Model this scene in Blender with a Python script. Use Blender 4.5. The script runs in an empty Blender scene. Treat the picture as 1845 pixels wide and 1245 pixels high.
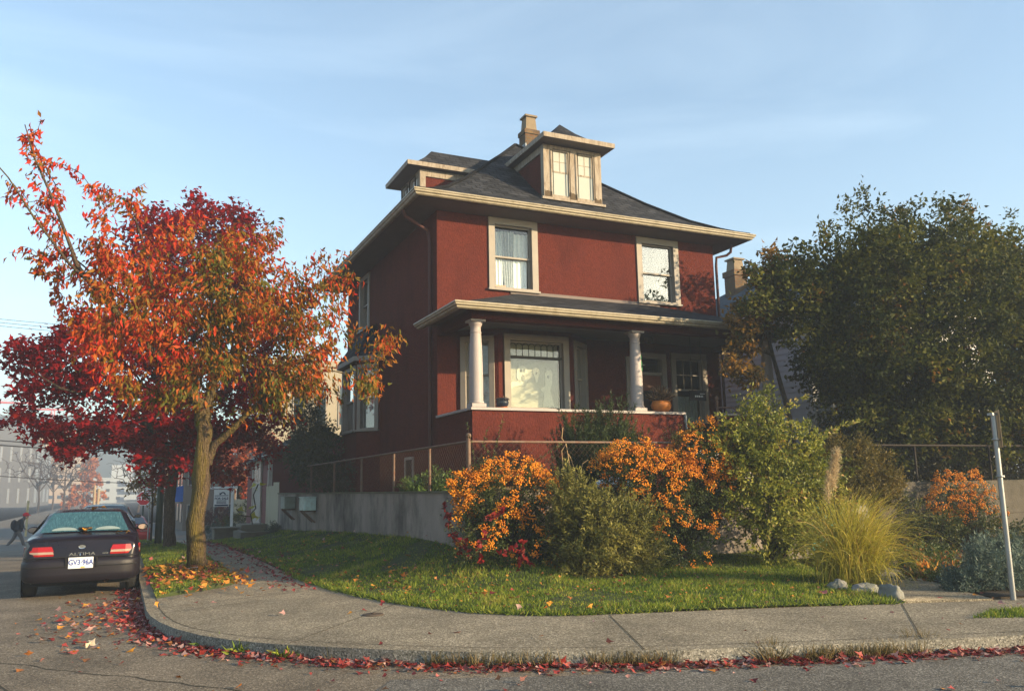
import bpy, bmesh, math, random
import numpy as np
from mathutils import Vector, Matrix, noise
random.seed(7); rng = np.random.default_rng(7)
PI = math.pi
C = bpy.context.scene.collection
scene = bpy.context.scene

# ------------------------------------------------------------------ camera geometry (solved from the house's vanishing points)
F_PX, PITCH, ROLL, YAW = 1492.95, 0.16928, -0.019217, 0.43980
CX, CY, CAM_H = 922.5, 622.5, 1.6
def cam_axes():
    p, r, y = PITCH, ROLL, YAW
    f = np.array([math.sin(y)*math.cos(p), math.cos(y)*math.cos(p), math.sin(p)])
    ri = np.array([math.cos(y), -math.sin(y), 0.0]); up = np.cross(ri, f)
    return math.cos(r)*ri+math.sin(r)*up, -math.sin(r)*ri+math.cos(r)*up, f
RI, UP, FW = cam_axes()
CAMP = np.array([0, 0, CAM_H])
def ray(px, py): return RI*(px-CX) - UP*(py-CY) + FW*F_PX
def at_y(px, py, Y):
    d = ray(px, py); return CAMP + d*Y/d[1]
def at_x(px, py, X):
    d = ray(px, py); return CAMP + d*X/d[0]
def sstep(t):
    t = min(1, max(0, t)); return t*t*(3-2*t)
def zr(Y): return -1.3*sstep((Y-20)/44.0)          # the street drops away beyond the corner
def at_g(px, py, off=0.0):
    z = off; d = ray(px, py)
    for _ in range(60):
        P = CAMP + d*(z-CAM_H)/d[2]; z = 0.5*z+0.5*(off+zr(P[1]))
    return P

# ------------------------------------------------------------------ materials
def c(r, g, b):
    f = lambda v: (v/255/12.92) if v/255 <= 0.04045 else ((v/255+0.055)/1.055)**2.4
    return (f(r), f(g), f(b), 1)
def lin(r, g, b): return (r, g, b, 1)
def newmat(name):
    m = bpy.data.materials.new(name); m.use_nodes = True
    nt = m.node_tree; nt.nodes.clear()
    out = nt.nodes.new('ShaderNodeOutputMaterial'); b = nt.nodes.new('ShaderNodeBsdfPrincipled')
    nt.links.new(b.outputs[0], out.inputs[0])
    return m, nt, b, out
def N(nt, t, **kw):
    n = nt.nodes.new(t)
    for k, v in kw.items():
        if hasattr(n, k): setattr(n, k, v)
        else: n.inputs[k].default_value = v
    return n
def ramp(nt, stops, src):
    r = nt.nodes.new('ShaderNodeValToRGB'); e = r.color_ramp.elements
    while len(e) > 1: e.remove(e[-1])
    e[0].position, e[0].color = stops[0]
    for p, col in stops[1:]:
        x = e.new(p); x.color = col
    nt.links.new(src, r.inputs[0]); return r
def mul(col, k): return (min(1, col[0]*k), min(1, col[1]*k), min(1, col[2]*k), 1)
def mat(name, col, rough=.75, var=.18, scale=3.0, bump=0.0, bscale=80, spec=.3, metal=0.0, stretch=(1, 1, 1), dirt=None, dscale=1.2, damt=.5, coat=0.0, fine=.0, fscale=300, bdist=.02):
    m, nt, b, out = newmat(name)
    tc = N(nt, 'ShaderNodeTexCoord'); mp = N(nt, 'ShaderNodeMapping'); mp.inputs['Scale'].default_value = stretch
    nt.links.new(tc.outputs['Object'], mp.inputs[0])
    n = N(nt, 'ShaderNodeTexNoise', Scale=scale, Detail=8.0, Roughness=.65); nt.links.new(mp.outputs[0], n.inputs[0])
    r = ramp(nt, [(.25, mul(col, 1-var)), (.75, mul(col, 1+var))], n.outputs[0])
    last = r.outputs[0]
    if fine:
        n4 = N(nt, 'ShaderNodeTexNoise', Scale=fscale, Detail=3.0); nt.links.new(tc.outputs['Object'], n4.inputs[0])
        r4 = ramp(nt, [(.3, (1-fine,)*3+(1,)), (.7, (1+fine,)*3+(1,))], n4.outputs[0])
        mx = N(nt, 'ShaderNodeMix', data_type='RGBA', blend_type='MULTIPLY'); mx.inputs[0].default_value = 1
        nt.links.new(last, mx.inputs[6]); nt.links.new(r4.outputs[0], mx.inputs[7]); last = mx.outputs[2]
    if dirt:
        n2 = N(nt, 'ShaderNodeTexNoise', Scale=dscale, Detail=10.0, Roughness=.7); nt.links.new(mp.outputs[0], n2.inputs[0])
        r2 = ramp(nt, [(.45, (0, 0, 0, 1)), (.68, (damt,)*3+(1,))], n2.outputs[0])
        mx = N(nt, 'ShaderNodeMix', data_type='RGBA'); nt.links.new(r2.outputs[0], mx.inputs[0])
        nt.links.new(last, mx.inputs[6]); mx.inputs[7].default_value = dirt; last = mx.outputs[2]
    nt.links.new(last, b.inputs['Base Color'])
    b.inputs['Roughness'].default_value = rough; b.inputs['Specular IOR Level'].default_value = spec
    b.inputs['Metallic'].default_value = metal; b.inputs['Coat Weight'].default_value = coat
    if bump:
        n3 = N(nt, 'ShaderNodeTexNoise', Scale=bscale, Detail=4.0); nt.links.new(mp.outputs[0], n3.inputs[0])
        bp = N(nt, 'ShaderNodeBump', Strength=bump, Distance=bdist); nt.links.new(n3.outputs[0], bp.inputs['Height']); nt.links.new(bp.outputs[0], b.inputs['Normal'])
    return m
def leafmat(name, stops, trans=.35, rough=.5, spec=.3):
    m, nt, b, out = newmat(name)
    a = N(nt, 'ShaderNodeAttribute', attribute_name='tint')
    r = ramp(nt, stops, a.outputs['Fac'])
    nt.links.new(r.outputs[0], b.inputs['Base Color']); b.inputs['Roughness'].default_value = rough; b.inputs['Specular IOR Level'].default_value = spec
    t = N(nt, 'ShaderNodeBsdfTranslucent'); nt.links.new(r.outputs[0], t.inputs[0])
    mx = N(nt, 'ShaderNodeMixShader'); mx.inputs[0].default_value = trans
    nt.links.new(b.outputs[0], mx.inputs[1]); nt.links.new(t.outputs[0], mx.inputs[2]); nt.links.new(mx.outputs[0], out.inputs[0])
    return m
def brickmat(name, c1, c2, mortar, bw=.22, bh=.075, ms=.012, rough=.9, uv=False, offs=.5, bumpk=.4, var=.25):
    m, nt, b, out = newmat(name)
    tc = N(nt, 'ShaderNodeTexCoord')
    br = N(nt, 'ShaderNodeTexBrick', offset=offs); br.inputs['Scale'].default_value = 1; br.inputs['Brick Width'].default_value = bw; br.inputs['Row Height'].default_value = bh
    br.inputs['Mortar Size'].default_value = ms; br.inputs['Color1'].default_value = c1; br.inputs['Color2'].default_value = c2; br.inputs['Mortar'].default_value = mortar
    br.inputs['Bias'].default_value = 0.0
    if uv: nt.links.new(tc.outputs['UV'], br.inputs[0])
    else:
        sx = N(nt, 'ShaderNodeSeparateXYZ'); ad = N(nt, 'ShaderNodeMath', operation='ADD'); cb = N(nt, 'ShaderNodeCombineXYZ')
        nt.links.new(tc.outputs['Object'], sx.inputs[0]); nt.links.new(sx.outputs[0], ad.inputs[0]); nt.links.new(sx.outputs[1], ad.inputs[1])
        nt.links.new(ad.outputs[0], cb.inputs[0]); nt.links.new(sx.outputs[2], cb.inputs[1]); nt.links.new(cb.outputs[0], br.inputs[0])
    n = N(nt, 'ShaderNodeTexNoise', Scale=2.5, Detail=8.0); nt.links.new(tc.outputs['Object'], n.inputs[0])
    r = ramp(nt, [(.3, (1-var,)*3+(1,)), (.7, (1+var,)*3+(1,))], n.outputs[0])
    mx = N(nt, 'ShaderNodeMix', data_type='RGBA', blend_type='MULTIPLY'); mx.inputs[0].default_value = 1
    nt.links.new(br.outputs[0], mx.inputs[6]); nt.links.new(r.outputs[0], mx.inputs[7]); nt.links.new(mx.outputs[2], b.inputs['Base Color'])
    b.inputs['Roughness'].default_value = rough; b.inputs['Specular IOR Level'].default_value = .15
    bp = N(nt, 'ShaderNodeBump', Strength=bumpk, Distance=.01, invert=True); nt.links.new(br.outputs['Fac'], bp.inputs['Height']); nt.links.new(bp.outputs[0], b.inputs['Normal'])
    return m
def glassmat(name, tint=(.9, .95, .95, 1), refl=.12, frost=None):
    m, nt, b, out = newmat(name); nt.nodes.remove(b)
    tr = N(nt, 'ShaderNodeBsdfTransparent'); tr.inputs[0].default_value = tint
    gl = N(nt, 'ShaderNodeBsdfGlossy'); gl.inputs['Roughness'].default_value = .02
    tc = N(nt, 'ShaderNodeTexCoord'); nz = N(nt, 'ShaderNodeTexNoise', Scale=2.2, Detail=2.0); nt.links.new(tc.outputs['Object'], nz.inputs[0])
    bp = N(nt, 'ShaderNodeBump', Strength=.25, Distance=.01); nt.links.new(nz.outputs[0], bp.inputs['Height']); nt.links.new(bp.outputs[0], gl.inputs['Normal'])
    lw = N(nt, 'ShaderNodeFresnel', IOR=1.5); ad = N(nt, 'ShaderNodeMath', operation='ADD', use_clamp=True); ad.inputs[1].default_value = refl
    nt.links.new(lw.outputs[0], ad.inputs[0])
    mx = N(nt, 'ShaderNodeMixShader'); nt.links.new(ad.outputs[0], mx.inputs[0]); nt.links.new(tr.outputs[0], mx.inputs[1]); nt.links.new(gl.outputs[0], mx.inputs[2])
    nt.links.new(mx.outputs[0], out.inputs[0])
    return m

# ------------------------------------------------------------------ mesh building
WORLD = {}          # world matrix of every parentable object
class MB:
    def __init__(s): s.v = []; s.f = []; s.m = []; s.uv = []; s.sm = []
    def add(s, verts, faces, mi=0, uvs=None, smooth=False):
        o = len(s.v); s.v += [tuple(map(float, p)) for p in verts]
        for k, f in enumerate(faces):
            s.f.append(tuple(i+o for i in f)); s.m.append(mi); s.uv.append(uvs[k] if uvs else None); s.sm.append(smooth)
    def box(s, x0, y0, z0, x1, y1, z1, mi=0):
        v = [(x, y, z) for z in (z0, z1) for x, y in ((x0, y0), (x1, y0), (x1, y1), (x0, y1))]
        s.add(v, [(0, 3, 2, 1), (4, 5, 6, 7), (0, 1, 5, 4), (1, 2, 6, 5), (2, 3, 7, 6), (3, 0, 4, 7)], mi)
    def fbox(s, fn, u0, u1, w0, w1, z0, z1, mi=0):
        v = [fn(u, w, z) for z in (z0, z1) for u, w in ((u0, w0), (u1, w0), (u1, w1), (u0, w1))]
        s.add(v, [(0, 3, 2, 1), (4, 5, 6, 7), (0, 1, 5, 4), (1, 2, 6, 5), (2, 3, 7, 6), (3, 0, 4, 7)], mi)
    def quad(s, a, b, c_, d, mi=0, uv=None): s.add([a, b, c_, d], [(0, 1, 2, 3)], mi, [uv] if uv else None)
    def poly(s, pts, mi=0, uv=None): s.add(pts, [tuple(range(len(pts)))], mi, [uv] if uv else None)
    def prism(s, poly, fn, w0, w1, mi=0):
        n = len(poly); v = [fn(a, w0, b) for a, b in poly]+[fn(a, w1, b) for a, b in poly]
        s.add(v, [tuple(range(n))[::-1], tuple(range(n, 2*n))]+[(i, (i+1) % n, n+(i+1) % n, n+i) for i in range(n)], mi)
    def tube(s, pts, rads, n=8, mi=0, caps=True, jitter=0.0, smooth=True):
        pts = [Vector(p) for p in pts]; k = len(pts)
        if not hasattr(rads, '__len__'): rads = [rads]*k
        ref = Vector((.31, .22, .93)); vs = []; t0 = None
        for i in range(k):
            t = (pts[min(i+1, k-1)]-pts[max(i-1, 0)])
            t = t.normalized() if t.length > 1e-9 else Vector((0, 0, 1))
            if i == 0:
                a = t.cross(ref if abs(t.dot(ref)) < .95 else Vector((1, 0, 0))).normalized()
            else:
                a = (a - t*a.dot(t)).normalized()
            b = t.cross(a)
            for j in range(n):
                th = 2*PI*j/n; r = rads[i]*(1+jitter*noise.noise(Vector((j*1.7, i*.9, rads[0]*50))))
                vs.append(pts[i]+a*(math.cos(th)*r)+b*(math.sin(th)*r))
        fs = [(i*n+j, i*n+(j+1) % n, (i+1)*n+(j+1) % n, (i+1)*n+j) for i in range(k-1) for j in range(n)]
        s.add(vs, fs, mi, smooth=smooth)
        if caps: s.add(vs[:n], [tuple(range(n))[::-1]], mi); s.add(vs[-n:], [tuple(range(n))], mi)
    def lathe(s, prof, cen, n=20, mi=0, smooth=True, ax=None):
        cx, cy, cz = cen; vs = []
        for r, z in prof:
            for j in range(n):
                a = 2*PI*j/n
                p = (r*math.cos(a), r*math.sin(a), z)
                if ax == 'x': p = (z, r*math.cos(a), r*math.sin(a))
                if ax == 'y': p = (r*math.cos(a), z, r*math.sin(a))
                vs.append((cx+p[0], cy+p[1], cz+p[2]))
        k = len(prof)
        s.add(vs, [(i*n+j, i*n+(j+1) % n, (i+1)*n+(j+1) % n, (i+1)*n+j) for i in range(k-1) for j in range(n)], mi, smooth=smooth)
        if prof[0][0] > 1e-4: s.add(vs[:n], [tuple(range(n))[::-1]], mi)
        if prof[-1][0] > 1e-4: s.add(vs[-n:], [tuple(range(n))], mi)
    def sphere(s, cen, r, mi=0, seg=10, rings=7, sq=(1, 1, 1), smooth=True):
        vs = []; fs = []
        for i in range(rings+1):
            ph = PI*i/rings
            for j in range(seg):
                th = 2*PI*j/seg; vs.append((cen[0]+sq[0]*r*math.sin(ph)*math.cos(th), cen[1]+sq[1]*r*math.sin(ph)*math.sin(th), cen[2]+sq[2]*r*math.cos(ph)))
        fs = [(i*seg+j, i*seg+(j+1) % seg, (i+1)*seg+(j+1) % seg, (i+1)*seg+j) for i in range(rings) for j in range(seg)]
        s.add(vs, fs, mi, smooth=smooth)
    def build(s, name, mats, parent=None, weld=False, bevel=0):
        me = bpy.data.meshes.new(name); me.from_pydata(s.v, [], s.f)
        if not isinstance(mats, (list, tuple)): mats = [mats]
        for m in mats: me.materials.append(m)
        me.polygons.foreach_set('material_index', s.m); me.polygons.foreach_set('use_smooth', s.sm)
        if any(u is not None for u in s.uv):
            ul = me.uv_layers.new(name='UVMap')
            for p, u in zip(me.polygons, s.uv):
                if u:
                    for li, q in zip(p.loop_indices, u): ul.data[li].uv = q
        bm = bmesh.new(); bm.from_mesh(me)
        if weld: bmesh.ops.remove_doubles(bm, verts=bm.verts, dist=.0005)
        bmesh.ops.recalc_face_normals(bm, faces=bm.faces)
        bm.to_mesh(me); bm.free()
        o = link(name, me, parent)
        if bevel:
            md = o.modifiers.new('bevel', 'BEVEL'); md.width = bevel; md.segments = 2; md.limit_method = 'ANGLE'
        return o
def link(name, data, parent=None):
    o = bpy.data.objects.new(name, data); C.objects.link(o)
    if parent is not None:
        o.parent = parent; o.matrix_parent_inverse = WORLD[parent].inverted()
    WORLD[o] = Matrix.Identity(4)
    return o
def thing(name, label, cat, loc=(0, 0, 0), group=None):
    o = bpy.data.objects.new(name, None); C.objects.link(o); o.location = loc; o.empty_display_size = .2
    WORLD[o] = Matrix.Translation(Vector(loc)); return tag(o, label, cat, group)
def tag(o, label, cat, group=None, kind=None):
    o['label'] = label; o['category'] = cat
    if group: o['group'] = group
    if kind: o['kind'] = kind
    return o
def struct(o, label=None, kind='structure'):
    o['kind'] = kind
    if label: o['label'] = label
    return o
def copy_thing(root, loc, label, rz=0.0):
    def cp(o, parent):
        n = o.copy(); C.objects.link(n)
        if parent is not None: n.parent = parent
        for ch in o.children: cp(ch, n)
        return n
    n = cp(root, None); n.location = loc; n.rotation_euler = (0, 0, rz); n['label'] = label; return n
def text_mesh(body, size, fn, name, material, parent, depth=.002, bold=0.0, align='CENTER', sx=1.0):
    cu = bpy.data.curves.new(name, 'FONT'); cu.body = body; cu.size = size; cu.align_x = align; cu.align_y = 'CENTER'; cu.offset = bold; cu.resolution_u = 3
    to = bpy.data.objects.new(name, cu); C.objects.link(to)
    dg = bpy.context.evaluated_depsgraph_get(); dg.update()
    me = bpy.data.meshes.new_from_object(to.evaluated_get(dg)); C.objects.unlink(to); bpy.data.objects.remove(to)
    for v in me.vertices: v.co = Vector(fn(v.co.x*sx, v.co.y))
    me.materials.clear(); me.materials.append(material)
    return link(name, me, parent)

# ------------------------------------------------------------------ foliage
LEAF_V = np.array([[0, 0, 0], [.42, -.5, .12], [.5, 0, -.02], [.42, .5, .12], [1, 0, -.18]])
LEAF_F = np.array([[0, 1, 2], [1, 4, 2], [0, 2, 3], [2, 4, 3]])
MAPLE_V = np.array([[0, 0, 0], [.3, -.62, .1], [.55, -.2, 0], [1, 0, -.12], [.55, .2, 0], [.3, .62, .1], [.18, 0, -.03]])
MAPLE_F = np.array([[0, 1, 6], [1, 2, 6], [2, 3, 6], [3, 4, 6], [4, 5, 6], [5, 0, 6]])
BLADE_V = np.array([[0, -.5, 0], [0, .5, 0], [.55, .35, .06], [.55, -.35, .06], [1, 0, .28]])
BLADE_F = np.array([[0, 1, 2], [0, 2, 3], [3, 2, 4]])
def unit(a): return a/np.maximum(1e-9, np.linalg.norm(a, axis=-1, keepdims=True))
def leaves(name, base, dr, nm, ln, wd, tint, material, parent=None, V=LEAF_V, Fc=LEAF_F):
    n = len(base); d = unit(dr); s = unit(np.cross(nm, d)); u = np.cross(d, s)
    ln = np.broadcast_to(ln, (n,)); wd = np.broadcast_to(wd, (n,))
    P = base[:, None, :] + d[:, None, :]*(V[None, :, 0]*ln[:, None])[..., None] + s[:, None, :]*(V[None, :, 1]*wd[:, None])[..., None] + u[:, None, :]*(V[None, :, 2]*ln[:, None])[..., None]
    k = len(V); faces = (Fc[None]+(np.arange(n)*k)[:, None, None]).reshape(-1)
    return rawmesh(name, P.reshape(-1, 3), faces, 3, np.repeat(np.broadcast_to(tint, (n,)), k), material, parent)
def rawmesh(name, verts, loops, fs, tint, material, parent=None, smooth=False):
    me = bpy.data.meshes.new(name); nv = len(verts); nf = len(loops)//fs
    me.vertices.add(nv); me.vertices.foreach_set('co', np.ascontiguousarray(verts, dtype=np.float32).reshape(-1))
    me.loops.add(len(loops)); me.loops.foreach_set('vertex_index', np.ascontiguousarray(loops, dtype=np.int32))
    me.polygons.add(nf); me.polygons.foreach_set('loop_start', np.arange(nf, dtype=np.int32)*fs)
    if smooth: me.polygons.foreach_set('use_smooth', np.ones(nf, dtype=bool))
    if tint is not None:
        a = me.attributes.new('tint', 'FLOAT', 'POINT'); a.data.foreach_set('value', np.ascontiguousarray(tint, dtype=np.float32))
    me.materials.append(material); me.update(calc_edges=True); me.validate()
    return link(name, me, parent)
def rdir(n): return unit(rng.normal(size=(n, 3)))
def twigs(cen, tdir, L, n, jit, droop=.0, spread=1.0, hang=0.0):
    """leaves along a twig through each centre: returns base, direction, normal and the twig's number"""
    k = len(cen); t = rng.uniform(-.5, .5, size=(k, n)); Lk = np.broadcast_to(L, (k,))
    b = cen[:, None]+tdir[:, None]*(t*Lk[:, None])[..., None]; b[..., 2] -= droop*((t+.5)**2)*Lk[:, None]
    b = b+rng.normal(size=(k, n, 3))*jit
    d = unit(tdir[:, None]*.8+rng.normal(size=(k, n, 3))*spread+np.array([0, 0, -hang]))
    return b.reshape(-1, 3), d.reshape(-1, 3), rdir(k*n), np.repeat(np.arange(k), n)
def blob_points(ells, k, inner=.35, lump=.28, f=1.3, seed=0.0):
    """points in the outer shell of a union of ellipsoids, with lumps; returns points and outward directions"""
    w = np.array([(e[3]*e[4]*e[5])**(2/3) for e in ells]); w = w/w.sum(); pts = []; outs = []
    while len(pts) < k:
        e = ells[rng.choice(len(ells), p=w)]; d = rdir(1)[0]
        r = inner+(1-inner)*rng.random()**.45
        r *= 1+lump*noise.noise(Vector(tuple(d*f*2+seed+e[0])))*1.6
        p = np.array(e[:3])+d*r*np.array(e[3:6])
        deep = False
        for g in ells:
            if g is not e and np.sum(((p-np.array(g[:3]))/np.array(g[3:6]))**2) < inner*.8: deep = True
        if deep: continue
        pts.append(p); outs.append(d)
    return np.array(pts), np.array(outs)
def grow(sk, par, targets, origin, seg=.45, wob=.06, tip=.005, bias=.35):
    """branches from a starting skeleton to every target, each from the nearest branch; returns nodes, parents, radii"""
    nodes = [np.array(p, float) for p in sk]; par = list(par); depth = [0.0]*len(nodes)
    for i, p in enumerate(par):
        if p >= 0: depth[i] = depth[p]+np.linalg.norm(nodes[i]-nodes[p])
    order = np.argsort(np.linalg.norm(targets-np.array(origin), axis=1)); tips = []
    for ti in order:
        T = targets[ti]; A = np.array(nodes); dist = np.linalg.norm(A-T, axis=1)
        cost = dist+bias*.4*np.array(depth)+np.where(A[:, 2] > T[2]+.3, .25, 0); i = int(np.argmin(cost))
        n = max(1, int(math.ceil(dist[i]/seg))); p0 = nodes[i]; prev = i
        off = rng.normal(size=3)*wob*dist[i]
        for k in range(1, n+1):
            t = k/n; q = p0+(T-p0)*t+off*math.sin(PI*t)+np.array([0, 0, .12*dist[i]*math.sin(PI*t)])
            nodes.append(q); par.append(prev); depth.append(depth[prev]+dist[i]/n); prev = len(nodes)-1
        tips.append(prev)
    R = np.zeros(len(nodes)); 
    for i in tips: R[i] += tip**2.3
    for i in range(len(nodes)-1, -1, -1):
        R[i] = max(R[i], tip**2.3)
        if par[i] >= 0: R[par[i]] += R[i]
    return nodes, par, R**(1/2.3), tips
def branch_mesh(mb, nodes, par, R, start, rmax=None, n=6, mi=0):
    for i in range(start, len(nodes)):
        p = par[i]
        r0 = R[p]; r1 = R[i]
        r0 = min(r0, r1*1.6)
        if rmax: r0 = min(r0, rmax); r1 = min(r1, rmax)
        mb.tube([nodes[p], nodes[i]], [r0, r1], n if r0 > .012 else 4, mi, caps=False)
HAZE_D, SUN_E, SKY_S, EXPO = 0.0022, 5.0, 0.108, 1.60
# ------------------------------------------------------------------ palette
M_STUCCO = mat('red_stucco', lin(.094, .0212, .0142), .95, .26, .8, .9, 30, .06, stretch=(1, 1, .5), dirt=lin(.052, .0125, .0095), dscale=.8, damt=.85, fine=.32, fscale=36)
M_TRIM = mat('weathered_white_paint', lin(.27, .24, .205), .6, .08, 5, .12, 40, .3, dirt=lin(.30, .26, .21), dscale=4, damt=.5)
M_PEEL = mat('peeling_paint', lin(.30, .255, .20), .7, .1, 6, .3, 60, .25, stretch=(3, 3, .6), dirt=lin(.12, .075, .04), dscale=5, damt=.8)
M_BARE = mat('bare_wet_wood', lin(.075, .05, .025), .8, .3, 8, .3, 40)
M_GUTTER = mat('cream_gutter_paint', lin(.31, .265, .185), .45, .06, 3, .05, 40, .35, dirt=lin(.16, .13, .07), dscale=5, damt=.75, stretch=(1, 1, .4))
M_SOFFIT = mat('taupe_soffit', lin(.16, .13, .115), .8, .12, 3, .1, 30)
M_SHINGLE = brickmat('asphalt_shingle', lin(.034, .035, .040), lin(.016, .017, .020), lin(.006, .006, .007), .34, .19, .016, .93, uv=True, bumpk=1.0, var=.5)
M_SHINGLEB = brickmat('blue_grey_shingle', lin(.075, .09, .105), lin(.055, .068, .08), lin(.03, .035, .04), .32, .145, .010, .93, uv=True, bumpk=.6)
M_BRICK = brickmat('old_chimney_brick', lin(.14, .088, .040), lin(.105, .050, .030), lin(.10, .085, .06), .21, .105, .014, .9)
M_MOSSBRICK = M_BRICK
M_POT = mat('stained_cement', lin(.22, .17, .11), .85, .25, 5, .3, 60, dirt=lin(.10, .07, .04), dscale=5, damt=.7)
M_COL = mat('column_paint', lin(.33, .29, .28), .55, .05, 4, .08, 30, .3, dirt=lin(.35, .3, .27), dscale=6, damt=.4)
M_CREAM = mat('cream_sheet', lin(.40, .375, .265), .8, .04, 2, 0)
M_WBLIND = mat('white_blind', lin(.36, .38, .35), .8, .04, 2, 0)
M_GHOST = mat('white_paper', lin(.62, .58, .42), .8, .02, 3)
M_GREYP = mat('ghost_face_grey', lin(.26, .25, .18), .8, .05, 3)
M_LACE = mat('white_lace', lin(.85, .86, .82), .85, .10, 14, .2, 60)
M_LACED = mat('grey_lace', lin(.55, .56, .54), .85, .3, 18, .2, 60)
M_DARK = mat('dark_interior', lin(.012, .011, .010), .9, .2, 2)
M_ROOMDIM = mat('dim_room', lin(.05, .035, .022), .9, .4, 1.5)
M_GLASS = glassmat('window_glass', (.88, .92, .90, 1), .05)
M_GLASSR = glassmat('reflective_window_glass', (.80, .84, .82, 1), .22)
M_GLASSD = glassmat('shaded_window_glass', (.7, .75, .72, 1), -.03)
M_DOOR = mat('varnished_door', lin(.20, .065, .025), .4, .25, 3, .05, 40, .4, stretch=(6, 6, .5))
M_CEIL = mat('porch_ceiling_paint', lin(.17, .165, .155), .8, .08, 2)
M_LEAD = mat('lead_came', lin(.05, .045, .035), .6, .1, 3)
M_PIPE = mat('red_brown_pipe', lin(.06, .014, .010), .6, .2, 5)
M_DKPIPE = mat('dark_pipe', lin(.035, .016, .016), .6, .2, 5)
M_CONC = mat('concrete', lin(.30, .28, .25), .9, .15, 2, .25, 60, .2, fine=.12)
M_GREENPL = mat('green_number_plate', lin(.05, .30, .10), .5, .1, 9)
M_PALEGR = mat('pale_green_paint', lin(.35, .62, .38), .5, .05, 9)
M_BLACK = mat('black_paint', lin(.012, .012, .012), .5, .2, 5)
M_WHITE = mat('white_paint', lin(.75, .75, .73), .5, .05, 5)
M_FLASH = mat('blue_grey_flashing', lin(.22, .25, .28), .5, .1, 5)

# ------------------------------------------------------------------ helpers for walls, windows and roofs
def wall(mb, fn, u0, u1, z0, z1, holes=(), thick=.2, mi=0):
    us = sorted({u0, u1, *[h[0] for h in holes], *[h[1] for h in holes]}); zs = sorted({z0, z1, *[h[2] for h in holes], *[h[3] for h in holes]})
    for a, b in zip(us, us[1:]):
        for q, w in zip(zs, zs[1:]):
            m, n = (a+b)/2, (q+w)/2
            if any(h[0] < m < h[1] and h[2] < n < h[3] for h in holes): continue
            mb.quad(fn(a, 0, q), fn(b, 0, q), fn(b, 0, w), fn(a, 0, w), mi)
    for a, b, q, w in holes:
        for p, r in (((a, q), (b, q)), ((b, q), (b, w)), ((b, w), (a, w)), ((a, w), (a, q))):
            mb.quad(fn(p[0], 0, p[1]), fn(r[0], 0, r[1]), fn(r[0], thick, r[1]), fn(p[0], thick, p[1]), mi+1)
def window(parent, fn, u0, u1, z0, z1, trim=.15, sashes=2, split=.5, cover=None, glass=None, grid=None, name='window', tm=None, sill=.05, label=None, sub=True, back=.3):
    """trim boards round an opening, sashes, panes and whatever hangs behind them. fn(u, w, z): w runs into the wall"""
    tm = tm or M_TRIM; glass = glass or M_GLASS; t = MB()
    t.fbox(fn, u0-trim, u0, -.045, -.002, z0-.02, z1+trim); t.fbox(fn, u1, u1+trim, -.045, -.002, z0-.02, z1+trim)
    t.fbox(fn, u0, u1, -.042, -.002, z1, z1+trim)
    if sill: t.fbox(fn, u0-trim-.03, u1+trim+.03, -.09, -.002, z0-.02-sill, z0-.02)
    if sill: t.fbox(fn, u0+.002, u1-.002, -.06, .10, z0-.018, z0+.02)
    fr = MB(); f = .05; zm = z0+(z1-z0)*split
    rng_ = [(z0, z1, .07)] if sashes == 1 else [(z0, zm+.02, .11), (zm-.02, z1, .06)]
    panes = MB()
    for q, r, w in rng_:
        fr.fbox(fn, u0+.001, u0+f, w, w+.045, q, r); fr.fbox(fn, u1-f, u1-.001, w, w+.045, q, r)
        fr.fbox(fn, u0+f, u1-f, w+.001, w+.044, q, q+f*.9); fr.fbox(fn, u0+f, u1-f, w+.001, w+.044, r-f*.8, r-.001)
        panes.quad(fn(u0+f, w+.022, q+f*.9), fn(u1-f, w+.022, q+f*.9), fn(u1-f, w+.022, r-f*.8), fn(u0+f, w+.022, r-f*.8))
    if grid:            # (columns, rows) of panes in the upper sash
        q, r, w = rng_[-1]
        for i in range(1, grid[0]):
            u = u0+f+(u1-u0-2*f)*i/grid[0]; fr.fbox(fn, u-.011, u+.011, w+.006, w+.038, q+.04, r-.03)
        for i in range(1, grid[1]):
            z = q+(r-q)*i/grid[1]; fr.fbox(fn, u0+f, u1-f, w+.008, w+.036, z-.011, z+.011)
    if not sub:
        o = len(t.v)
        for mb2, k in ((fr, 1), (panes, 2)): t.add(mb2.v, mb2.f, k)
        if cover: t.quad(fn(u0, back, z0), fn(u1, back, z0), fn(u1, back, z1), fn(u0, back, z1), 3)
        win = t.build(name, [tm, tm, glass, cover or M_DARK], parent)
        if label: win['label'] = label
        return win
    win = t.build(name, tm, parent)
    if label: win['label'] = label
    fr.build('sash', tm, win); panes.build('pane', glass, win)
    if cover:
        cv = MB(); cv.quad(fn(u0-.05, back, z0-.05), fn(u1+.05, back, z0-.05), fn(u1+.05, back, z1+.05), fn(u0-.05, back, z1+.05)); cv.build('backing', cover, win)
    return win
def drape(fn, u0, u1, z0, z1, w, folds, amp, gather=0.0, nu=60, nz=14, pinch=None):
    mb = MB(); vs = []
    for j in range(nz+1):
        t = j/nz; z = z0+(z1-z0)*t
        for i in range(nu+1):
            s = i/nu; u = u0+(u1-u0)*s
            if pinch: u = u+(pinch-u)*gather*(1-t)**1.3
            vs.append(fn(u, w+amp*math.sin(folds*2*PI*s+.6*math.sin(3*t))*(.6+.4*t)+.01*math.sin(7*s), z))
    fs = [(j*(nu+1)+i, j*(nu+1)+i+1, (j+1)*(nu+1)+i+1, (j+1)*(nu+1)+i) for j in range(nz) for i in range(nu)]
    mb.add(vs, fs, 0, smooth=True); return mb
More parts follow.
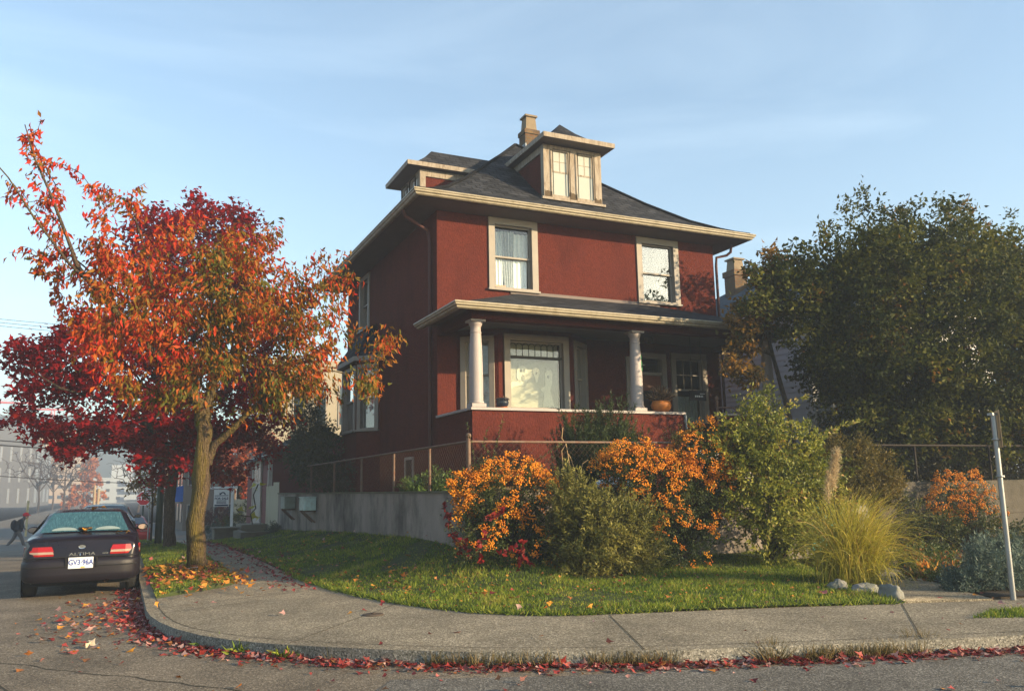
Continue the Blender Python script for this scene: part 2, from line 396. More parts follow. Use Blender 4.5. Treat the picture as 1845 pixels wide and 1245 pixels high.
def segfn(A, B, inside):
    A = np.array(A, float); B = np.array(B, float); d = (B-A)/np.linalg.norm(B-A); n = np.array([-d[1], d[0]])
    if np.dot(np.array(inside)-A, n) < 0: n = -n
    return (lambda u, w, z: (A[0]+d[0]*u+n[0]*w, A[1]+d[1]*u+n[1]*w, z)), float(np.linalg.norm(B-A))
def hip_roof(mb, x0, y0, x1, y1, prof, fn=lambda x, y, z: (x, y, z), mi=0, tmax=None):
    """flared hip roof over a rectangle; prof = [(inset, z)]"""
    sl = 0.0
    for (ta, za), (tb, zb) in zip(prof, prof[1:]):
        L = math.hypot(tb-ta, zb-za)
        def ring(t): return [(x0+t, y0+t), (x1-t, y0+t), (x1-t, y1-t), (x0+t, y1-t)]
        ra, rb = ring(ta), ring(tb)
        for i in range(4):
            a, b, c2, d2 = ra[i], ra[(i+1) % 4], rb[(i+1) % 4], rb[i]
            ax = 0 if i % 2 == 0 else 1
            uv = [(a[ax], sl), (b[ax], sl), (c2[ax], sl+L), (d2[ax], sl+L)]
            mb.quad(fn(*a, za), fn(*b, za), fn(*c2, zb), fn(*d2, zb), mi, uv)
        sl += L
def ring_extrude(mb, x0, y0, x1, y1, prof, sides=(0, 1, 2, 3), fn=lambda x, y, z: (x, y, z), mi=0, close=True):
    """profile [(outward offset, z)] swept round a rectangle with mitred corners (sides: 0 front, 1 right, 2 back, 3 left)"""
    k = len(prof)
    def corner(i, o): return [(x0-o, y0-o), (x1+o, y0-o), (x1+o, y1+o), (x0-o, y1+o)][i]
    for sd in sides:
        for j in range(k if close else k-1):
            (oa, za), (ob, zb) = prof[j], prof[(j+1) % k]
            a, b = corner(sd, oa), corner((sd+1) % 4, oa); c2, d2 = corner((sd+1) % 4, ob), corner(sd, ob)
            mb.quad(fn(*a, za), fn(*b, za), fn(*c2, zb), fn(*d2, zb), mi)

# ------------------------------------------------------------------ the red house
X0, X1, Y0, Y1 = 6.76, 15.26, 18.6, 27.5
YARD = 1.45
house = thing('red_house', 'tall red stucco corner house with dark hipped roof, dormers and a columned front porch', 'house', (11, 23, YARD))
ff = lambda u, w, z: (u, Y0+w, z)
fl = lambda u, w, z: (X0+w, u, z)
W1 = (8.31, 9.36, 6.57, 8.24); W2 = (12.77, 13.83, 6.57, 8.22); W3 = (13.72, 14.62, 3.30, 5.02); WL = (24.85, 25.75, 6.62, 8.2); DR = (12.50, 13.26, 2.40, 4.98)
WL2 = (20.2, 20.9, 1.9, 2.5)
mb = MB()
wall(mb, ff, X0, X1, 1.2, 8.42, [W1, W2, W3, DR])
wall(mb, fl, Y0, Y1, 1.2, 8.42, [WL], .2)
mb.quad((X1, Y0, 1.2), (X1, Y1, 1.2), (X1, Y1, 8.42), (X1, Y0, 8.42)); mb.quad((X0, Y1, 1.2), (X1, Y1, 1.2), (X1, Y1, 8.42), (X0, Y1, 8.42))
mb.build('wall', [M_STUCCO, M_TRIM], house)
mb = MB(); mb.box(X0+.35, Y0+.42, 1.3, X1-.3, Y1-.3, 8.4); mb.build('inner_room', M_DARK, house)
# main roof, soffit, gutter
OV = .76
mb = MB(); RPROF = [(0, 8.60), (.3, 8.72), (.6, 8.87), (1.2, 9.22), (2.1, 9.92), (3.1, 10.80), (4.1, 11.67), (5.0, 12.50)]
hip_roof(mb, X0-OV, Y0-OV, X1+OV, Y1+OV, RPROF)
mb.poly([(X0-OV+5.0, Y0-OV+5.0, 12.5), (X1+OV-5.0, Y0-OV+5.0, 12.5), (X1+OV-5.0, Y1+OV-5.0, 12.5), (X0-OV+5.0, Y1+OV-5.0, 12.5)], 0, [(0, 0), (1, 0), (1, 1), (0, 1)])
roof = mb.build('roof', M_SHINGLE, house, weld=True)
mb = MB(); ring_extrude(mb, X0, Y0, X1, Y1, [(-.02, 8.415), (OV-.05, 8.44)], close=False); mb.build('soffit', M_SOFFIT, roof)
mb = MB()
GP = lambda o, z: [(o-.06, z-.13), (o-.06, z-.015), (o+.0, z-.015), (o+.0, z+.02), (o+.115, z+.02), (o+.125, z-.015), (o+.105, z-.03), (o+.10, z-.06), (o+.06, z-.085), (o+.055, z-.11), (o+.02, z-.135)]
ring_extrude(mb, X0, Y0, X1, Y1, GP(OV, 8.585)); mb.build('gutter', M_GUTTER, roof)
# hip caps
mb = MB()
for sx, sy in ((1, 1), (-1, 1)):
    pts = [((X0-OV+t) if sx > 0 else (X1+OV-t), Y0-OV+t, z+.012) for t, z in RPROF]
    mb.tube(pts, .055, 6, 0, smooth=False)
mb.build('ridge_cap', M_SHINGLE, roof)
# front windows
w = window(house, ff, *W1, trim=.17, label='upstairs window with a gathered white lace curtain')
drape(ff, 8.3, 8.62, 6.6, 8.12, .20, 4, .022).build('curtain', M_LACE, w)
drape(ff, 8.55, 8.95, 6.62, 8.14, .185, 5, .028, .35, pinch=8.86).build('curtain', M_LACED, w)
drape(ff, 8.72, 9.38, 6.60, 8.1, .205, 5, .02, .18, pinch=8.95).build('curtain', M_LACE, w)
mb = MB(); mb.fbox(ff, 8.38, 8.68, .15, .19, 6.6, 6.69); mb.build('shelf_box', mat('orange_box', lin(.62, .30, .14), .7), w)
window(house, ff, *W2, trim=.17, cover=M_CREAM, glass=M_GLASSR, label='upstairs window with a plain cream blind added for the pale sky reflection')  # cream sheet added behind the glass to give the sky's pale reflection
# left wall windows
window(house, fl, *WL, trim=.14, cover=M_WBLIND, glass=M_GLASSR, label='narrow side window upstairs')
mb = MB(); mb.box(X0-.04, 20.35, 1.72, X0-.001, 20.42, 2.42); mb.box(X0-.04, 20.98, 1.72, X0-.001, 21.05, 2.42); mb.box(X0-.04, 20.42, 2.35, X0-.001, 20.98, 2.42); mb.box(X0-.04, 20.42, 1.72, X0-.001, 20.98, 1.78); mb.box(X0-.015, 20.42, 1.78, X0-.002, 20.98, 2.35, 1)
mb.build('basement_window', [M_TRIM, M_DARK], house)
# downspouts
mb = MB(); mb.tube([(5.98, 18.9, 8.43), (6.05, 18.9, 8.25), (6.62, 18.9, 7.95), (6.68, 18.9, 7.7), (6.68, 18.9, 1.5)], .045, 8); mb.build('downspout', M_PIPE, house)
mb = MB(); mb.tube([(15.75, 18.35, 8.42), (15.75, 18.40, 8.22), (15.68, 18.5, 8.14), (15.36, 18.57, 8.06), (15.33, 18.57, 7.8), (15.33, 18.57, 2.4)], .04, 8); mb.build('downspout', M_PIPE, house)
# chimney
mb = MB(); mb.box(11.40, 22.90, 11.6, 11.90, 23.36, 13.02); mb.box(11.37, 22.87, 13.02, 11.93, 23.39, 13.17)
chim = mb.build('chimney', M_BRICK, house)
mb = MB(); v = [(x, y, z) for z, e in ((13.17, .20), (13.64, .165)) for x, y in ((11.65-e, 23.13-e), (11.65+e, 23.13-e), (11.65+e, 23.13+e), (11.65-e, 23.13+e))]
mb.add(v, [(4, 5, 6, 7), (0, 1, 5, 4), (1, 2, 6, 5), (2, 3, 7, 6), (3, 0, 4, 7)]); mb.box(11.43, 22.91, 13.64, 11.87, 23.35, 13.70); mb.build('chimney_pot', M_POT, chim)
mb = MB(); mb.box(11.35, 22.8, 12.2, 11.39, 23.4, 12.62); mb.box(11.35, 22.84, 12.2, 11.92, 22.89, 12.58); mb.build('flashing', M_FLASH, chim)
# dormers
def dormer(fn, cov):
    d = MB(); zt = 10.93
    d.fbox(fn, -.87, .87, .005, 2.5, 9.0, zt)
    dm = d.build('dormer', M_STUCCO, house)
    t = MB(); hol = [(-.66, -.13, 9.50, 10.80), (.13, .66, 9.50, 10.80)]
    for a, b in ((-.92, -.66), (-.13, .13), (.66, .92)): t.fbox(fn, a, b, -.04, .004, 9.40, zt-.16)
    t.fbox(fn, -.92, .92, -.042, .004, zt-.16, zt); t.fbox(fn, -.66, -.13, -.04, .003, 9.40, 9.50); t.fbox(fn, .13, .66, -.04, .003, 9.40, 9.50)
    t.fbox(fn, -1.0, 1.0, -.10, .0, 9.33, 9.398)
    for s in (-1, 1):
        a, b = sorted((s*.875, s*.915)); t.fbox(fn, a, b, .004, .14, 9.30, zt); t.fbox(fn, a, b, .14, 2.3, zt-.20, zt)
    t.build('trim', M_PEEL, dm)
    for a, b, h in ((-.90, -.67, .24), (-.125, .125, .26), (.67, .90, .2)):
        n = 7; pts = [(a, 9.402), (b, 9.402)]+[(b-(b-a)*i/n, 9.402+h*(.75+.35*noise.noise(Vector((i*.9, a*7, h*9))))) for i in range(n+1)]
        p = MB(); p.prism(pts, lambda u, w, z: fn(u, w, z), -.044, -.041); p.build('bare_patch', M_BARE, dm)
    for a, b, q, r in hol:
        window(dm, lambda u, w, z: fn(u, w-.075, z), a, b, q, r, trim=.0, cover=cov, glass=M_GLASS, grid=(2, 2), sub=False, back=.072, sill=0, tm=M_PEEL, split=.52)
    r = MB(); prof = [(0, 11.085), (.22, 11.15), (.45, 11.27), (.8, 11.58), (1.12, 11.94)]
    hip_roof(r, -1.12, -.48, 1.12, 4.2, prof, lambda u, w, z: fn(u, w, z))
    ro = r.build('dormer_roof', M_SHINGLE, dm, weld=True)
    f = MB(); ring_extrude(f, -1.12, -.48, 1.12, 4.2, [(-.03, 10.955), (-.03, 11.08), (.012, 11.08), (.004, 10.95)], fn=lambda u, w, z: fn(u, w, z))
    f.add([fn(-1.10, -.46, 10.965), fn(1.10, -.46, 10.965), fn(1.10, 2.6, 10.965), fn(-1.10, 2.6, 10.965)], [(0, 1, 2, 3)], 1)
    f.build('fascia', [M_PEEL, M_SOFFIT], dm)
    return dm
dormer(lambda u, w, z: (11.0+u, 19.2+w, z), M_WBLIND)
d2 = dormer(lambda u, w, z: (7.58+w, 23.1+u, z), M_LACED)
# ------------------------------------------------------------------ porch
YP = 16.43
mb = MB()
mb.box(X0, YP, 1.2, 12.30, YP+.18, 3.25); mb.box(X0, YP+.18, 1.2, X0+.18, Y0-.002, 3.25); mb.box(13.5, YP, 1.2, X1, YP+.18, 3.25); mb.box(X1-.18, YP+.18, 1.2, X1, Y0-.002, 3.25)
mb.build('porch_wall', M_STUCCO, house)
mb = MB(); mb.box(X0-.05, YP-.06, 3.252, 12.33, YP+.26, 3.31); mb.box(X0-.052, YP+.26, 3.252, X0+.24, Y0-.004, 3.308); mb.box(13.47, YP-.06, 3.252, X1+.05, YP+.26, 3.31); mb.build('porch_ledge', M_COL, house, bevel=.006)
mb = MB(); mb.box(X0+.19, YP+.19, 2.2, X1-.19, Y0-.003, 2.40); mb.build('porch_floor', M_CONC, house)
mb = MB()
for i in range(5): mb.box(12.34, YP-.02-.3*(i+1), 1.3, 13.46, YP+.17-.3*i if i == 0 else YP-.02-.3*i, 2.38-.18*i)
mb.build('porch_step', M_CONC, house)
mb = MB(); mb.box(X0-.03, YP-.10, 5.235, X1+.03, YP+.16, 5.47); mb.box(X0-.03, YP+.16, 5.237, X0+.22, Y0-.002, 5.468); mb.box(X1-.22, YP+.16, 5.237, X1+.03, Y0-.002, 5.468); mb.build('porch_beam', M_STUCCO, house)
mb = MB(); mb.box(X0+.2, YP+.1, 5.40, X1-.2, Y0-.003, 5.46); mb.build('porch_ceiling', M_CEIL, house)
# porch roof
PO = .49; e = 5.48; sl = .368
mb = MB(); xa, ya, xb = X0-PO, YP-PO+.0, X1+PO; D = Y0-ya
mb.poly([(xa, ya, e), (xb, ya, e), (xb-D, Y0-.004, e+D*sl), (xa+D, Y0-.004, e+D*sl)], 0, [(xa, 0), (xb, 0), (xb-D, D*1.07), (xa+D, D*1.07)])
mb.poly([(xa, Y0-.004, e), (xa, ya, e), (xa+D, Y0-.004, e+D*sl)], 0, [(0, 0), (D, 0), (0, D*1.07)]); mb.poly([(xb, Y0-.004, e), (xb, ya, e), (xb-D, Y0-.004, e+D*sl)], 0, [(0, 0), (D, 0), (0, D*1.07)])
mb.poly([(xa, ya, e-.012), (xb, ya, e-.012), (xb, Y0-.004, e-.012), (xa, Y0-.004, e-.012)], 1)
pr = mb.build('porch_roof', [M_SHINGLE, M_SOFFIT], house)
mb = MB(); ring_extrude(mb, X0, YP, X1, Y0-PO-.13, GP(PO, 5.475), sides=(0, 1, 3)); mb.build('gutter', M_GUTTER, pr)
mb = MB(); mb.box(xa+D-.2, Y0-.03, e+D*sl-.02, xb-D+.2, Y0-.003, e+D*sl+.07); mb.build('flashing', M_SOFFIT, pr)
mb = MB(); mb.box(6.50, 18.44, 5.50, 6.74, 18.58, 5.66); mb.build('flashing_end', M_FLASH, pr)
# columns
def column(x):
    m = MB(); y = YP+.10
    m.box(x-.165, y-.165, 3.312, x+.165, y+.165, 3.39)
    m.lathe([(.155, 3.391), (.165, 3.41), (.165, 3.43), (.145, 3.45), (.15, 3.46), (.148, 3.49), (.150, 3.8), (.147, 4.2), (.137, 4.6), (.120, 4.93), (.118, 4.94), (.127, 4.945), (.127, 4.965), (.116, 4.97), (.114, 5.07), (.125, 5.10), (.15, 5.14), (.155, 5.17), (.155, 5.185)], (x, y, 0), 32)
    m.box(x-.175, y-.175, 5.187, x+.175, y+.175, 5.233)
    return m.build('porch_column', M_COL, house)
column(6.90); c2 = column(11.04); column(15.1)
npl = []
for k in range(3):
    mb = MB(); mg = MB()
    z = 4.60-.125*k-(.02 if k else 0); a = -.62; rr = .152-.028*max(0, (z-4.2)/.75)
    fnp = lambda u, w, zz, a=a, rr=rr: (11.04+(rr+w)*math.cos(a)-u*math.sin(a), YP+.10+(rr+w)*math.sin(a)+u*math.cos(a), zz)
    mb.fbox(fnp, -.045, .045, -.012, .008, z-.055, z+.055)
    for zz in ((-.03, .03), (-.03, .0), (0, .03))[k:k+1]:
        mg.fbox(fnp, -.012, .012, .008, .011, z-.035, z+.035); mg.fbox(fnp, -.022, .02, .008, .0105, z+.028-.03*k, z+.036-.03*k)
    np_ = mb.build('number_plate', M_GREENPL, house); mg.build('numeral', M_PALEGR, np_)
# porch bay
inside = (9.1, 18.9); pts = [(7.28, Y0), (8.08, 17.95), (10.12, 17.95), (10.92, Y0)]
segs = [segfn(pts[i], pts[i+1], inside) for i in range(3)]
mb = MB(); bw = []
for k, (fn, L) in enumerate(segs):
    h = (.30, 1.76, 3.46, 5.12) if k == 1 else (.21, .80, 3.46, 5.10); bw.append(h); wall(mb, fn, 0, L, 2.4, 5.398, [h], .16)
bay = mb.build('porch_bay', [M_STUCCO, M_TRIM], house)
fn, L = segs[1]; w = window(bay, fn, *bw[1], trim=.16, sashes=1, sub=False, cover=M_CREAM, back=.28, label='wide porch window with cream sheet and paper ghosts'); 
mb = MB(); mb.fbox(fn, .30, 1.76, .05, .13, 4.70, 4.76)
for i in range(9):
    u = .35+1.36*i/8; mb.fbox(fn, u-.008, u+.008, .085, .10, 4.76, 4.98 if 0 < i < 8 else 5.08)
    if i < 8:
        um = u+.085; arc = [(u+.085-.085*math.cos(t), .0925, 4.98+.10*math.sin(t)) for t in np.linspace(0, PI, 7)]
        mb.tube([fn(a, b, z) for a, b, z in arc], .007, 4)
mb.build('leaded_light', M_LEAD, bay)
def ghost(shapes, holes, fn, du, wv=.262, sc=1.0, z0=0):
    g = MB()
    for s in shapes: g.prism([(du+x*sc, z0+z*sc) for x, z in s], lambda u, w, z: fn(u, w, z), wv, wv+.006)
    h = MB()
    for hx, hz, ra, rb in holes: h.prism([(du+(hx+ra*math.cos(t))*sc, z0+(hz+rb*math.sin(t))*sc) for t in np.linspace(0, 2*PI, 13)[:-1]], lambda u, w, z: fn(u, w, z), wv-.004, wv-.001)
    return g, h
gs = [ghost([[(.02, .42), (.05, .52), (.12, .56), (.22, .57), (.28, .60), (.24, .68), (.25, .86), (.32, .96), (.42, .98), (.52, .93), (.55, .80), (.53, .62), (.5, .52), (.43, .47), (.3, .47), (.16, .44), (.08, .38), (.04, .25), (.0, .3)]], [(.36, .84, .025, .05), (.45, .84, .025, .05), (.41, .66, .05, .09)], fn, .36, z0=3.58),
      ghost([[(.0, .75), (.03, .83), (.1, .86), (.18, .82), (.2, .74), (.16, .62), (.12, .48), (.10, .46), (.06, .6)]], [(.1, .72, .025, .03)], fn, 1.04, z0=3.66),
      ghost([[(.08, .0), (.12, .35), (.02, .45), (.16, .55), (.16, .85), (.22, .95), (.33, .96), (.38, .85), (.35, .6), (.30, .42), (.42, .0), (.33, .06), (.26, .0), (.18, .05)]], [(.25, .78, .03, .04)], fn, 1.22, z0=3.52)]
for g, h in gs:
    go = g.build('paper_ghost', M_GHOST, bay); h.build('ghost_mouth', M_GREYP, bay)
for k in (0, 2):
    fn, L = segs[k]; w = window(bay, fn, *bw[k], trim=.13, sub=False, cover=M_LACED, back=.26, label='narrow sash window beside the ghost window')
    g, h = ghost([[(.0, .5), (.03, .6), (.1, .63), (.16, .55), (.17, .42), (.22, .2), (.26, .05), (.2, .1), (.1, .3), (.03, .42)]], [(.08, .53, .02, .02)], fn, .36, .24, 1.0, 3.6); g.build('paper_ghost', M_GHOST, bay)
# door and right window under the porch
mb = MB(); mb.box(12.36, Y0-.05, 2.40, 12.50, Y0-.002, 5.12); mb.box(13.26, Y0-.05, 2.40, 13.40, Y0-.002, 5.12); mb.box(12.5, Y0-.048, 4.98, 13.26, Y0-.002, 5.12); mb.box(12.5, Y0+.0, 4.52, 13.26, Y0+.1, 4.60)
mb.box(12.10, Y0-.045, 2.40, 12.22, Y0-.002, 5.0)
df = mb.build('door_frame', M_TRIM, house)
mb = MB(); mb.box(12.5, Y0+.06, 2.4, 13.26, Y0+.11, 4.52); mb.box(12.60, Y0+.045, 2.55, 12.84, Y0+.06, 3.35); mb.box(12.92, Y0+.045, 2.55, 13.16, Y0+.06, 3.35); mb.box(12.6, Y0+.045, 4.3, 13.16, Y0+.06, 4.45)
dr = mb.build('door', M_DOOR, house); mb = MB(); mb.box(12.58, Y0+.048, 3.55, 12.95, Y0+.058, 4.1); mb.build('door_pane', M_DARK, dr)
mb = MB(); mb.lathe([(.0, -.05), (.03, -.045), (.035, -.02), (.02, 0)], (12.56, Y0+.06, 3.42), 10, ax='y'); mb.build('handle', mat('brass', lin(.5, .35, .1), .3, metal=1.0), dr)
mb = MB(); mb.quad((12.5, Y0+.05, 4.6), (13.26, Y0+.05, 4.6), (13.26, Y0+.05, 4.98), (12.5, Y0+.05, 4.98)); mb.build('transom_pane', M_GLASS, df)
w = window(house, ff, *W3, trim=.15, cover=M_ROOMDIM, grid=(3, 2), glass=M_GLASSD, label='dim porch window with small lights and a white half curtain')
drape(ff, 13.74, 14.6, 3.3, 4.0, .24, 9, .015).build('curtain', M_LACED, w)
mb = MB(); mb.box(13.20, YP+.9, 3.72, 13.72, YP+.93, 3.98); sg = mb.build('hanging_sign', M_BLACK, house)
mb = MB(); mb.tube([(13.3, YP+.915, 3.98), (13.3, YP+.915, 5.39)], .006, 5); mb.tube([(13.62, YP+.915, 3.98), (13.62, YP+.915, 5.39)], .006, 5); mb.build('sign_chain', M_BLACK, sg)
mb = MB()
for i, (a, b2, z) in enumerate(((13.36, 13.40, 3.83), (13.42, 13.45, 3.83), (13.47, 13.52, 3.83), (13.54, 13.57, 3.83), (13.59, 13.61, 3.83), (13.52, 13.68, 3.91))): mb.box(a, YP+.896, z-.022, b2, YP+.899, z+.022-(.03 if i == 5 else 0))
mb.build('sign_lettering', M_WHITE, sg)
mb = MB(); mb.tube([(12.32, YP-.04, 3.25), (12.35, YP-.06, 2.3), (12.36, YP-.06, 1.6)], .022, 8); mb.build('pipe_post', M_FLASH, house)
mb = MB(); mb.lathe([(.03, 0), (.03, 1.0), (.042, 1.02), (.042, 1.05), (.02, 1.07), (.045, 1.10), (.045, 1.15), (.0, 1.2)], (13.30, YP-.03, 2.55), 10)
mb.tube([(13.30, YP-.03, 3.45), (13.45, YP-.4, 3.42), (13.62, YP-.9, 3.05), (13.75, YP-1.4, 2.75)], .022, 8)
mb.build('handrail', mat('rusty_rail', lin(.14, .08, .06), .7, .3, 8), house)
mb = MB(); mb.lathe([(.05, 5.38), (.11, 5.36), (.12, 5.28), (.08, 5.20), (0, 5.18)], (12.2, 17.6, 0), 12); mb.build('porch_lamp', mat('dark_lamp_glass', lin(.08, .08, .075), .3), house)
# ------------------------------------------------------------------ side bay
pts = [(X0, 23.45), (6.2, 24.0), (6.2, 25.85), (X0, 26.4)]
segs = [segfn(pts[i], pts[i+1], (7.0, 25)) for i in range(3)]
mb = MB(); hs = []
for k, (fn, L) in enumerate(segs):
    h = (.18, L-.14, 3.36, 5.15) if k != 1 else (.25, L-.25, 3.36, 5.15); hs.append(h); wall(mb, fn, 0, L, 1.2, 5.36, [h], .14)
sb = mb.build('side_bay', [M_STUCCO, M_TRIM], house)
for k, (fn, L) in enumerate(segs): window(sb, fn, *hs[k], trim=.12, sub=False, cover=M_LACE, glass=M_GLASSR, back=.24, label=('bay window panel facing the street corner', 'broad middle bay window', 'far bay window panel')[k])
mb = MB(); q = [(X0, 23.2), (6.05, 23.85), (6.05, 26.0), (X0, 26.65)]; t = [(X0, 23.9), (X0, 24.4), (X0, 25.4), (X0, 25.9)]
for i in range(3): mb.quad((*q[i], 5.5), (*q[i+1], 5.5), (*t[i+1], 6.55), (*t[i], 6.55), 0, [(i, 0), (i+1, 0), (i+1, 1.2), (i, 1.2)])
for i in range(3): mb.quad((*q[i], 5.36), (*q[i+1], 5.36), (*q[i+1], 5.5), (*q[i], 5.5), 1)
mb.poly([(*p, 5.36) for p in q], 1); mb.build('bay_roof', [M_SHINGLE, M_TRIM], sb)
# ------------------------------------------------------------------ ground
def inpoly(P, poly):
    x, y = P[:, 0], P[:, 1]; r = np.zeros(len(P), bool); n = len(poly)
    for i in range(n):
        (x0, y0), (x1, y1) = poly[i], poly[(i+1) % n]
        cond = ((y0 > y) != (y1 > y)); xi = (x1-x0)*(y-y0)/((y1-y0) if y1 != y0 else 1e-9)+x0
        r ^= cond & (x < xi)
    return r
def sheet(name, poly, zf, cell, material, skirt=None, smooth=True, parent=None, rim=None):
    bm = bmesh.new(); vs = [bm.verts.new((a, b, 0)) for a, b in poly]; f = bm.faces.new(vs); bmesh.ops.triangulate(bm, faces=[f], ngon_method='EAR_CLIP')
    xs = [p[0] for p in poly]; ys = [p[1] for p in poly]
    for ax, lo, hi in ((0, min(xs), max(xs)), (1, min(ys), max(ys))):
        k = lo+cell
        while k < hi:
            co = (k, 0, 0) if ax == 0 else (0, k, 0); no = (1, 0, 0) if ax == 0 else (0, 1, 0)
            bmesh.ops.bisect_plane(bm, geom=bm.verts[:]+bm.edges[:]+bm.faces[:], plane_co=co, plane_no=no, dist=1e-5); k += cell*(1 if abs(k) < 30 else 3)
    for v in bm.verts: v.co.z = zf(v.co.x, v.co.y)
    bmesh.ops.recalc_face_normals(bm, faces=bm.faces)
    for f in bm.faces:
        if f.normal.z < 0: f.normal_flip()
        f.smooth = smooth
    if skirt:
        be = [e for e in bm.edges if e.is_boundary]; r = bmesh.ops.extrude_edge_only(bm, edges=be)
        for v in [g for g in r['geom'] if isinstance(g, bmesh.types.BMVert)]: v.co.z -= skirt
        for f in [g for g in r['geom'] if isinstance(g, bmesh.types.BMFace)]: f.smooth = False; f.material_index = 1 if rim else 0
    me = bpy.data.meshes.new(name); bm.to_mesh(me); bm.free(); me.materials.append(material)
    if rim: me.materials.append(rim)
    return link(name, me, parent)
def aggregate(name, base, peb_dark, peb_light, sc=220, rough=.9, blot=.42, bump=.35):
    m, nt, b, out = newmat(name); tc = N(nt, 'ShaderNodeTexCoord')
    v = N(nt, 'ShaderNodeTexVoronoi', Scale=sc); nt.links.new(tc.outputs['Object'], v.inputs['Vector'])
    sp = N(nt, 'ShaderNodeSeparateColor'); nt.links.new(v.outputs['Color'], sp.inputs[0])
    r = ramp(nt, [(.0, peb_dark), (.35, base), (.7, base), (1, peb_light)], sp.outputs[0])
    n = N(nt, 'ShaderNodeTexNoise', Scale=.9, Detail=10.0, Roughness=.7); nt.links.new(tc.outputs['Object'], n.inputs[0])
    r2 = ramp(nt, [(.3, (1-blot,)*3+(1,)), (.7, (1+blot*.6,)*3+(1,))], n.outputs[0])
    mx = N(nt, 'ShaderNodeMix', data_type='RGBA', blend_type='MULTIPLY'); mx.inputs[0].default_value = 1; nt.links.new(r.outputs[0], mx.inputs[6]); nt.links.new(r2.outputs[0], mx.inputs[7])
    nt.links.new(mx.outputs[2], b.inputs['Base Color']); b.inputs['Roughness'].default_value = rough; b.inputs['Specular IOR Level'].default_value = .25
    bp = N(nt, 'ShaderNodeBump', Strength=bump, Distance=.006); nt.links.new(v.outputs['Distance'], bp.inputs['Height']); nt.links.new(bp.outputs[0], b.inputs['Normal'])
    return m
M_ASPH = aggregate('asphalt', lin(.145, .117, .083), lin(.055, .044, .032), lin(.32, .27, .20), 85)
M_SIDE = aggregate('exposed_aggregate_concrete', lin(.205, .172, .118), lin(.08, .065, .045), lin(.45, .39, .29), 75, bump=.45)
M_KERB = aggregate('kerb_concrete', lin(.19, .18, .15), lin(.07, .066, .058), lin(.36, .34, .30), 75)
M_SOIL = mat('dark_soil', lin(.035, .026, .017), .95, .35, 6, .5, 40)
M_TURF = mat('turf_soil', lin(.032, .045, .012), .95, .4, 5, .4, 60, dirt=lin(.05, .035, .018), dscale=2)
M_FARG = mat('far_ground', lin(.13, .115, .095), .95, .2, .2)

KERB = [(.40, 45), (.40, 40), (.40, 24), (.40, 16), (.40, 13.4), (.40, 12.1), (.43, 11.5), (.52, 10.85), (.66, 10.25), (.86, 9.68), (1.12, 9.2), (1.46, 8.75), (1.9, 8.3), (2.4, 7.84), (3.0, 7.36), (3.7, 6.95), (4.7, 6.47), (5.6, 6.13), (6.36, 5.87), (7.82, 5.42), (11, 4.5), (16, 3.05), (24, .75), (34, -2.1)]
LAWN_EDGE = [(2.85, 45), (2.85, 40), (2.85, 34), (2.85, 22), (2.85, 16), (2.88, 14.3), (2.98, 13.0), (3.12, 12.0), (3.32, 11.1), (3.6, 10.25), (3.95, 9.55), (4.4, 9.03), (4.85, 8.76), (5.3, 8.6), (6.0, 8.42), (6.62, 8.25), (7.3, 8.0), (7.9, 7.76), (8.35, 7.58), (8.62, 7.46)]
def road_z(x, y): return zr(y)
ground = struct(sheet('ground', [(-900, -300), (900, -300), (900, 900), (-900, 900)], lambda x, y: zr(y)-.06, 20, M_FARG))
road = struct(sheet('road', [(-13, -30), (40, -30), (40, 8), (12, 9), (4.5, 12), (2, 30), (2, 46), (40, 46), (40, 56), (2, 56), (2, 420), (-13, 420), (-13, 56), (-60, 56), (-60, 46), (-13, 46)], road_z, 1.5, M_ASPH))
SW = KERB+[(34, 1.0), (16, 5.9), (9.7, 7.6)]+[(x+.25, y+.25) for x, y in LAWN_EDGE[::-1]]
def side_z(x, y): return .125+zr(y)
sidewalk = struct(sheet('sidewalk', SW, side_z, 1.0, M_SIDE, skirt=.2, smooth=False, rim=M_KERB))
def joint(name, pts, w=.012):
    mb = MB()
    for (a, b), (c2, d) in zip(pts, pts[1:]):
        n = Vector((-(d-b), c2-a)).normalized()*w/2
        mb.quad((a+n.x, b+n.y, side_z(a, b)+.004), (c2+n.x, d+n.y, side_z(c2, d)+.004), (c2-n.x, d-n.y, side_z(c2, d)+.004), (a-n.x, b-n.y, side_z(a, b)+.004))
    return mb
M_JOINT = mat('joint_dirt', lin(.045, .038, .025), .95, .3, 20)
jm = MB()
for pts in ([(8.62, 7.42), (6.9, 5.75)], [(5.2, 8.55), (4.4, 6.65)], [(.5, 12.2), (2.95, 13.1)], [(.47, 11.6), (1.9, 12.3)], [(11.4, 6.7), (10.8, 4.65)], [(1.95, 16.5), (2.85, 16.5)], [(1.95, 18.5), (2.85, 18.5)], [(1.95, 20.5), (2.85, 20.5)], [(1.95, 22.5), (2.85, 22.5)], [(1.95, 25), (2.85, 25)], [(1.95, 28), (2.85, 28)], [(3.4, 10.9), (1.6, 8.7)]):
    q = joint('j', pts); jm.add(q.v, q.f)
k0 = [(x+.16*(.9 if i > 6 else 1), y+(.14 if i > 8 else 0)) for i, (x, y) in enumerate(KERB)]
q = joint('k', k0[4:21], .01); jm.add(q.v, q.f)
jo = struct(jm.build('joint', M_JOINT, sidewalk))
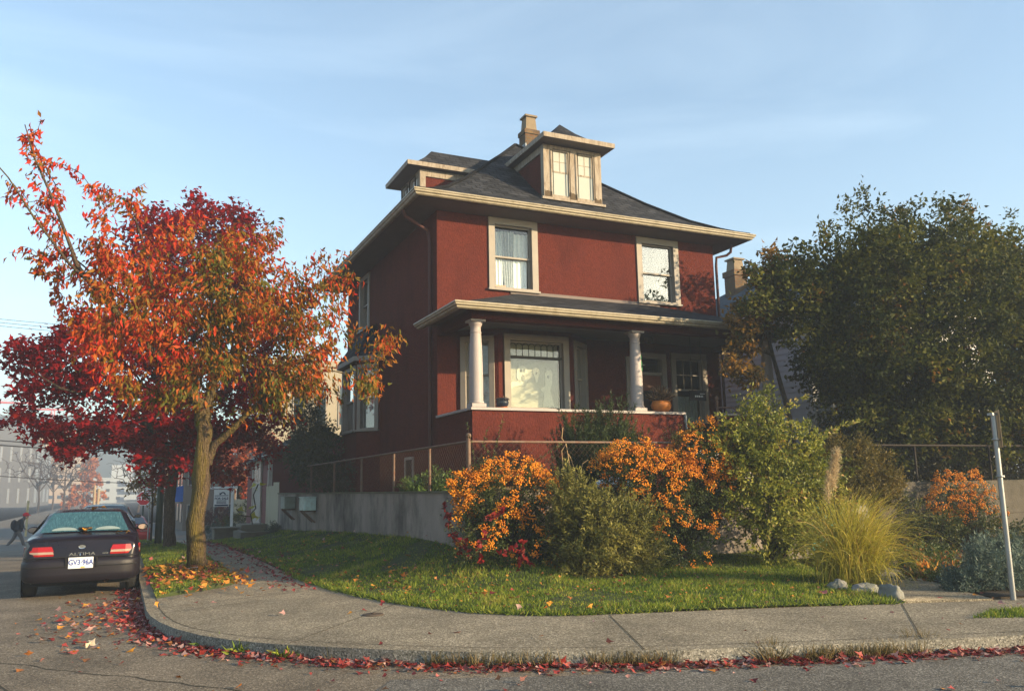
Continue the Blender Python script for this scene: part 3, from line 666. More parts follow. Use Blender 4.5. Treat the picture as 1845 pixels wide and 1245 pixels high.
# asphalt patch and cracks
pt = struct(sheet('road_patch', [(2.2, 7.2), (3.5, 6.6), (6.5, 5.6), (9, 4.9), (9, 2.5), (4.2, 3.6), (2.0, 5.4), (1.75, 6.6)], lambda x, y: zr(y)+.004, 1.0, aggregate('asphalt_patch', lin(.11, .10, .085), lin(.04, .036, .03), lin(.28, .26, .22), 85)))
cm = MB()
for seed, a, b in ((1, (-1.5, 10.5), (1.2, 7.2)), (2, (-3.5, 14), (-.5, 8)), (3, (1.6, 6.0), (-.6, 5.2))):
    P_ = [Vector((a[0]+(b[0]-a[0])*t+.12*noise.noise(Vector((t*9, seed, 0))), a[1]+(b[1]-a[1])*t+.12*noise.noise(Vector((t*9, seed, 5))), .004)) for t in np.linspace(0, 1, 26)]
    for p0, p1 in zip(P_, P_[1:]):
        nn_ = Vector((-(p1-p0).y, (p1-p0).x, 0)).normalized()*(.005+.004*random.random()); cm.quad(p0+nn_, p1+nn_, p1-nn_, p0-nn_)
struct(cm.build('crack', M_JOINT, road))
# lawns
def edge_dist(P):
    E = np.array(LAWN_EDGE); d = np.full(len(P), 1e9)
    for a, b in zip(E[:-1], E[1:]):
        ab = b-a; t = np.clip(((P-a)@ab)/(ab@ab), 0, 1); d = np.minimum(d, np.linalg.norm(P-(a+t[:, None]*ab), axis=1))
    return d
def lawn_rise(P):
    P = np.asarray(P, float); d = edge_dist(P); f = np.clip((P[:, 1]-10.5)/3, 0, 1); f = f*f*(3-2*f)
    f = f*np.clip(1-(P[:, 0]-5.6)/1.5, .25, 1)
    far = np.clip((P[:, 1]-15)/12, 0, 1)
    return .145+np.minimum(.03*np.minimum(d, 1)+.55*f*(1-.45*far)*np.power(np.minimum(d, 2.4)/2.3, 2.0), .75)
LAWN = LAWN_EDGE[:-1][5:]+[(8.62, 7.5), (8.75, 7.7), (8.95, 8.2), (9.3, 9.0), (10.5, 10.8), (11.6, 12.9), (5.25, 12.95), (5.25, 33), (2.85, 33)]
lawn = struct(sheet('lawn', LAWN, lambda x, y: float(lawn_rise([(x, y)])[0])+zr(y), .45, M_TURF, skirt=.15))
STRIP = [(.56, 13.35), (1.0, 13.75), (1.55, 14.25), (1.80, 14.7), (1.86, 15.5), (1.95, 18), (1.95, 44), (.56, 44)]
def strip_z(x, y): return .15+zr(y)+.05*max(0, min(1, min(x-.56, 1.95-x)/.4))
strip = struct(sheet('grass_verge', STRIP, strip_z, .4, M_TURF, skirt=.1))
yard = MB(); yard.box(5.27, 13.0, .2, 12.4, 30.4, YARD); yard.box(12.4, 16.2, .2, 14, 30.4, YARD-.002); yard.box(14, 13.0, .2, 40, 30.4, YARD-.001); yo = struct(yard.build('raised_yard', M_SOIL))
stair = MB()
for i in range(7): stair.box(12.42, 13.0+.35*i, .15, 13.98, 13.36+.35*i if i < 6 else 16.2, .30+.18*i)
struct(stair.build('garden_steps', M_CONC))
PATH = [(8.7, 7.45), (9.75, 7.05), (10.2, 7.9), (12.0, 10.6), (13.6, 12.9), (12.6, 12.9), (11.2, 10.9), (9.4, 8.4)]
path = struct(sheet('garden_path', PATH, lambda x, y: .15, .6, M_SIDE, skirt=.05))
bed = struct(sheet('planting_bed', [(9.8, 7.1), (16, 5.95), (30, 2.2), (40, 8), (40, 12.95), (13.65, 12.95), (12.0, 10.5), (10.25, 7.9)], lambda x, y: .145+.02*math.sin(x*3)*math.cos(y*2.3), .5, M_SOIL, skirt=.05))
# grass blades
M_GRASS = leafmat('grass', [(0, lin(.05, .085, .010)), (.35, lin(.115, .18, .016)), (.7, lin(.26, .29, .030)), (.9, lin(.40, .36, .06)), (1, lin(.30, .22, .09))], .4, .55, .25)
def blades(name, poly, zf, n, h, label, clump=0.0, w=.009, wfun=None):
    xs = [p[0] for p in poly]; ys = [p[1] for p in poly]; P = np.empty((0, 2))
    while len(P) < n:
        q = np.column_stack((rng.uniform(min(xs), max(xs), n), rng.uniform(min(ys), max(ys), n))); q = q[inpoly(q, poly)]
        if wfun is not None: q = q[rng.random(len(q)) < wfun(q)]
        P = np.vstack((P, q))
    P = P[:n]; nz = np.array([noise.noise(Vector((x*1.9, y*1.9, 3))) for x, y in P]); nf = np.array([noise.noise(Vector((x*7, y*7, 9))) for x, y in P])
    z = zf(P); L = h*(1+.55*nz+.5*nf)*rng.uniform(.6, 1.3, n); L = np.maximum(L, h*.3)
    d = np.column_stack((rng.normal(size=n)*.55+.25*nf, rng.normal(size=n)*.55, np.ones(n)))
    nb = np.array([noise.noise(Vector((x*.8, y*.8, 17))) for x, y in P]); t = np.clip(.36+.38*nz+.22*rng.normal(size=n)+.15*nf+.35*np.maximum(nb, 0), 0, 1); L *= np.where(nb < -.28, .45, 1)
    o = leaves(name, np.column_stack((P, z-.01)), d, rdir(n), L, w*rng.uniform(.7, 1.4, n), t, M_GRASS, None, BLADE_V, BLADE_F)
    return tag(o, label, 'grass', kind='stuff')
LV = [p for p in LAWN if p[1] < 34]
blades('grass', LV, lambda P: lawn_rise(P)+np.array([zr(y) for y in P[:, 1]]), 95000, .062, 'short green lawn grass between sidewalk and retaining wall', w=.011, wfun=lambda q: np.clip(1.25-(q[:, 1]-8)/16, .3, 1))
blades('verge_grass', STRIP, lambda P: np.array([strip_z(x, y) for x, y in P]), 26000, .06, 'grass on the verge under the street trees', w=.012, wfun=lambda q: np.clip(1.2-(q[:, 1]-13)/16, .12, 1))
ep = []
for (a, b), (c2, d) in zip(LAWN_EDGE[4:-1], LAWN_EDGE[5:]):
    L = math.hypot(c2-a, d-b)
    for _ in range(int(L*260)):
        t = random.random(); ep.append((a+(c2-a)*t+random.gauss(-.0, .035), b+(d-b)*t+random.gauss(0, .035)))
ep = np.array(ep); n = len(ep)
tag(leaves('edge_grass', np.column_stack((ep, np.full(n, .13)+np.array([zr(y) for y in ep[:, 1]]))), np.column_stack((rng.normal(size=(n, 2))*.9, np.ones(n)*.8)), rdir(n), rng.uniform(.05, .11, n), .011, np.clip(rng.normal(.45, .25, n), 0, 1), M_GRASS, None, BLADE_V, BLADE_F), 'ragged grass hanging over the lawn edge', 'grass', kind='stuff')
P2 = [(8.35, 6.3), (8.9, 6.0), (11.5, 5.2), (11.7, 5.75), (9.0, 6.55)]
blades('kerbside_grass', P2, lambda P: np.full(len(P), .125), 4500, .07, 'patch of grass between sidewalk slabs at right', w=.01)
# dry weeds along the kerb
def kerb_pts(n, lo, hi, out, sd):
    K = np.array(KERB[lo:hi]); L = np.linalg.norm(np.diff(K, axis=0), axis=1); cs = np.concatenate(([0], np.cumsum(L))); s = rng.uniform(0, cs[-1], n)
    i = np.clip(np.searchsorted(cs, s)-1, 0, len(L)-1); t = (s-cs[i])/L[i]; p = K[i]+(K[i+1]-K[i])*t[:, None]; d = (K[i+1]-K[i])/L[i][:, None]
    nrm = np.column_stack((d[:, 1], -d[:, 0])); nrm = np.where((nrm@np.array([-.7, -.7]))[:, None] > 0, nrm, -nrm)
    return p+nrm*(out+np.abs(rng.normal(size=n))*sd)[:, None], s
M_WEED = leafmat('dry_weed', [(0, lin(.05, .055, .015)), (.5, lin(.14, .10, .03)), (1, lin(.30, .21, .09))], .3, .6)
p, s = kerb_pts(4200, 12, 20, .01, .035)
keep = np.array([noise.noise(Vector((v*.9, 1, 2)))+.35*noise.noise(Vector((v*4, 5, 2))) for v in s]) > rng.uniform(-.1, .35, len(s)); p = p[keep]; n = len(p)
tag(leaves('kerb_weeds', np.column_stack((p, np.zeros(n))), np.column_stack((rng.normal(size=(n, 2))*.35, np.ones(n))), rdir(n), rng.uniform(.06, .19, n), .006, rng.random(n), M_WEED, None, BLADE_V, BLADE_F), 'dry weeds growing in the gutter against the kerb', 'weeds', kind='stuff')
def tuft(x, y, z, n, h, sd, label, material, lean=.5, w=.007, name='grass_tuft', cat='grass tuft', V=BLADE_V, Fc=BLADE_F, group=None):
    t = rng.normal(size=(n, 2)); d = np.column_stack((t*lean, np.ones(n)))
    o = leaves(name, np.column_stack((x+t[:, 0]*sd, y+t[:, 1]*sd, np.full(n, z))), d, rdir(n), h*rng.uniform(.45, 1.1, n), w, rng.random(n), material, None, V, Fc)
    return tag(o, label, cat, group)
for px, py, hh, lab in ((1388, 1188, .22, 'dry grass tuft in the gutter, largest of the four, leftmost on the right kerb'), (1592, 1178, .15, 'low dry grass tuft against the kerb, between two taller tufts'), (1653, 1170, .22, 'tall dry grass tuft against the kerb, nearest the leaning sign'), (1470, 1188, .13, 'short wispy grass tuft in the red gutter leaves')):
    P = at_g(px, py); tuft(P[0], P[1], 0, 330, hh, .07, lab, M_WEED, .55, group='dry tufts along the kerb')
for px, py, lab in ((385, 1160, 'green dandelion clump at the foot of the kerb, left one'), (440, 1172, 'green dandelion clump at the foot of the kerb, middle one'), (512, 1180, 'green dandelion clump at the foot of the kerb, right one'), (866, 1054, 'bright green leafy weed at the front of the lawn'), (845, 990, 'broad green leaves at the foot of the wall corner')):
    P = at_g(px, py, .02 if py > 1100 else .16); big = 1 if py > 1000 else 1.8
    tuft(P[0], P[1], P[2] if py > 1000 else .45, 46, .13*big, .05*big, lab, M_GRASS, 1.0, .035*big, 'leafy_weed', 'weed', LEAF_V, LEAF_F, 'leafy weeds')
# fallen leaves
M_LITTER = leafmat('fallen_leaf', [(0, lin(.10, .012, .012)), (.25, lin(.22, .020, .016)), (.45, lin(.30, .05, .04)), (.6, lin(.34, .17, .15)), (.72, lin(.40, .25, .22)), (.8, lin(.16, .07, .03)), (.9, lin(.42, .14, .02)), (1, lin(.48, .24, .03))], .15, .6, .35)
def litter(name, P, z, size, tint, label, tilt=.35):
    n = len(P); d = np.column_stack((rng.normal(size=(n, 2)), rng.normal(size=n)*tilt)); nm = np.column_stack((rng.normal(size=(n, 2))*tilt, np.ones(n)))
    L = size*rng.uniform(.5, 1.3, n)
    o = leaves(name, np.column_stack((P, z+rng.uniform(.004, .03, n))), d, nm, L, L*rng.uniform(.55, .95, n), tint, M_LITTER, None, MAPLE_V if tilt > .2 else LEAF_V, MAPLE_F if tilt > .2 else LEAF_F)
    return tag(o, label, 'leaves', kind='stuff')
p, s = kerb_pts(5200, 3, 22, .0, .16); w = np.interp(s, [0, 6, 9, 14, 24, 30], [.6, 1, 1, 1, .55, .5]); p = p[rng.random(len(p)) < w]
litter('gutter_leaves', p, 0, .075, np.clip(rng.beta(1.1, 1.6, len(p))*.95, 0, 1), 'drift of red and pink fallen leaves along the gutter')
q = np.column_stack((rng.uniform(-.9, .36, 900), rng.normal(12.6, 1.3, 900))); q = q[rng.random(900) < np.clip((q[:, 0]+.9)/1.2, .05, 1)]
litter('kerbside_leaves', q, 0, .09, rng.random(len(q))**.9, 'fallen leaves gathered behind the parked car')
q = np.column_stack((rng.uniform(-4, 9, 900), rng.uniform(3.5, 16, 900)))
Kd = np.min(np.linalg.norm(q[:, None]-np.array(KERB[3:21])[None], axis=2), axis=1); inroad = ~inpoly(q, SW)
q1 = q[inroad & (rng.random(900) < np.exp(-Kd/1.5)*.9+.06)]; litter('road_leaves', q1, 0, .075, rng.random(len(q1))**.8, 'scattered leaves lying on the asphalt')
q = np.column_stack((rng.uniform(.5, 12, 500), rng.uniform(5, 16, 500))); q = q[inpoly(q, SW) & ~inpoly(q, LAWN)]; q = q[rng.random(len(q)) < .22]
litter('sidewalk_leaves', q, .128, .075, .15+.85*rng.random(len(q)), 'single leaves lying on the wide sidewalk corner')
q = np.column_stack((rng.normal(2.75, .28, 900), rng.uniform(13, 34, 900))); q = q[(q[:, 0] > 1.9)]
litter('path_edge_leaves', q, .14+np.array([zr(y) for y in q[:, 1]]), .085, np.clip(rng.random(len(q))*.6, 0, 1), 'red leaves along the lawn side of the far sidewalk')
q = np.column_stack((rng.normal(1.3, .5, 620), rng.normal(15.9, 1.5, 620))); q = q[(q[:, 0] > .5) & (q[:, 0] < 2.2)]
litter('verge_leaves', q, np.array([strip_z(x, y) for x, y in q])+.03, .11, np.where(rng.random(len(q)) < .6, .86+.14*rng.random(len(q)), rng.random(len(q))), 'orange cherry leaves around the foot of the cherry tree')
q = np.column_stack((rng.uniform(2.9, 9, 600), rng.uniform(8, 22, 600))); q = q[inpoly(q, LAWN)]; q = q[rng.random(len(q)) < np.clip(1.2-(q[:, 0]-2.9)/4, .15, 1)]
litter('lawn_leaves', q, lawn_rise(q)+.05, .085, np.where(rng.random(len(q)) < .6, .85+.15*rng.random(len(q)), rng.random(len(q))), 'orange leaves scattered over the lawn')
q = np.column_stack((rng.uniform(3, 9, 900), rng.uniform(8, 14, 900))); q = q[inpoly(q, LAWN)]
litter('lawn_debris', q, lawn_rise(q)+.035, .045, .78+.14*rng.random(len(q)), 'small brown dead leaves and bits caught in the lawn')
P = at_g(162, 1168); o = leaves('curled_leaf', np.array([[P[0]-.04, P[1], .01], [P[0], P[1]+.02, .03], [P[0]+.02, P[1], .01]]), rdir(3)+np.array([0, 0, .6]), rdir(3), .09, .09, .5, mat('pale_dry_leaf', lin(.55, .45, .33), .8, .1, 20), None, MAPLE_V, MAPLE_F); tag(o, 'pale curled leaf lying alone on the asphalt', 'leaf')
mb = MB(); P = at_g(672, 1107, .128); mb.lathe([(.0, .012), (.11, .012), (.125, .008), (.13, 0)], (P[0], P[1], .128), 20); mb.lathe([(.02, .014), (.03, .018), (.0, .018)], (P[0], P[1], .128), 8)
tag(mb.build('valve_cover', mat('rusty_iron', lin(.07, .05, .035), .7, .3, 20, .3, 60)), 'small round iron valve cover set in the sidewalk', 'valve cover')

# ------------------------------------------------------------------ retaining walls and fences
def oldwall(name):
    m = mat(name, lin(.24, .205, .18), .92, .25, 1.3, .35, 30, .15, dirt=lin(.022, .021, .015), dscale=.62, damt=1.0, stretch=(1, 1, .6), fine=.12, fscale=60); return m
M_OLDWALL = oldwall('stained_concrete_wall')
wallL = thing('retaining_wall', 'long stained grey concrete retaining wall under the chain link fence', 'wall', (5.2, 20, .1))
mb = MB(); mb.box(5.10, 12.75, -.6, 5.30, 30.5, 1.52); mb.box(5.30, 12.75, -.1, 12.40, 12.95, 1.518); mb.build('wall_body', M_OLDWALL, wallL)
mb = MB(); mb.box(5.07, 12.72, 1.521, 5.33, 30.5, 1.56); mb.box(5.33, 12.72, 1.521, 12.4, 12.98, 1.558); mb.build('coping', mat('mossy_coping', lin(.10, .095, .06), .95, .3, 3, .4, 40), wallL)
wallR = thing('retaining_wall', 'bare grey concrete retaining wall beside the steps on the right', 'wall', (18, 12.9, .1))
mb = MB(); mb.box(14.0, 12.75, -.1, 34, 12.95, 1.55); mb.box(13.99, 12.95, -.1, 14.15, 16, 1.5); mb.build('wall_body', mat('shade_darkened_concrete', lin(.085, .075, .06), .92, .25, 1.3, .35, 30, .12, dirt=lin(.03, .03, .02), dscale=.8, damt=.8, fine=.15, fscale=40), wallR)  # shade on this wall is put into a darker base colour; blotches are stains
mb = MB(); mb.box(14.0, 12.742, .80, 34, 12.75, .815); mb.build('form_line', M_JOINT, wallR)
pil = MB(); pil.box(13.62, 12.62, .1, 13.97, 12.98, 1.64); pil.box(13.58, 12.58, 1.641, 14.0, 13.02, 1.70); tag(pil.build('gate_pillar', M_CONC, bevel=.01), 'grey concrete gate pillar behind the pampas plume', 'pillar')
M_TEAL = mat('teal_paint', lin(.04, .34, .32), .5, .15, 4, .1, 40)
g = thing('garden_gate', 'turquoise painted board gate behind the pampas grass', 'gate', (13.1, 12.8, .2))
mb = MB()
for i in range(7): mb.box(12.55+.15*i, 12.80, .25, 12.55+.15*i+.142, 12.825, 1.42+.06*math.sin(PI*i/6))
mb.build('board', M_TEAL, g)
for z in (.45, 1.1): mb = MB(); mb.box(12.55, 12.826, z, 13.6, 12.86, z+.1); mb.build('rail', M_TEAL, g)
M_RUST = mat('rusty_galvanised', lin(.13, .085, .058), .65, .3, 9, .15, 60, .4, dirt=lin(.13, .045, .018), dscale=6, damt=.9)
M_DKRUST = mat('dark_rust', lin(.018, .012, .009), .8, .3, 9)
def chainlink(name, label, pts, posts, z0, ztop, mesh_step=.11, big=None, mm=None):
    M_RUST = mm or globals()['M_RUST']
    t = thing(name, label, 'fence', (*pts[0], z0))
    mb = MB(); mb.tube([(x, y, ztop) for x, y in pts], .022, 8); mb.build('top_rail', M_RUST, t)
    for i, (x, y) in enumerate(posts):
        mb = MB(); r = .038 if i == big else .026; h = ztop+.06 if i == big else ztop-.02
        mb.tube([(x, y, z0), (x, y, h)], r, 10)
        if i == big: mb.sphere((x, y, h+.035), .048)
        mb.build('post', M_RUST, t)
    mb = MB()
    for (a, b), (c2, d) in zip(pts, pts[1:]):
        L = math.hypot(c2-a, d-b); H = ztop-z0-.05; k = int((L+H)/mesh_step)
        for i in range(k):
            for sgn in (1, -1):
                u0 = i*mesh_step-H if sgn > 0 else i*mesh_step
                ua, za, ub, zb = u0, 0, u0+sgn*H, H
                if sgn > 0: ua, ub = u0, u0+H
                lo, hi = (ua, ub) if ua < ub else (ub, ua)
                if hi < 0 or lo > L: continue
                def at(u): return za+(zb-za)*(u-ua)/(ub-ua)
                l2, h2 = max(lo, 0), min(hi, L)
                if h2-l2 < .02: continue
                mb.tube([(a+(c2-a)*u/L, b+(d-b)*u/L, z0+.03+at(u)) for u in (l2, h2)], .0015, 3, 0, caps=False)
    mb.build('wire_mesh', M_RUST, t); return t
pf = [(5.2, 12.85), (5.2, 14.75), (5.2, 17.0), (5.2, 19.6), (5.2, 22.4), (5.2, 25.4)]
chainlink('chain_link_fence', 'rusty chain link fence along the top of the long side wall', [(5.2, 12.85), (5.2, 26)], pf[1:], 1.56, 2.36)
chainlink('chain_link_fence', 'rusty chain link fence with ball topped corner post in front of the porch', [(5.2, 12.82), (9.6, 12.82)], [(5.2, 12.82), (8.45, 12.82), (9.6, 12.82)], 1.56, 2.36, big=0)
chainlink('chain_link_fence', 'dark chain link fence on the right wall under the big evergreen', [(14.1, 12.85), (30, 12.85)], [(14.1, 12.85), (15.75, 12.85), (18.2, 12.85), (20.6, 12.85)], 1.56, 2.34, .16, mm=M_DKRUST)
# board fence, mailboxes, planter, timbers
M_FENCEW = mat('pale_fence_board', lin(.42, .38, .28), .85, .12, 6, .2, 40, stretch=(3, 3, .4), dirt=lin(.2, .17, .1), dscale=3)
bf = thing('board_fence', 'pale upright board fence between the concrete wall and the garage', 'fence', (5.2, 31.8, 0))
mb = MB()
for i in range(14): mb.box(5.12, 30.55+.2*i, -.35, 5.145, 30.55+.2*i+.185, 1.82+.06*noise.noise(Vector((i*1.3, 2, 1)))+(.12 if i < 6 else 0))
mb.build('boards', M_FENCEW, bf)
for z in (.3, 1.3): mb = MB(); mb.box(5.146, 30.55, z, 5.2, 33.2, z+.1); mb.build('rail', M_FENCEW, bf)
M_MAILA = mat('dull_green_grey_enamel', lin(.20, .24, .21), .5, .1, 5, dirt=lin(.12, .1, .07), dscale=6); M_MAILB = mat('pale_blue_enamel', lin(.42, .55, .52), .45, .08, 5, dirt=lin(.2, .16, .1), dscale=7)
def mailbox(y, m, label):
    t = thing('mailbox', label, 'mailbox', (4.95, y, 1.0), 'mailboxes on brackets on the wall')
    mb = MB(); mb.box(4.74, y-.36, 1.06, 5.08, y+.36, 1.42); mb.box(4.72, y-.38, 1.421, 5.08, y+.38, 1.445); mb.build('box', m, t, bevel=.012)
    mb = MB(); mb.box(4.77, y-.375, 1.09, 5.05, y-.361, 1.39); fl_ = mb.build('flap', m, t); mb = MB(); mb.box(4.80, y-.395, 1.22, 5.02, y-.376, 1.25); mb.build('handle', m, fl_)
    for dy in (-.2, .2): mb = MB(); mb.tube([(4.76, y+dy, 1.03), (5.085, y+dy, .72)], .022, 6); mb.box(4.74, y+dy-.02, 1.02, 5.09, y+dy+.02, 1.058); mb.build('bracket', M_RUST, t)
mailbox(27.5, M_MAILA, 'grey green mailbox on the wall, nearer the board fence'); mailbox(24.4, M_MAILB, 'pale blue mailbox on the wall, nearer the street corner')
pl = thing('planter_box', 'square timber planter with a bare vine by the garage door', 'planter', (4.6, 33.2, -.1))
mb = MB(); mb.box(4.15, 32.6, -.3, 5.08, 34.2, .42); mb.build('box', mat('grey_timber', lin(.17, .15, .11), .9, .2, 5, .3, 30, stretch=(.6, .6, 5)), pl)
mb = MB(); mb.tube([(4.6, 33.0, .4), (4.5, 32.9, .8), (4.7, 33, 1.0), (4.6, 33, 1.5), (4.75, 32.9, 1.9)], .025, 6); mb.tube([(4.5, 32.9, .7), (4.2, 33, .75), (4.0, 33.1, 1.0)], .02, 6); mb.build('vine', mat('vine_bark', lin(.06, .045, .03), .9), pl)
M_YELLOWLEAF = leafmat('yellow_leaf', [(0, lin(.35, .30, .03)), (1, lin(.5, .42, .06))], .4)
b = np.array([[4.6, 33, 1.0], [4.7, 32.9, 1.9], [4.65, 32.9, 1.75], [4.2, 33, .8], [4.05, 33.1, 1.0], [4.5, 33, .75], [4.8, 32.9, 1.85], [4.9, 33, .7], [4.75, 33, .65]]); leaves('vine_leaf', b, rdir(9)*[1, 1, .3], rdir(9), .34, .3, rng.random(9), M_YELLOWLEAF, pl, MAPLE_V, MAPLE_F)
M_TIMB = mat('old_timber', lin(.13, .115, .085), .9, .25, 5, .3, 30)
mb = MB(); mb.box(3.75, 29.6, .0, 5.05, 29.9, .28); mb.box(3.75, 29.9, .0, 4.0, 31.6, .279); tag(mb.build('landscape_timber', M_TIMB), 'low L shaped grey timber bed edging below the mailboxes', 'timber')
mb = MB(); mb.box(3.2, 32.4, -.1, 4.0, 33.4, .30); mb.box(3.15, 32.35, .301, 4.05, 33.45, .35); tag(mb.build('timber_seat', M_TIMB), 'short blocky timber step beside the far sidewalk', 'timber')
# things on the porch and terrace
def pot(name, label, loc, prof, m, plant=None, extra=None):
    t = thing(name, label, 'flower pot', loc); mb = MB(); mb.lathe(prof, loc, 20); mb.build('pot', m, t); return t
M_NAVY = mat('navy_glaze', lin(.015, .02, .035), .25, .1, 5, spec=.5); M_TERRA = mat('terracotta', lin(.42, .12, .035), .7, .15, 6)
L = (7.52, YP+.10, 3.312)
t = pot('flower_pot', 'round dark blue glazed pot with dead stems on the porch ledge', L, [(.08, .02), (.125, .06), (.14, .12), (.125, .18), (.14, .195), (.14, .215), (.12, .215), (.11, .16), (0, .15)], M_NAVY)
mb = MB(); mb.lathe([(.0, 0), (.11, 0), (.125, .022), (.10, .018), (0, .018)], L, 18); mb.build('saucer', M_TERRA, t)
M_DEAD = leafmat('dead_leaf', [(0, lin(.07, .04, .02)), (1, lin(.28, .17, .08))], .25)
n = 70; d = rdir(n); d[:, 2] = np.abs(d[:, 2])*.6; leaves('dead_plant', np.tile(np.array(L)+[0, 0, .17], (n, 1))+d*[.09, .09, .05], d, rdir(n), .08, .03, rng.random(n), M_DEAD, t)
L = (11.72, YP+.10, 3.312)
t = pot('flower_pot', 'round orange pot of dried flowers at the end of the porch ledge', L, [(.12, 0), (.19, .03), (.24, .11), (.245, .17), (.22, .24), (.19, .27), (.17, .27), (.16, .2), (0, .2)], mat('orange_glaze', lin(.48, .15, .02), .5, .15, 8))
n = 420; d = rdir(n); d[:, 2] = np.abs(d[:, 2])*.9+.1; leaves('dried_flower', np.tile(np.array(L)+[0, 0, .27], (n, 1))+d*rng.uniform(.02, .30, (n, 1)), d, rdir(n), .13, .03, rng.random(n), M_DEAD, t)
t = thing('pumpkin', 'orange pumpkin on the top porch step beside the pipe post', 'pumpkin', (12.62, 16.2, 2.4))
mb = MB(); vs = []
for i in range(9):
    ph = PI*i/8
    for j in range(32):
        th = 2*PI*j/32; r = .19*(math.sin(ph)**.8)*(1-.10*abs(math.sin(4*th))); vs.append((12.62+r*math.cos(th), 16.25+r*math.sin(th), 2.56-.15*math.cos(ph)))
mb.add(vs, [(i*32+j, i*32+(j+1) % 32, (i+1)*32+(j+1) % 32, (i+1)*32+j) for i in range(8) for j in range(32)], smooth=True); mb.build('flesh', mat('pumpkin_skin', lin(.62, .17, .015), .5, .12, 6), t)
mb = MB(); mb.tube([(12.62, 16.25, 2.7), (12.63, 16.25, 2.76), (12.66, 16.24, 2.8)], [.025, .018, .02], 6); mb.build('stem', M_WEED, t)
mb = MB(); 
for a, z in ((0, 0), (1, .03), (2, -.01)): mb.sphere((8.05+.22*a, 13.2+.05*a, 1.62+z), .2, 0, 9, 6, (1.1, .6, .55))
tag(mb.build('plastic_bag', mat('white_plastic', lin(.7, .7, .7), .4, .08, 6, .6, 9)), 'crumpled white plastic bag on the terrace behind the shrubs', 'bag')
mb = MB(); mb.lathe([(.28, 0), (.30, .05), (.33, .42), (.36, .44), (.36, .5), (.31, .5), (.29, .4), (0, .38)], (9.0, 13.5, 1.45), 22); tag(mb.build('stone_urn', M_POT), 'pale stone garden urn beside the dark rosemary bush', 'urn')
mb = MB()
for k, (y, x) in enumerate(((13.3, 5.6),)): mb.box(5.32, 13.02, 1.45, 6.6, 13.35, 1.62)
tag(mb.build('brick_edging', M_BRICK), 'low red brick edging on top of the wall corner', 'edging')
M_ROCK = mat('grey_rock', lin(.17, .165, .155), .9, .3, 4, .9, 14, dirt=lin(.1, .12, .05), dscale=3)
def rock(x, y, z, rx, ry, rz, label, sd):
    bm = bmesh.new(); bmesh.ops.create_icosphere(bm, subdivisions=4, radius=1)
    for v in bm.verts:
        k = 1+.45*noise.noise(v.co*1.1+Vector((sd, 0, 0)))+.3*abs(noise.noise(v.co*1.9+Vector((sd, 3, 0))))+.1*noise.noise(v.co*5); q = v.co*k
        v.co = (x+q.x*rx, y+q.y*ry, z+max(q.z, -.35)*rz)
    for f in bm.faces: f.smooth = True
    me = bpy.data.meshes.new('rock'); bm.to_mesh(me); bm.free(); me.materials.append(M_ROCK); return tag(link('rock', me), label, 'rock', 'edging rocks by the path')
rock(8.85, 8.62, .18, .13, .11, .11, 'small pale rock with a pebble on top, at the left foot of the pampas', 1); rock(8.95, 8.28, .17, .20, .13, .09, 'long low bluish rock under the pampas grass', 4); rock(8.86, 7.78, .16, .10, .15, .13, 'pointed pale rock at the corner of the path', 9)
t = thing('sign_post', 'galvanised metal sign post with sign seen edge-on by the right sidewalk', 'sign', (10.0, 6.96, .13)); M_GALV = mat('galvanised', lin(.27, .275, .28), .4, .12, 6, metal=.6, spec=.5)
mb = MB(); mb.tube([(10.0, 6.96, .1), (10.02, 6.96, 2.40)], .032, 12); mb.build('pole', M_GALV, t)
mb = MB(); mb.box(9.965, 6.925, 2.385, 10.06, 7.0, 2.415); mb.build('cap', M_GALV, t)
for z in (2.08, 1.62): mb = MB(); mb.lathe([(.034, z-.012), (.044, z-.012), (.044, z+.012), (.034, z+.012)], (10.014, 6.96, 0), 12); mb.box(10.045, 6.945, z-.012, 10.085, 6.975, z+.012); mb.build('clamp', M_GALV, t)
fnS, LS = segfn((10.03, 6.88), (10.29, 7.13), (9, 8))
mb = MB(); mb.fbox(fnS, 0, .30, 0, .006, 1.98, 2.45); mb.build('sign_plate', mat('tan_sign_edge', lin(.55, .36, .20), .5, .08, 5), t)
# ------------------------------------------------------------------ trees
def barkmat(name, col, moss=None, mamt=.8):
    return mat(name, col, .95, .6, 9, 1.0, 16, .08, stretch=(2.6, 2.6, .5), dirt=moss, dscale=1.0, damt=mamt, fine=.45, fscale=38, bdist=.09)
M_BARKC = barkmat('mossy_cherry_bark', lin(.085, .06, .04), lin(.15, .115, .012), .85)
M_BARKM = barkmat('maple_bark', lin(.06, .045, .034)); M_BARKD = barkmat('dark_bark', lin(.045, .035, .025))
def trunk_part(tree, nodes, par, R, sk, skr, mbark, n=14):
    """trunk and main limbs as smooth tubes (sk = polylines of (points, radii)), twigs as thin tubes"""
    mb = MB()
    for pts, rr in sk:
        P = []; r2 = []
        for i in range(len(pts)-1):
            for k in range(4):
                t = k/4; P.append(np.array(pts[i])*(1-t)+np.array(pts[i+1])*t); r2.append(rr[i]*(1-t)+rr[i+1]*t)
        P.append(np.array(pts[-1])); r2.append(rr[-1])
        P = [p+(np.array([noise.noise(Vector((i*.35, 1, rr[0]*9))), noise.noise(Vector((i*.35, 7, rr[0]*9))), 0])*.25*r2[i]) for i, p in enumerate(P)]
        mb.tube(P, r2, n, 0, jitter=.28)
    branch_mesh(mb, nodes, par, R, skr); return mb.build('trunk', mbark, tree)
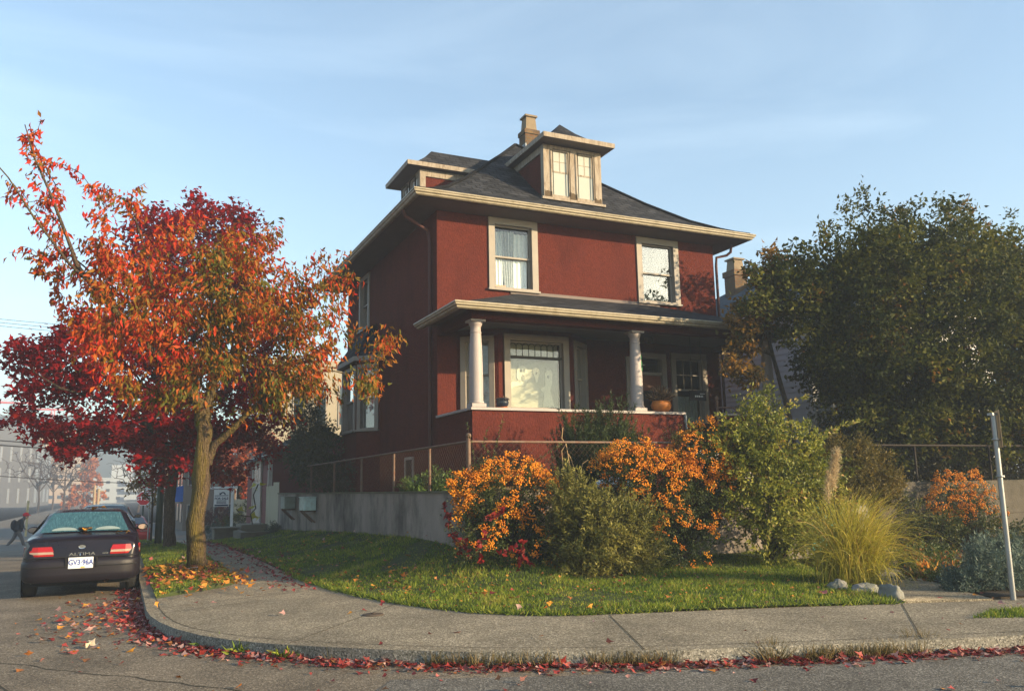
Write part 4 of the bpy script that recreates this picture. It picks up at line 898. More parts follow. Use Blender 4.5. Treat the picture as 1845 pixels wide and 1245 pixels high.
def skeleton(sk):
    nodes = []; par = []
    for pts, rr in sk:
        for i, p in enumerate(pts):
            if i == 0 and nodes:
                dd = [np.linalg.norm(np.array(p)-q) for q in nodes]; j = int(np.argmin(dd)); prev = j
                if dd[j] < .05: continue
            elif i == 0: prev = -1
            nodes.append(np.array(p, float)); par.append(prev); prev = len(nodes)-1
    return nodes, par
# --- the cherry (autumn street tree in front)
def PC(px, py, dy=0.0): return tuple(at_y(px, py, 17.3+dy))
B = PC(345, 1032)
cherry_sk = [
    ([(1.40, 17.4, -.05), (1.40, 17.4, .12), PC(352, 980), PC(358, 900), PC(366, 820), PC(368, 770), PC(360, 730), PC(330, 690, -.3), PC(285, 645, -.6), PC(240, 600, -.8), PC(190, 540, -.9), PC(140, 480, -.9)], [.25, .195, .168, .155, .15, .145, .12, .095, .08, .065, .05, .035]),
    ([PC(366, 800), PC(372, 740), PC(384, 690, .1), PC(392, 620, .2), PC(400, 540, .3), PC(410, 450, .3)], [.12, .105, .085, .065, .045, .02]),
    ([PC(372, 835), PC(386, 800, -.1), PC(418, 775, -.3), PC(440, 750, -.4), PC(480, 715, -.5), PC(530, 680, -.5), PC(590, 640, -.4)], [.10, .075, .06, .05, .04, .032, .02]),
    ([PC(384, 690, .1), PC(430, 630, .3), PC(490, 570, .4), PC(545, 530, .4), PC(600, 500, .3)], [.07, .05, .04, .03, .018]),
    ([PC(140, 480, -.9), PC(95, 360, -.9), PC(60, 280, -.9), PC(45, 225, -.9)], [.035, .025, .016, .008]),
    ([PC(190, 540, -.9), PC(120, 470, -1.0), PC(60, 390, -1.0), PC(15, 320, -1.0), PC(-30, 270, -1.0)], [.035, .024, .018, .012, .008]),
    ([PC(285, 645, -.6), PC(280, 540, -.3), PC(260, 450, -.3), PC(240, 380, -.3)], [.05, .035, .022, .01]),
]
cells = [  # pixel outline of the crown as ellipses: (px, py, rx, ry, weight)
    (320, 560, 190, 130, 60), (180, 520, 90, 90, 22), (440, 480, 75, 80, 20), (560, 560, 90, 85, 24), (610, 640, 90, 75, 20), (430, 640, 150, 80, 30), (300, 660, 100, 70, 18), (560, 700, 110, 45, 14), (190, 400, 60, 75, 13), (240, 350, 25, 45, 4), (600, 500, 45, 60, 9), (90, 400, 45, 70, 9), (60, 260, 30, 55, 7), (100, 300, 40, 40, 3), (35, 345, 35, 45, 5), (50, 470, 45, 30, 5), (150, 620, 70, 50, 9), (120, 480, 60, 60, 8), (480, 420, 35, 40, 5), (690, 620, 35, 22, 3), (650, 700, 45, 25, 4), (420, 520, 110, 90, 24), (500, 735, 45, 25, 4), (270, 710, 60, 40, 5), (150, 330, 30, 40, 4), (260, 560, 120, 110, 20), (350, 470, 90, 60, 14), (320, 420, 50, 40, 5)]
tg = []; kind = []
for px, py, rx, ry, wgt in cells:
    for _ in range(int(wgt*1.15)):
        a = random.random()*2*PI; r = math.sqrt(random.random()); dpt = random.gauss(0, 1.0)*min(1.0, rx/90)
        tg.append(PC(px+rx*r*math.cos(a), py+ry*r*math.sin(a), dpt-.15))
tg = np.array(tg)
cherry = thing('cherry_tree', 'street cherry tree with a mossy leaning trunk and orange red and olive hanging leaves', 'tree', (1.4, 17.4, .1))
sn, sp = skeleton(cherry_sk); nodes, par, R, tips = grow(sn, sp, tg, PC(368, 740), seg=.4, tip=.0042)
trunk_part(cherry, nodes, par, R, cherry_sk, len(sn), M_BARKC)
M_CHERRY = leafmat('cherry_leaf', [(0, lin(.045, .065, .006)), (.25, lin(.125, .11, .007)), (.42, lin(.29, .115, .007)), (.58, lin(.42, .075, .006)), (.75, lin(.46, .036, .008)), (1, lin(.54, .020, .010))], .40, .55, .2)
base = []; dr = []; tn = []
for i in tips:
    chain = []; j = i; 
    while par[j] >= 0 and len(chain) < 3: chain.append((nodes[par[j]], nodes[j])); j = par[j]
    hgt = (nodes[i][2]-3)/5.5; sparse = nodes[i][0] < -.9 or nodes[i][2] > 7.3
    m0 = 46 if not sparse else 22
    for q in range(m0):
        a, b = chain[min(len(chain)-1, int(random.random()**1.6*len(chain)))]; t = random.random()
        p = a+(b-a)*t+rng.normal(size=3)*(.12 if not sparse else .055); d = unit(unit(b-a)*.35+rng.normal(size=3)*.36+np.array([0, 0, -.85]))
        base.append(p); dr.append(d)
        sunny = .32*(p[0]-1.3)/4+.22*(17.3-p[1])
        tn.append(.42+.20*hgt+.22*noise.noise(Vector(p*1.1))+.20*noise.noise(Vector(nodes[i]*3.1))+random.gauss(0, .15)+max(-.1, min(.12, .10*(.6-p[0]))))
base = np.array(base); n = len(base); L = rng.uniform(.10, .18, n)
leaves('crown', base, np.array(dr), rdir(n)*[1, 1, .25], L, L*rng.uniform(.30, .44, n), np.clip(tn, 0, 1), M_CHERRY, cherry)
# --- the red maple behind it
def PM(px, py, dy=0.0): return tuple(at_y(px, py, 25.5+dy))
maple = thing('maple_tree', 'dark crimson maple street tree behind the cherry with drooping tiers', 'tree', (1.32, 25.5, .05))
msk = [([(1.32, 25.5, -.1), (1.32, 25.5, .1), PM(305, 930), PM(309, 870), PM(315, 820), PM(320, 740), PM(325, 640), PM(330, 520), PM(335, 420)], [.24, .175, .15, .14, .135, .12, .09, .06, .02]),
       ([PM(315, 820), PM(260, 760, -.6), PM(190, 720, -1), PM(110, 700, -1.2), PM(60, 670, -1.2)], [.09, .06, .04, .025, .012]), ([PM(318, 780), PM(380, 720, .4), PM(440, 690, .4), PM(500, 720, .3)], [.09, .06, .03, .015]), ([PM(320, 740), PM(250, 640, .3), PM(170, 560, .3)], [.08, .05, .02]), ([PM(325, 640), PM(400, 540, .4), PM(450, 450, .3)], [.07, .04, .02])]
cells = [(335, 470, 100, 110, 60), (270, 430, 45, 60, 16), (420, 430, 40, 60, 14), (340, 610, 170, 130, 84), (190, 630, 100, 75, 34), (105, 655, 75, 48, 20), (60, 625, 40, 28, 6), (95, 705, 70, 28, 13), (230, 745, 110, 42, 36), (310, 790, 80, 50, 34), (140, 803, 50, 8, 9), (110, 772, 70, 9, 11), (50, 752, 28, 9, 5), (195, 788, 30, 10, 6), (430, 740, 90, 60, 26), (410, 852, 60, 10, 8), (380, 790, 70, 50, 20), (470, 800, 30, 25, 6), (255, 812, 45, 22, 9), (500, 600, 80, 70, 20), (355, 380, 22, 25, 5), (440, 390, 16, 22, 4), (300, 850, 26, 14, 4), (480, 700, 45, 35, 8)]
tg = []
for px, py, rx, ry, wgt in cells:
    for _ in range(int(wgt*1.0)):
        a = random.random()*2*PI; r = math.sqrt(random.random()); tg.append(PM(px+rx*r*math.cos(a), py+ry*r*math.sin(a), random.gauss(0, 1.4)*min(1, rx/90)))
tg = np.array(tg); sn, sp = skeleton(msk); nodes, par, R, tips = grow(sn, sp, tg, PM(320, 740), seg=.6, tip=.005)
trunk_part(maple, nodes, par, R, msk, len(sn), M_BARKM)
M_MAPLE = leafmat('maple_leaf', [(0, lin(.12, .003, .006)), (.5, lin(.24, .006, .010)), (.85, lin(.36, .010, .012)), (1, lin(.42, .035, .015))], .5, .6, .08)
cen = np.array([nodes[i] for i in tips]); td = unit(rdir(len(cen))*[1, 1, .2]+np.array([0, 0, -.08]))
b, d, nm, ti = twigs(cen, td, .8, 62, .14, .12, .8, .3)
n = len(b); leaves('crown', b, d, nm*[.6, .6, 1], rng.uniform(.11, .18, n), rng.uniform(.10, .17, n), np.clip(.42+.3*np.array([noise.noise(Vector(p*.8)) for p in b])+rng.normal(size=n)*.18, 0, 1), M_MAPLE, maple, MAPLE_V, MAPLE_F)
# --- the big evergreen on the right
holly = thing('evergreen_tree', 'big dark rounded evergreen tree spreading over the right wall', 'tree', (18.6, 14.8, YARD))
hell = [(18.8, 14.7, 5.2, 5.2, 2.4, 3.1), (15.3, 14.4, 5.7, 2.2, 1.3, 1.7), (22.3, 14.9, 5.5, 3.8, 2.4, 3.1), (17.2, 14.5, 6.4, 2.5, 1.7, 1.2), (17.4, 14.1, 3.7, 1.6, 1.2, 1.5), (16.0, 14.3, 4.2, 1.3, 1.0, 1.3), (20, 14.0, 3.9, 3.8, 1.8, 2.0), (20.6, 14.8, 6.7, 2.8, 1.8, 1.3)]
hp, ho = blob_points(hell, 3400, .35, .48, .8); ok = ~((hp[:, 0] < 16.1) & (hp[:, 1] > 15.3)) & (hp[:, 2] > 2.0); hp, ho = hp[ok], ho[ok]
td = unit(ho*.7+rdir(len(hp))*.8+np.array([0, 0, .15])); b, d, nm, ti = twigs(hp, td, .5, 38, .10, .06, .8, .05)
M_HOLLY = leafmat('evergreen_leaf', [(0, lin(.018, .026, .006)), (.4, lin(.042, .053, .008)), (.75, lin(.10, .10, .012)), (.95, lin(.13, .125, .02)), (1, lin(.20, .10, .02))], .3, .6, .12)
ok = ~((b[:, 0] < 15.95) & (b[:, 1] > 15.6)) ; b, d, nm, ti = b[ok], d[ok], nm[ok], ti[ok]; n = len(b); tt = rng.normal(.42, .16, len(hp))
leaves('crown', b, d, nm, rng.uniform(.09, .16, n), rng.uniform(.05, .085, n), np.clip(tt[ti]+.38*np.array([noise.noise(Vector(p*.9)) for p in b])+rng.normal(size=n)*.13+.10*np.clip(b[:, 0]-19.5, 0, 3), 0, 1), M_HOLLY, holly)
hsk = [([(18.8, 14.9, 1.3), (18.7, 14.9, 2.2), (18.6, 14.8, 3.5), (18.7, 14.8, 5.5), (18.9, 14.8, 7.2)], [.24, .2, .17, .12, .05]), ([(18.7, 14.9, 2.2), (17.2, 14.7, 3.6), (15.6, 14.5, 4.9)], [.14, .1, .04]), ([(18.6, 14.8, 2.8), (20.5, 14.8, 4.2), (22.4, 14.8, 5.8)], [.14, .1, .05]), ([(19.4, 14.6, 1.4), (19.8, 14.4, 3.2), (20.4, 14.2, 4.6)], [.1, .08, .04])]
sn, sp = skeleton(hsk); sel = rng.choice(len(hp), 300, replace=False); nodes, par, R, tips = grow(sn, sp, hp[sel], (18.6, 14.8, 3.5), seg=.8, tip=.006); trunk_part(holly, nodes, par, R, hsk, len(sn), M_BARKD)
# amber leaved tree reaching past its left side
def tree(name, label, base, sk, cells, leaf, bark, nleaf, Ls, Ws, tintf, cat='tree', V=LEAF_V, Fc=LEAF_F, hang=.3, tw=.5, jit=.08, group=None, tip=.005):
    t = thing(name, label, cat, base, group); sn, sp = skeleton(sk)
    tg = []
    for cx_, cy_, cz_, rx, ry, rz, k in cells:
        for _ in range(k):
            dd = rdir(1)[0]*random.random()**.4; tg.append((cx_+rx*dd[0], cy_+ry*dd[1], cz_+rz*dd[2]))
    tg = np.array(tg); nodes, par, R, tips = grow(sn, sp, tg, sk[0][0][len(sk[0][0])//2], seg=.6, tip=tip); trunk_part(t, nodes, par, R, sk, len(sn), bark, 10)
    if leaf:
        cen = np.array([nodes[i] for i in tips]); td = unit(np.array([nodes[i]-nodes[par[i]] for i in tips])+rdir(len(tips))*.3); b, d, nm, ti = twigs(cen, td, tw, nleaf, jit, .1, .7, hang)
        n = len(b); leaves('crown', b, d, nm, rng.uniform(*Ls, n), rng.uniform(*Ws, n), np.clip(tintf(b)+rng.normal(size=n)*.15, 0, 1), leaf, t, V, Fc)
    return t
M_AMBER = leafmat('amber_leaf', [(0, lin(.06, .06, .012)), (.5, lin(.17, .10, .016)), (1, lin(.34, .15, .02))], .4, .5)
nzf = lambda f, a, o: (lambda b: o+a*np.array([noise.noise(Vector(p*f)) for p in b]))
AQ = lambda px, py, k, r=.42: (*[float(v) for v in at_y(px, py, 15.05)], r, .35, r, k)
tree('amber_tree', 'thin tree with amber and olive leaves at the right end of the porch', (14.5, 15.1, YARD), [([(14.5, 15.1, 1.4), (14.4, 15.1, 3.0), (14.0, 15.1, 4.6), (13.6, 15.1, 6.4)], [.08, .06, .045, .02])],
     [AQ(1372, 505, 14), AQ(1350, 555, 12, .34), AQ(1400, 480, 14), AQ(1340, 590, 14), AQ(1316, 655, 9, .28), AQ(1350, 670, 8, .28), AQ(1385, 560, 16), AQ(1345, 622, 9, .25), AQ(1410, 520, 10)], M_AMBER, M_BARKD, 28, (.11, .19), (.055, .095), nzf(1.2, .4, .5), hang=.35, tw=.35)
M_OLIVE = leafmat('olive_leaf', [(0, lin(.03, .045, .012)), (.5, lin(.07, .085, .018)), (1, lin(.15, .15, .03))], .35, .5)
tree('yellowing_tree', 'yellowing tree rising behind the evergreen at far right', (24.5, 18, YARD), [([(24.5, 18, 1.4), (24.4, 18, 5), (24.6, 18, 8.8)], [.16, .12, .03])],
     [(25.6, 18, 8.2, 2.0, 1.5, 1.9, 80), (25.8, 18, 6.0, 2.2, 1.5, 2.2, 80), (22.6, 18, 9.9, .7, .5, .4, 7), (25.2, 18, 10.3, .7, .5, .4, 7)], M_AMBER, M_BARKD, 26, (.12, .22), (.05, .09), nzf(.8, .35, .35), hang=.2)

# ------------------------------------------------------------------ shrubs
def shrub(name, label, base, ells, k, nl, L, W, stops, cat='shrub', tw=.35, jit=.03, droop=.1, spread=.7, up=.1, hang=0, inner=.35, lump=.3, trans=.35, V=LEAF_V, Fc=LEAF_F, stems=True, tin=.45, tnz=.35, tf=1.5, leafname='foliage', rough=.5, tr=.12, group=None, out=.8):
    t = thing(name, label, cat, base, group); p, o = blob_points(ells, k, inner, lump, .9, base[0]); p[:, 2] = np.maximum(p[:, 2], base[2]+.03)
    td = unit(o*out+rdir(k)*.6+np.array([0, 0, up])); b, d, nm, ti = twigs(p, td, tw, nl, jit, droop, spread, hang); n = len(b)
    tt = rng.normal(0, .12, k)
    m = leafmat(name+'_leaf', stops, trans, rough)
    leaves(leafname, b, d, nm, rng.uniform(L*.6, L*1.25, n), rng.uniform(W*.7, W*1.2, n), np.clip(tin+tnz*np.array([noise.noise(Vector(q*tf)) for q in b])+tt[ti]+rng.normal(size=n)*tr, 0, 1), m, t, V, Fc)
    if stems:
        mb = MB(); bp = np.array(base)
        for i in rng.choice(k, min(k, 90), replace=False):
            s = bp+np.append(rng.normal(size=2)*.12*max(e[3] for e in ells), 0); mid = s*.45+p[i]*.55+np.array([0, 0, .12]); mb.tube([s, mid, p[i]+td[i]*tw*.4], [.012, .008, .003], 4, caps=False)
        mb.build('stems', M_BARKD, t)
    return t, p, o
ICO_V = []; 
_b = bmesh.new(); bmesh.ops.create_icosphere(_b, subdivisions=1, radius=1); ICO_V = np.array([v.co[:] for v in _b.verts]); ICO_F = np.array([[v.index for v in f.verts] for f in _b.faces]); _b.free()
M_BERRY = leafmat('orange_berry', [(0, lin(.42, .11, .004)), (.5, lin(.62, .20, .006)), (1, lin(.74, .32, .012))], .08, .5, .3)
def berries(parent, cen, per, sig, r, tint=None):
    k = len(cen); q = np.repeat(cen, per, axis=0)+rng.normal(size=(k*per, 3))*sig; n = len(q); rr = rng.uniform(.75, 1.2, n)*r
    P = q[:, None]+ICO_V[None]*rr[:, None, None]; F = (ICO_F[None]+(np.arange(n)*len(ICO_V))[:, None, None]).reshape(-1)
    o = rawmesh('berries', P.reshape(-1, 3), F, 3, np.repeat(np.clip(rng.normal(.5, .2, k)[np.arange(n)//per]+rng.normal(size=n)*.15, 0, 1), len(ICO_V)), M_BERRY, parent, True); o['kind'] = 'stuff'; return o
FIRE = [(0, lin(.022, .04, .012)), (.5, lin(.05, .075, .018)), (1, lin(.16, .16, .04))]
def firethorn(label, base, ells, k, nb, bias, per=15, nl=26):
    t, p, o = shrub('firethorn_bush', label, base, ells, k, nl, .055, .02, FIRE, tw=.42, jit=.03, droop=.15, up=.25)
    q, qo = blob_points(ells, nb*4, .8, .3, .9, base[0]); w = bias(q); w = w*np.array([1 if noise.noise(Vector(v*1.8)) > -.12 else .15 for v in q])
    sel = rng.choice(len(q), nb, replace=False, p=w/w.sum()); berries(t, q[sel]+qo[sel]*.05+np.array([0, -.04, .02]), per, (.035, .03, .028), .0135)
    return t
t1 = firethorn('rounded firethorn bush thick with orange berries at the wall corner, red creeper in it', (5.75, 12.35, .25), [(5.65, 12.35, 1.45, .78, .5, .55), (5.15, 12.3, 1.0, .35, .35, .85), (6.2, 12.25, .95, .4, .4, .75), (5.6, 12.2, .6, .7, .4, .5)], 520, 380, lambda q: np.clip((q[:, 2]-.5)/1.2, .12, 1)**1.3)
firethorn('tall spreading firethorn heavy with orange berries in front of the porch steps', (8.7, 12.0, .3), [(9.2, 12.0, 2.05, .55, .5, .5), (8.3, 12.05, 1.75, .75, .5, .5), (7.7, 12.1, 1.9, .4, .4, .35), (8.9, 11.9, 1.2, .75, .5, .7), (8.6, 11.7, .65, .65, .4, .5), (9.5, 11.9, 1.5, .4, .4, .6)], 860, 700, lambda q: np.clip((q[:, 2]-.45)/1.3, .10, 1)**1.2)
firethorn('firethorn with duller orange berries against the bare right wall', (16.3, 12.3, .15), [(16.3, 12.3, 1.15, .75, .4, .55), (16.6, 12.2, .7, .6, .4, .5)], 200, 260, lambda q: np.clip((q[:, 2]-.4)/.8, .1, 1), per=12)
# long arching sprays out of the first firethorn
def sprays(parent, name, arcs, m, L, W, n=26, tint=.7):
    B = []; D = []; mb = MB()
    for pts in arcs:
        pts = [np.array(p, float) for p in pts]; mb.tube(pts, [.007]+[.005]*(len(pts)-2)+[.002], 4, caps=False)
        for i in range(len(pts)-1):
            k = max(3, int(n*np.linalg.norm(pts[i+1]-pts[i]))); 
            for _ in range(k):
                t = random.random(); B.append(pts[i]*(1-t)+pts[i+1]*t); D.append(unit(unit(pts[i+1]-pts[i])*.6+rng.normal(size=3)*.7))
    B = np.array(B); o = leaves(name, B, np.array(D), rdir(len(B)), rng.uniform(L*.6, L*1.2, len(B)), W, np.clip(rng.normal(tint, .2, len(B)), 0, 1), m, parent); mb.build('spray_stem', M_BARKD, parent); return o
M_FIREL = leafmat('firethorn_spray', FIRE+[], .35)
def Q(px, py, Y): return tuple(at_y(px, py, Y))
sprays(t1, 'foliage', [[Q(880, 860, 12.2), Q(895, 800, 12.2), Q(908, 745, 12.2)], [Q(860, 850, 12.2), Q(850, 800, 12.2), Q(840, 760, 12.2)], [Q(930, 850, 12.2), Q(980, 820, 12.1), Q(1010, 800, 12.1)], [Q(850, 870, 12.2), Q(800, 850, 12), Q(770, 860, 12)], [Q(860, 950, 11.8), Q(835, 970, 11.7), Q(818, 1000, 11.7)], [Q(950, 900, 11.8), Q(900, 930, 11.7), Q(870, 980, 11.6)], [Q(990, 860, 12), Q(1015, 850, 12), Q(1030, 830, 12)], [Q(870, 990, 11.7), Q(840, 1005, 11.6), Q(820, 1030, 11.6)], [Q(900, 850, 12.2), Q(870, 800, 12.3), Q(880, 770, 12.3)]], M_FIREL, .05, .018, 60)
M_CREEP = leafmat('red_creeper', [(0, lin(.09, .003, .005)), (.6, lin(.20, .007, .008)), (1, lin(.28, .03, .02))], .35)
cr = thing('red_creeper', 'crimson creeper climbing the wall corner beside the orange berries', 'creeper', (5.0, 12.4, .35))
arcs = [[Q(835, 1000, 12.4), Q(815, 960, 12.4), Q(800, 910, 12.5)], [Q(840, 990, 12.3), Q(822, 975, 12.3), Q(808, 945, 12.4)], [Q(850, 1010, 11.9), Q(835, 975, 11.9), Q(818, 970, 11.9)], [Q(870, 940, 11.85), Q(900, 925, 11.8), Q(912, 915, 11.8)], [Q(930, 1030, 11.6), Q(940, 1000, 11.6), Q(945, 975, 11.6)], [Q(900, 1000, 11.65), Q(925, 985, 11.6), Q(960, 1020, 11.6)], [Q(880, 960, 11.7), Q(860, 985, 11.7), Q(870, 1015, 11.7)]]
sprays(cr, 'foliage', arcs, M_CREEP, .10, .075, 46, .55)
shrub('privet_bush', 'feathery pale olive green bush on the lawn between the two firethorns', (7.0, 11.7, .3), [(7.05, 11.6, .95, .85, .55, .62), (6.55, 11.75, 1.35, .4, .4, .45), (7.4, 11.5, .7, .55, .45, .5), (6.7, 11.5, .6, .55, .4, .45)], 560, 44, .075, .023, [(0, lin(.055, .06, .012)), (.5, lin(.16, .155, .03)), (1, lin(.36, .32, .08))], tw=.46, jit=.02, up=.4, tin=.5, tnz=.45)
t, p, o = shrub('spindle_bush', 'tall loose bush with light yellow green leaves and arching shoots, left of the pampas', (10.4, 11.5, .3), [(10.2, 11.5, 2.3, .65, .5, .75), (11.0, 11.4, 1.7, .75, .5, .8), (10.1, 11.3, 1.2, .65, .5, .8), (9.75, 11.6, 2.1, .45, .4, .6), (10.6, 11.2, .75, .8, .4, .5), (11.3, 11.3, 1.2, .5, .4, .6)], 640, 32, .085, .042, [(0, lin(.05, .065, .010)), (.5, lin(.16, .18, .022)), (.85, lin(.33, .31, .045)), (1, lin(.42, .24, .08))], tw=.5, jit=.035, up=.35, hang=.35, tin=.5, lump=.62)
M_SPIN = leafmat('spindle_shoot', [(0, lin(.10, .12, .025)), (.6, lin(.26, .27, .05)), (1, lin(.45, .28, .12))], .42)
sprays(t, 'foliage', [[Q(1360, 800, 11.4), Q(1385, 740, 11.4), Q(1375, 705, 11.4)], [Q(1380, 780, 11.4), Q(1420, 725, 11.3), Q(1455, 712, 11.3)], [Q(1400, 830, 11.3), Q(1450, 800, 11.2), Q(1500, 775, 11.2)], [Q(1480, 790, 11.2), Q(1520, 765, 11.2), Q(1555, 757, 11.2)], [Q(1330, 800, 11.5), Q(1320, 760, 11.5), Q(1290, 745, 11.5)], [Q(1280, 830, 11.7), Q(1255, 780, 11.7), Q(1240, 760, 11.7)], [Q(1330, 780, 11.4), Q(1335, 730, 11.4), Q(1350, 712, 11.4)], [Q(1400, 780, 11.3), Q(1420, 760, 11.3), Q(1440, 765, 11.3)], [Q(1390, 930, 11), Q(1380, 980, 10.8), Q(1375, 1010, 10.7)], [Q(1420, 880, 11), Q(1440, 940, 10.9), Q(1450, 985, 10.8)]], M_SPIN, .095, .042, 60, .55)
shrub('rosemary_bush', 'dark green spiky upright bush in front of the porch wall', (8.9, 14.6, YARD), [(8.75, 14.6, 2.1, .95, .5, .75), (9.3, 14.6, 1.9, .5, .4, .6)], 680, 80, .085, .013, [(0, lin(.018, .032, .010)), (.6, lin(.045, .07, .015)), (1, lin(.13, .15, .04))], tw=.85, jit=.012, up=2.2, droop=-.03, spread=.4, tin=.42, out=.55)
shrub('olive_bush', 'rounded bronze olive bush growing over the wall by the gate pillar', (13.7, 12.95, 1.1), [(13.5, 12.6, 1.85, .95, .5, .65), (14.2, 12.55, 1.5, .5, .4, .45), (13.0, 12.5, 1.6, .5, .4, .55)], 700, 38, .07, .026, [(0, lin(.04, .042, .010)), (.5, lin(.11, .09, .018)), (1, lin(.24, .17, .035))], tw=.4, jit=.03, up=.5, tin=.5)
shrub('lavender_bush', 'low blue green mound of lavender like foliage at the right edge', (10.9, 7.75, .14), [(10.85, 7.75, .3, .62, .45, .36), (11.3, 8.0, .42, .5, .4, .35), (10.3, 7.8, .22, .35, .3, .2)], 420, 34, .075, .009, [(0, lin(.04, .06, .05)), (.5, lin(.10, .145, .12)), (1, lin(.22, .28, .23))], tw=.22, jit=.02, up=.6, tin=.5, stems=False)
shrub('garden_shrub', 'tangled green shrub at the foot of the right wall under the orange berries', (15.4, 12.0, .15), [(15.2, 12.0, .55, .8, .4, .4), (16.5, 11.6, .45, .7, .5, .35), (14.6, 12.2, .8, .3, .3, .5)], 230, 26, .075, .03, [(0, lin(.03, .045, .012)), (.6, lin(.07, .085, .02)), (1, lin(.24, .20, .05))], tw=.35)
shrub('ground_cover', 'low mixed greenery along the bed beside the garden path', (12.5, 9.5, .15), [(11.2, 8.9, .16, .8, .35, .12), (12.6, 10.0, .2, .9, .5, .16), (13.5, 11.2, .25, .8, .6, .2), (11.9, 8.6, .15, .5, .3, .1)], 330, 14, .07, .03, [(0, lin(.03, .05, .012)), (.7, lin(.08, .11, .02)), (1, lin(.30, .10, .03))], tw=.2, stems=False, tin=.5, tnz=.6)
for px, py, lab in ((1710, 1035, 'small golden orange seedling in the bed, right one of two'), (1668, 1030, 'small golden orange seedling in the bed, left one of two')):
    P = at_g(px, py, .15); tuft(P[0], P[1], .16, 26, .20, .03, lab, leafmat('gold', [(0, lin(.5, .14, .02)), (1, lin(.6, .3, .05))]), .35, .05, 'golden_seedling', 'seedling', LEAF_V, LEAF_F)
shrub('laurel_bush', 'big dark shrub with yellowing leaves against the house behind the side fence', (5.9, 25.5, YARD), [(5.7, 26.2, 2.7, .45, 1.6, 1.0), (5.75, 28.6, 2.8, .5, 1.4, 1.1), (5.75, 29.6, 3.3, .6, 1.0, .8), (6.0, 30.0, 3.9, .7, 1.0, .8), (5.8, 24.4, 2.0, .3, .7, .5)], 420, 26, .12, .05, [(0, lin(.02, .03, .010)), (.6, lin(.045, .055, .015)), (.9, lin(.12, .10, .02)), (1, lin(.28, .18, .03))], tw=.5, jit=.08, tin=.35)
tf_, p_, o_ = shrub('wall_top_fern', 'bright green leafy plants along the wall top inside the side fence', (5.6, 14.2, YARD), [(5.55, 13.9, 1.65, .25, .45, .2), (5.5, 15.3, 1.7, .2, .4, .25), (5.5, 16.6, 1.6, .15, .5, .15)], 130, 22, .10, .035, [(0, lin(.03, .06, .015)), (1, lin(.11, .19, .03))], tw=.25, up=.7, stems=False)
shrub('dark_conifer', 'low dark green conifer foliage behind the ball topped fence post', (6.1, 13.5, YARD), [(6.2, 13.5, 1.75, .6, .3, .3), (7.2, 13.6, 1.7, .5, .3, .3), (5.75, 13.4, 1.8, .3, .3, .25)], 200, 30, .06, .012, [(0, lin(.015, .03, .015)), (1, lin(.05, .08, .035))], tw=.3, stems=False)
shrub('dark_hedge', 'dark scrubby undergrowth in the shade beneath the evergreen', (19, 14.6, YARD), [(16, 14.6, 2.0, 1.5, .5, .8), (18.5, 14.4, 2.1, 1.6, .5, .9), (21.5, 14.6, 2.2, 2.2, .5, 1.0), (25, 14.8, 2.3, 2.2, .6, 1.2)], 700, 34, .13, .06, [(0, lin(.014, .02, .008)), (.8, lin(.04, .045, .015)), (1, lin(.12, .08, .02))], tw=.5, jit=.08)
# dead stems behind the firethorn
mb = MB()
for pts in ([Q(1030, 860, 13.1), Q(1020, 800, 13.1), Q(1012, 790, 13.1), Q(1014, 770, 13.1)], [Q(1040, 860, 13), Q(1028, 825, 13), Q(1024, 818, 13)], [Q(1045, 860, 13), Q(1050, 835, 13), Q(1060, 828, 13), Q(1072, 848, 13)], [Q(1015, 850, 13), Q(1012, 812, 13), Q(1020, 800, 13)]): mb.tube(pts, .008, 5)
tag(mb.build('dead_stems', mat('straw_stem', lin(.35, .24, .12), .8)), 'bent straw coloured dead stems above the olive bush', 'stems')
# pampas grass
pam = thing('pampas_grass', 'yellow green fountain of pampas grass with one feathery plume beside the path', 'pampas grass', (9.55, 9.05, .15))
M_PAMP = leafmat('pampas_blade', [(0, lin(.16, .16, .018)), (.5, lin(.36, .33, .035)), (.85, lin(.50, .39, .07)), (1, lin(.52, .32, .08))], .4, .5)
V = []; F = []; T = []
for i in range(2100):
    a = random.random()*2*PI; out = abs(random.gauss(0, .75)); L = random.uniform(.7, 1.6); bx, by = 9.55+random.gauss(0, .14), 9.05+random.gauss(0, .14)
    dx, dy = math.cos(a)*out, math.sin(a)*out; dx += .22; k = 9; tn_ = min(1, max(0, random.gauss(.45, .2))); w0 = random.uniform(.0035, .007); px_, py_, pz_ = bx, by, .15
    lean = math.hypot(dx, dy); vz = 1.0; s = len(V); hx, hy = (dx/lean, dy/lean) if lean > 1e-3 else (1, 0); ang = lean*.55; bend = random.uniform(1.1, 2.3)*(.45+lean)
    ph = random.random()*PI
    for q in range(k+1):
        t = q/k; w = w0*(1-t**2.2)+.0006
        V.append((px_-hy*w*math.cos(ph)-hx*w*math.sin(ph)*.3, py_+hx*w*math.cos(ph), pz_+w*math.sin(ph)*.5)); V.append((px_+hy*w*math.cos(ph)+hx*w*math.sin(ph)*.3, py_-hx*w*math.cos(ph), pz_-w*math.sin(ph)*.5)); T += [tn_+.25*t]*2
        th = ang+bend*t*t; st = L/k; px_ += hx*math.sin(th)*st; py_ += hy*math.sin(th)*st; pz_ += math.cos(th)*st; pz_ = max(pz_, .16)
        if q < k: F += [s+2*q, s+2*q+1, s+2*q+3, s+2*q+2]
rawmesh('blades', np.array(V), np.array(F), 4, np.clip(T, 0, 1), M_PAMP, pam)['kind'] = 'stuff'
M_PLUME = leafmat('pampas_plume', [(0, lin(.40, .30, .17)), (1, lin(.62, .50, .32))], .5, .8)
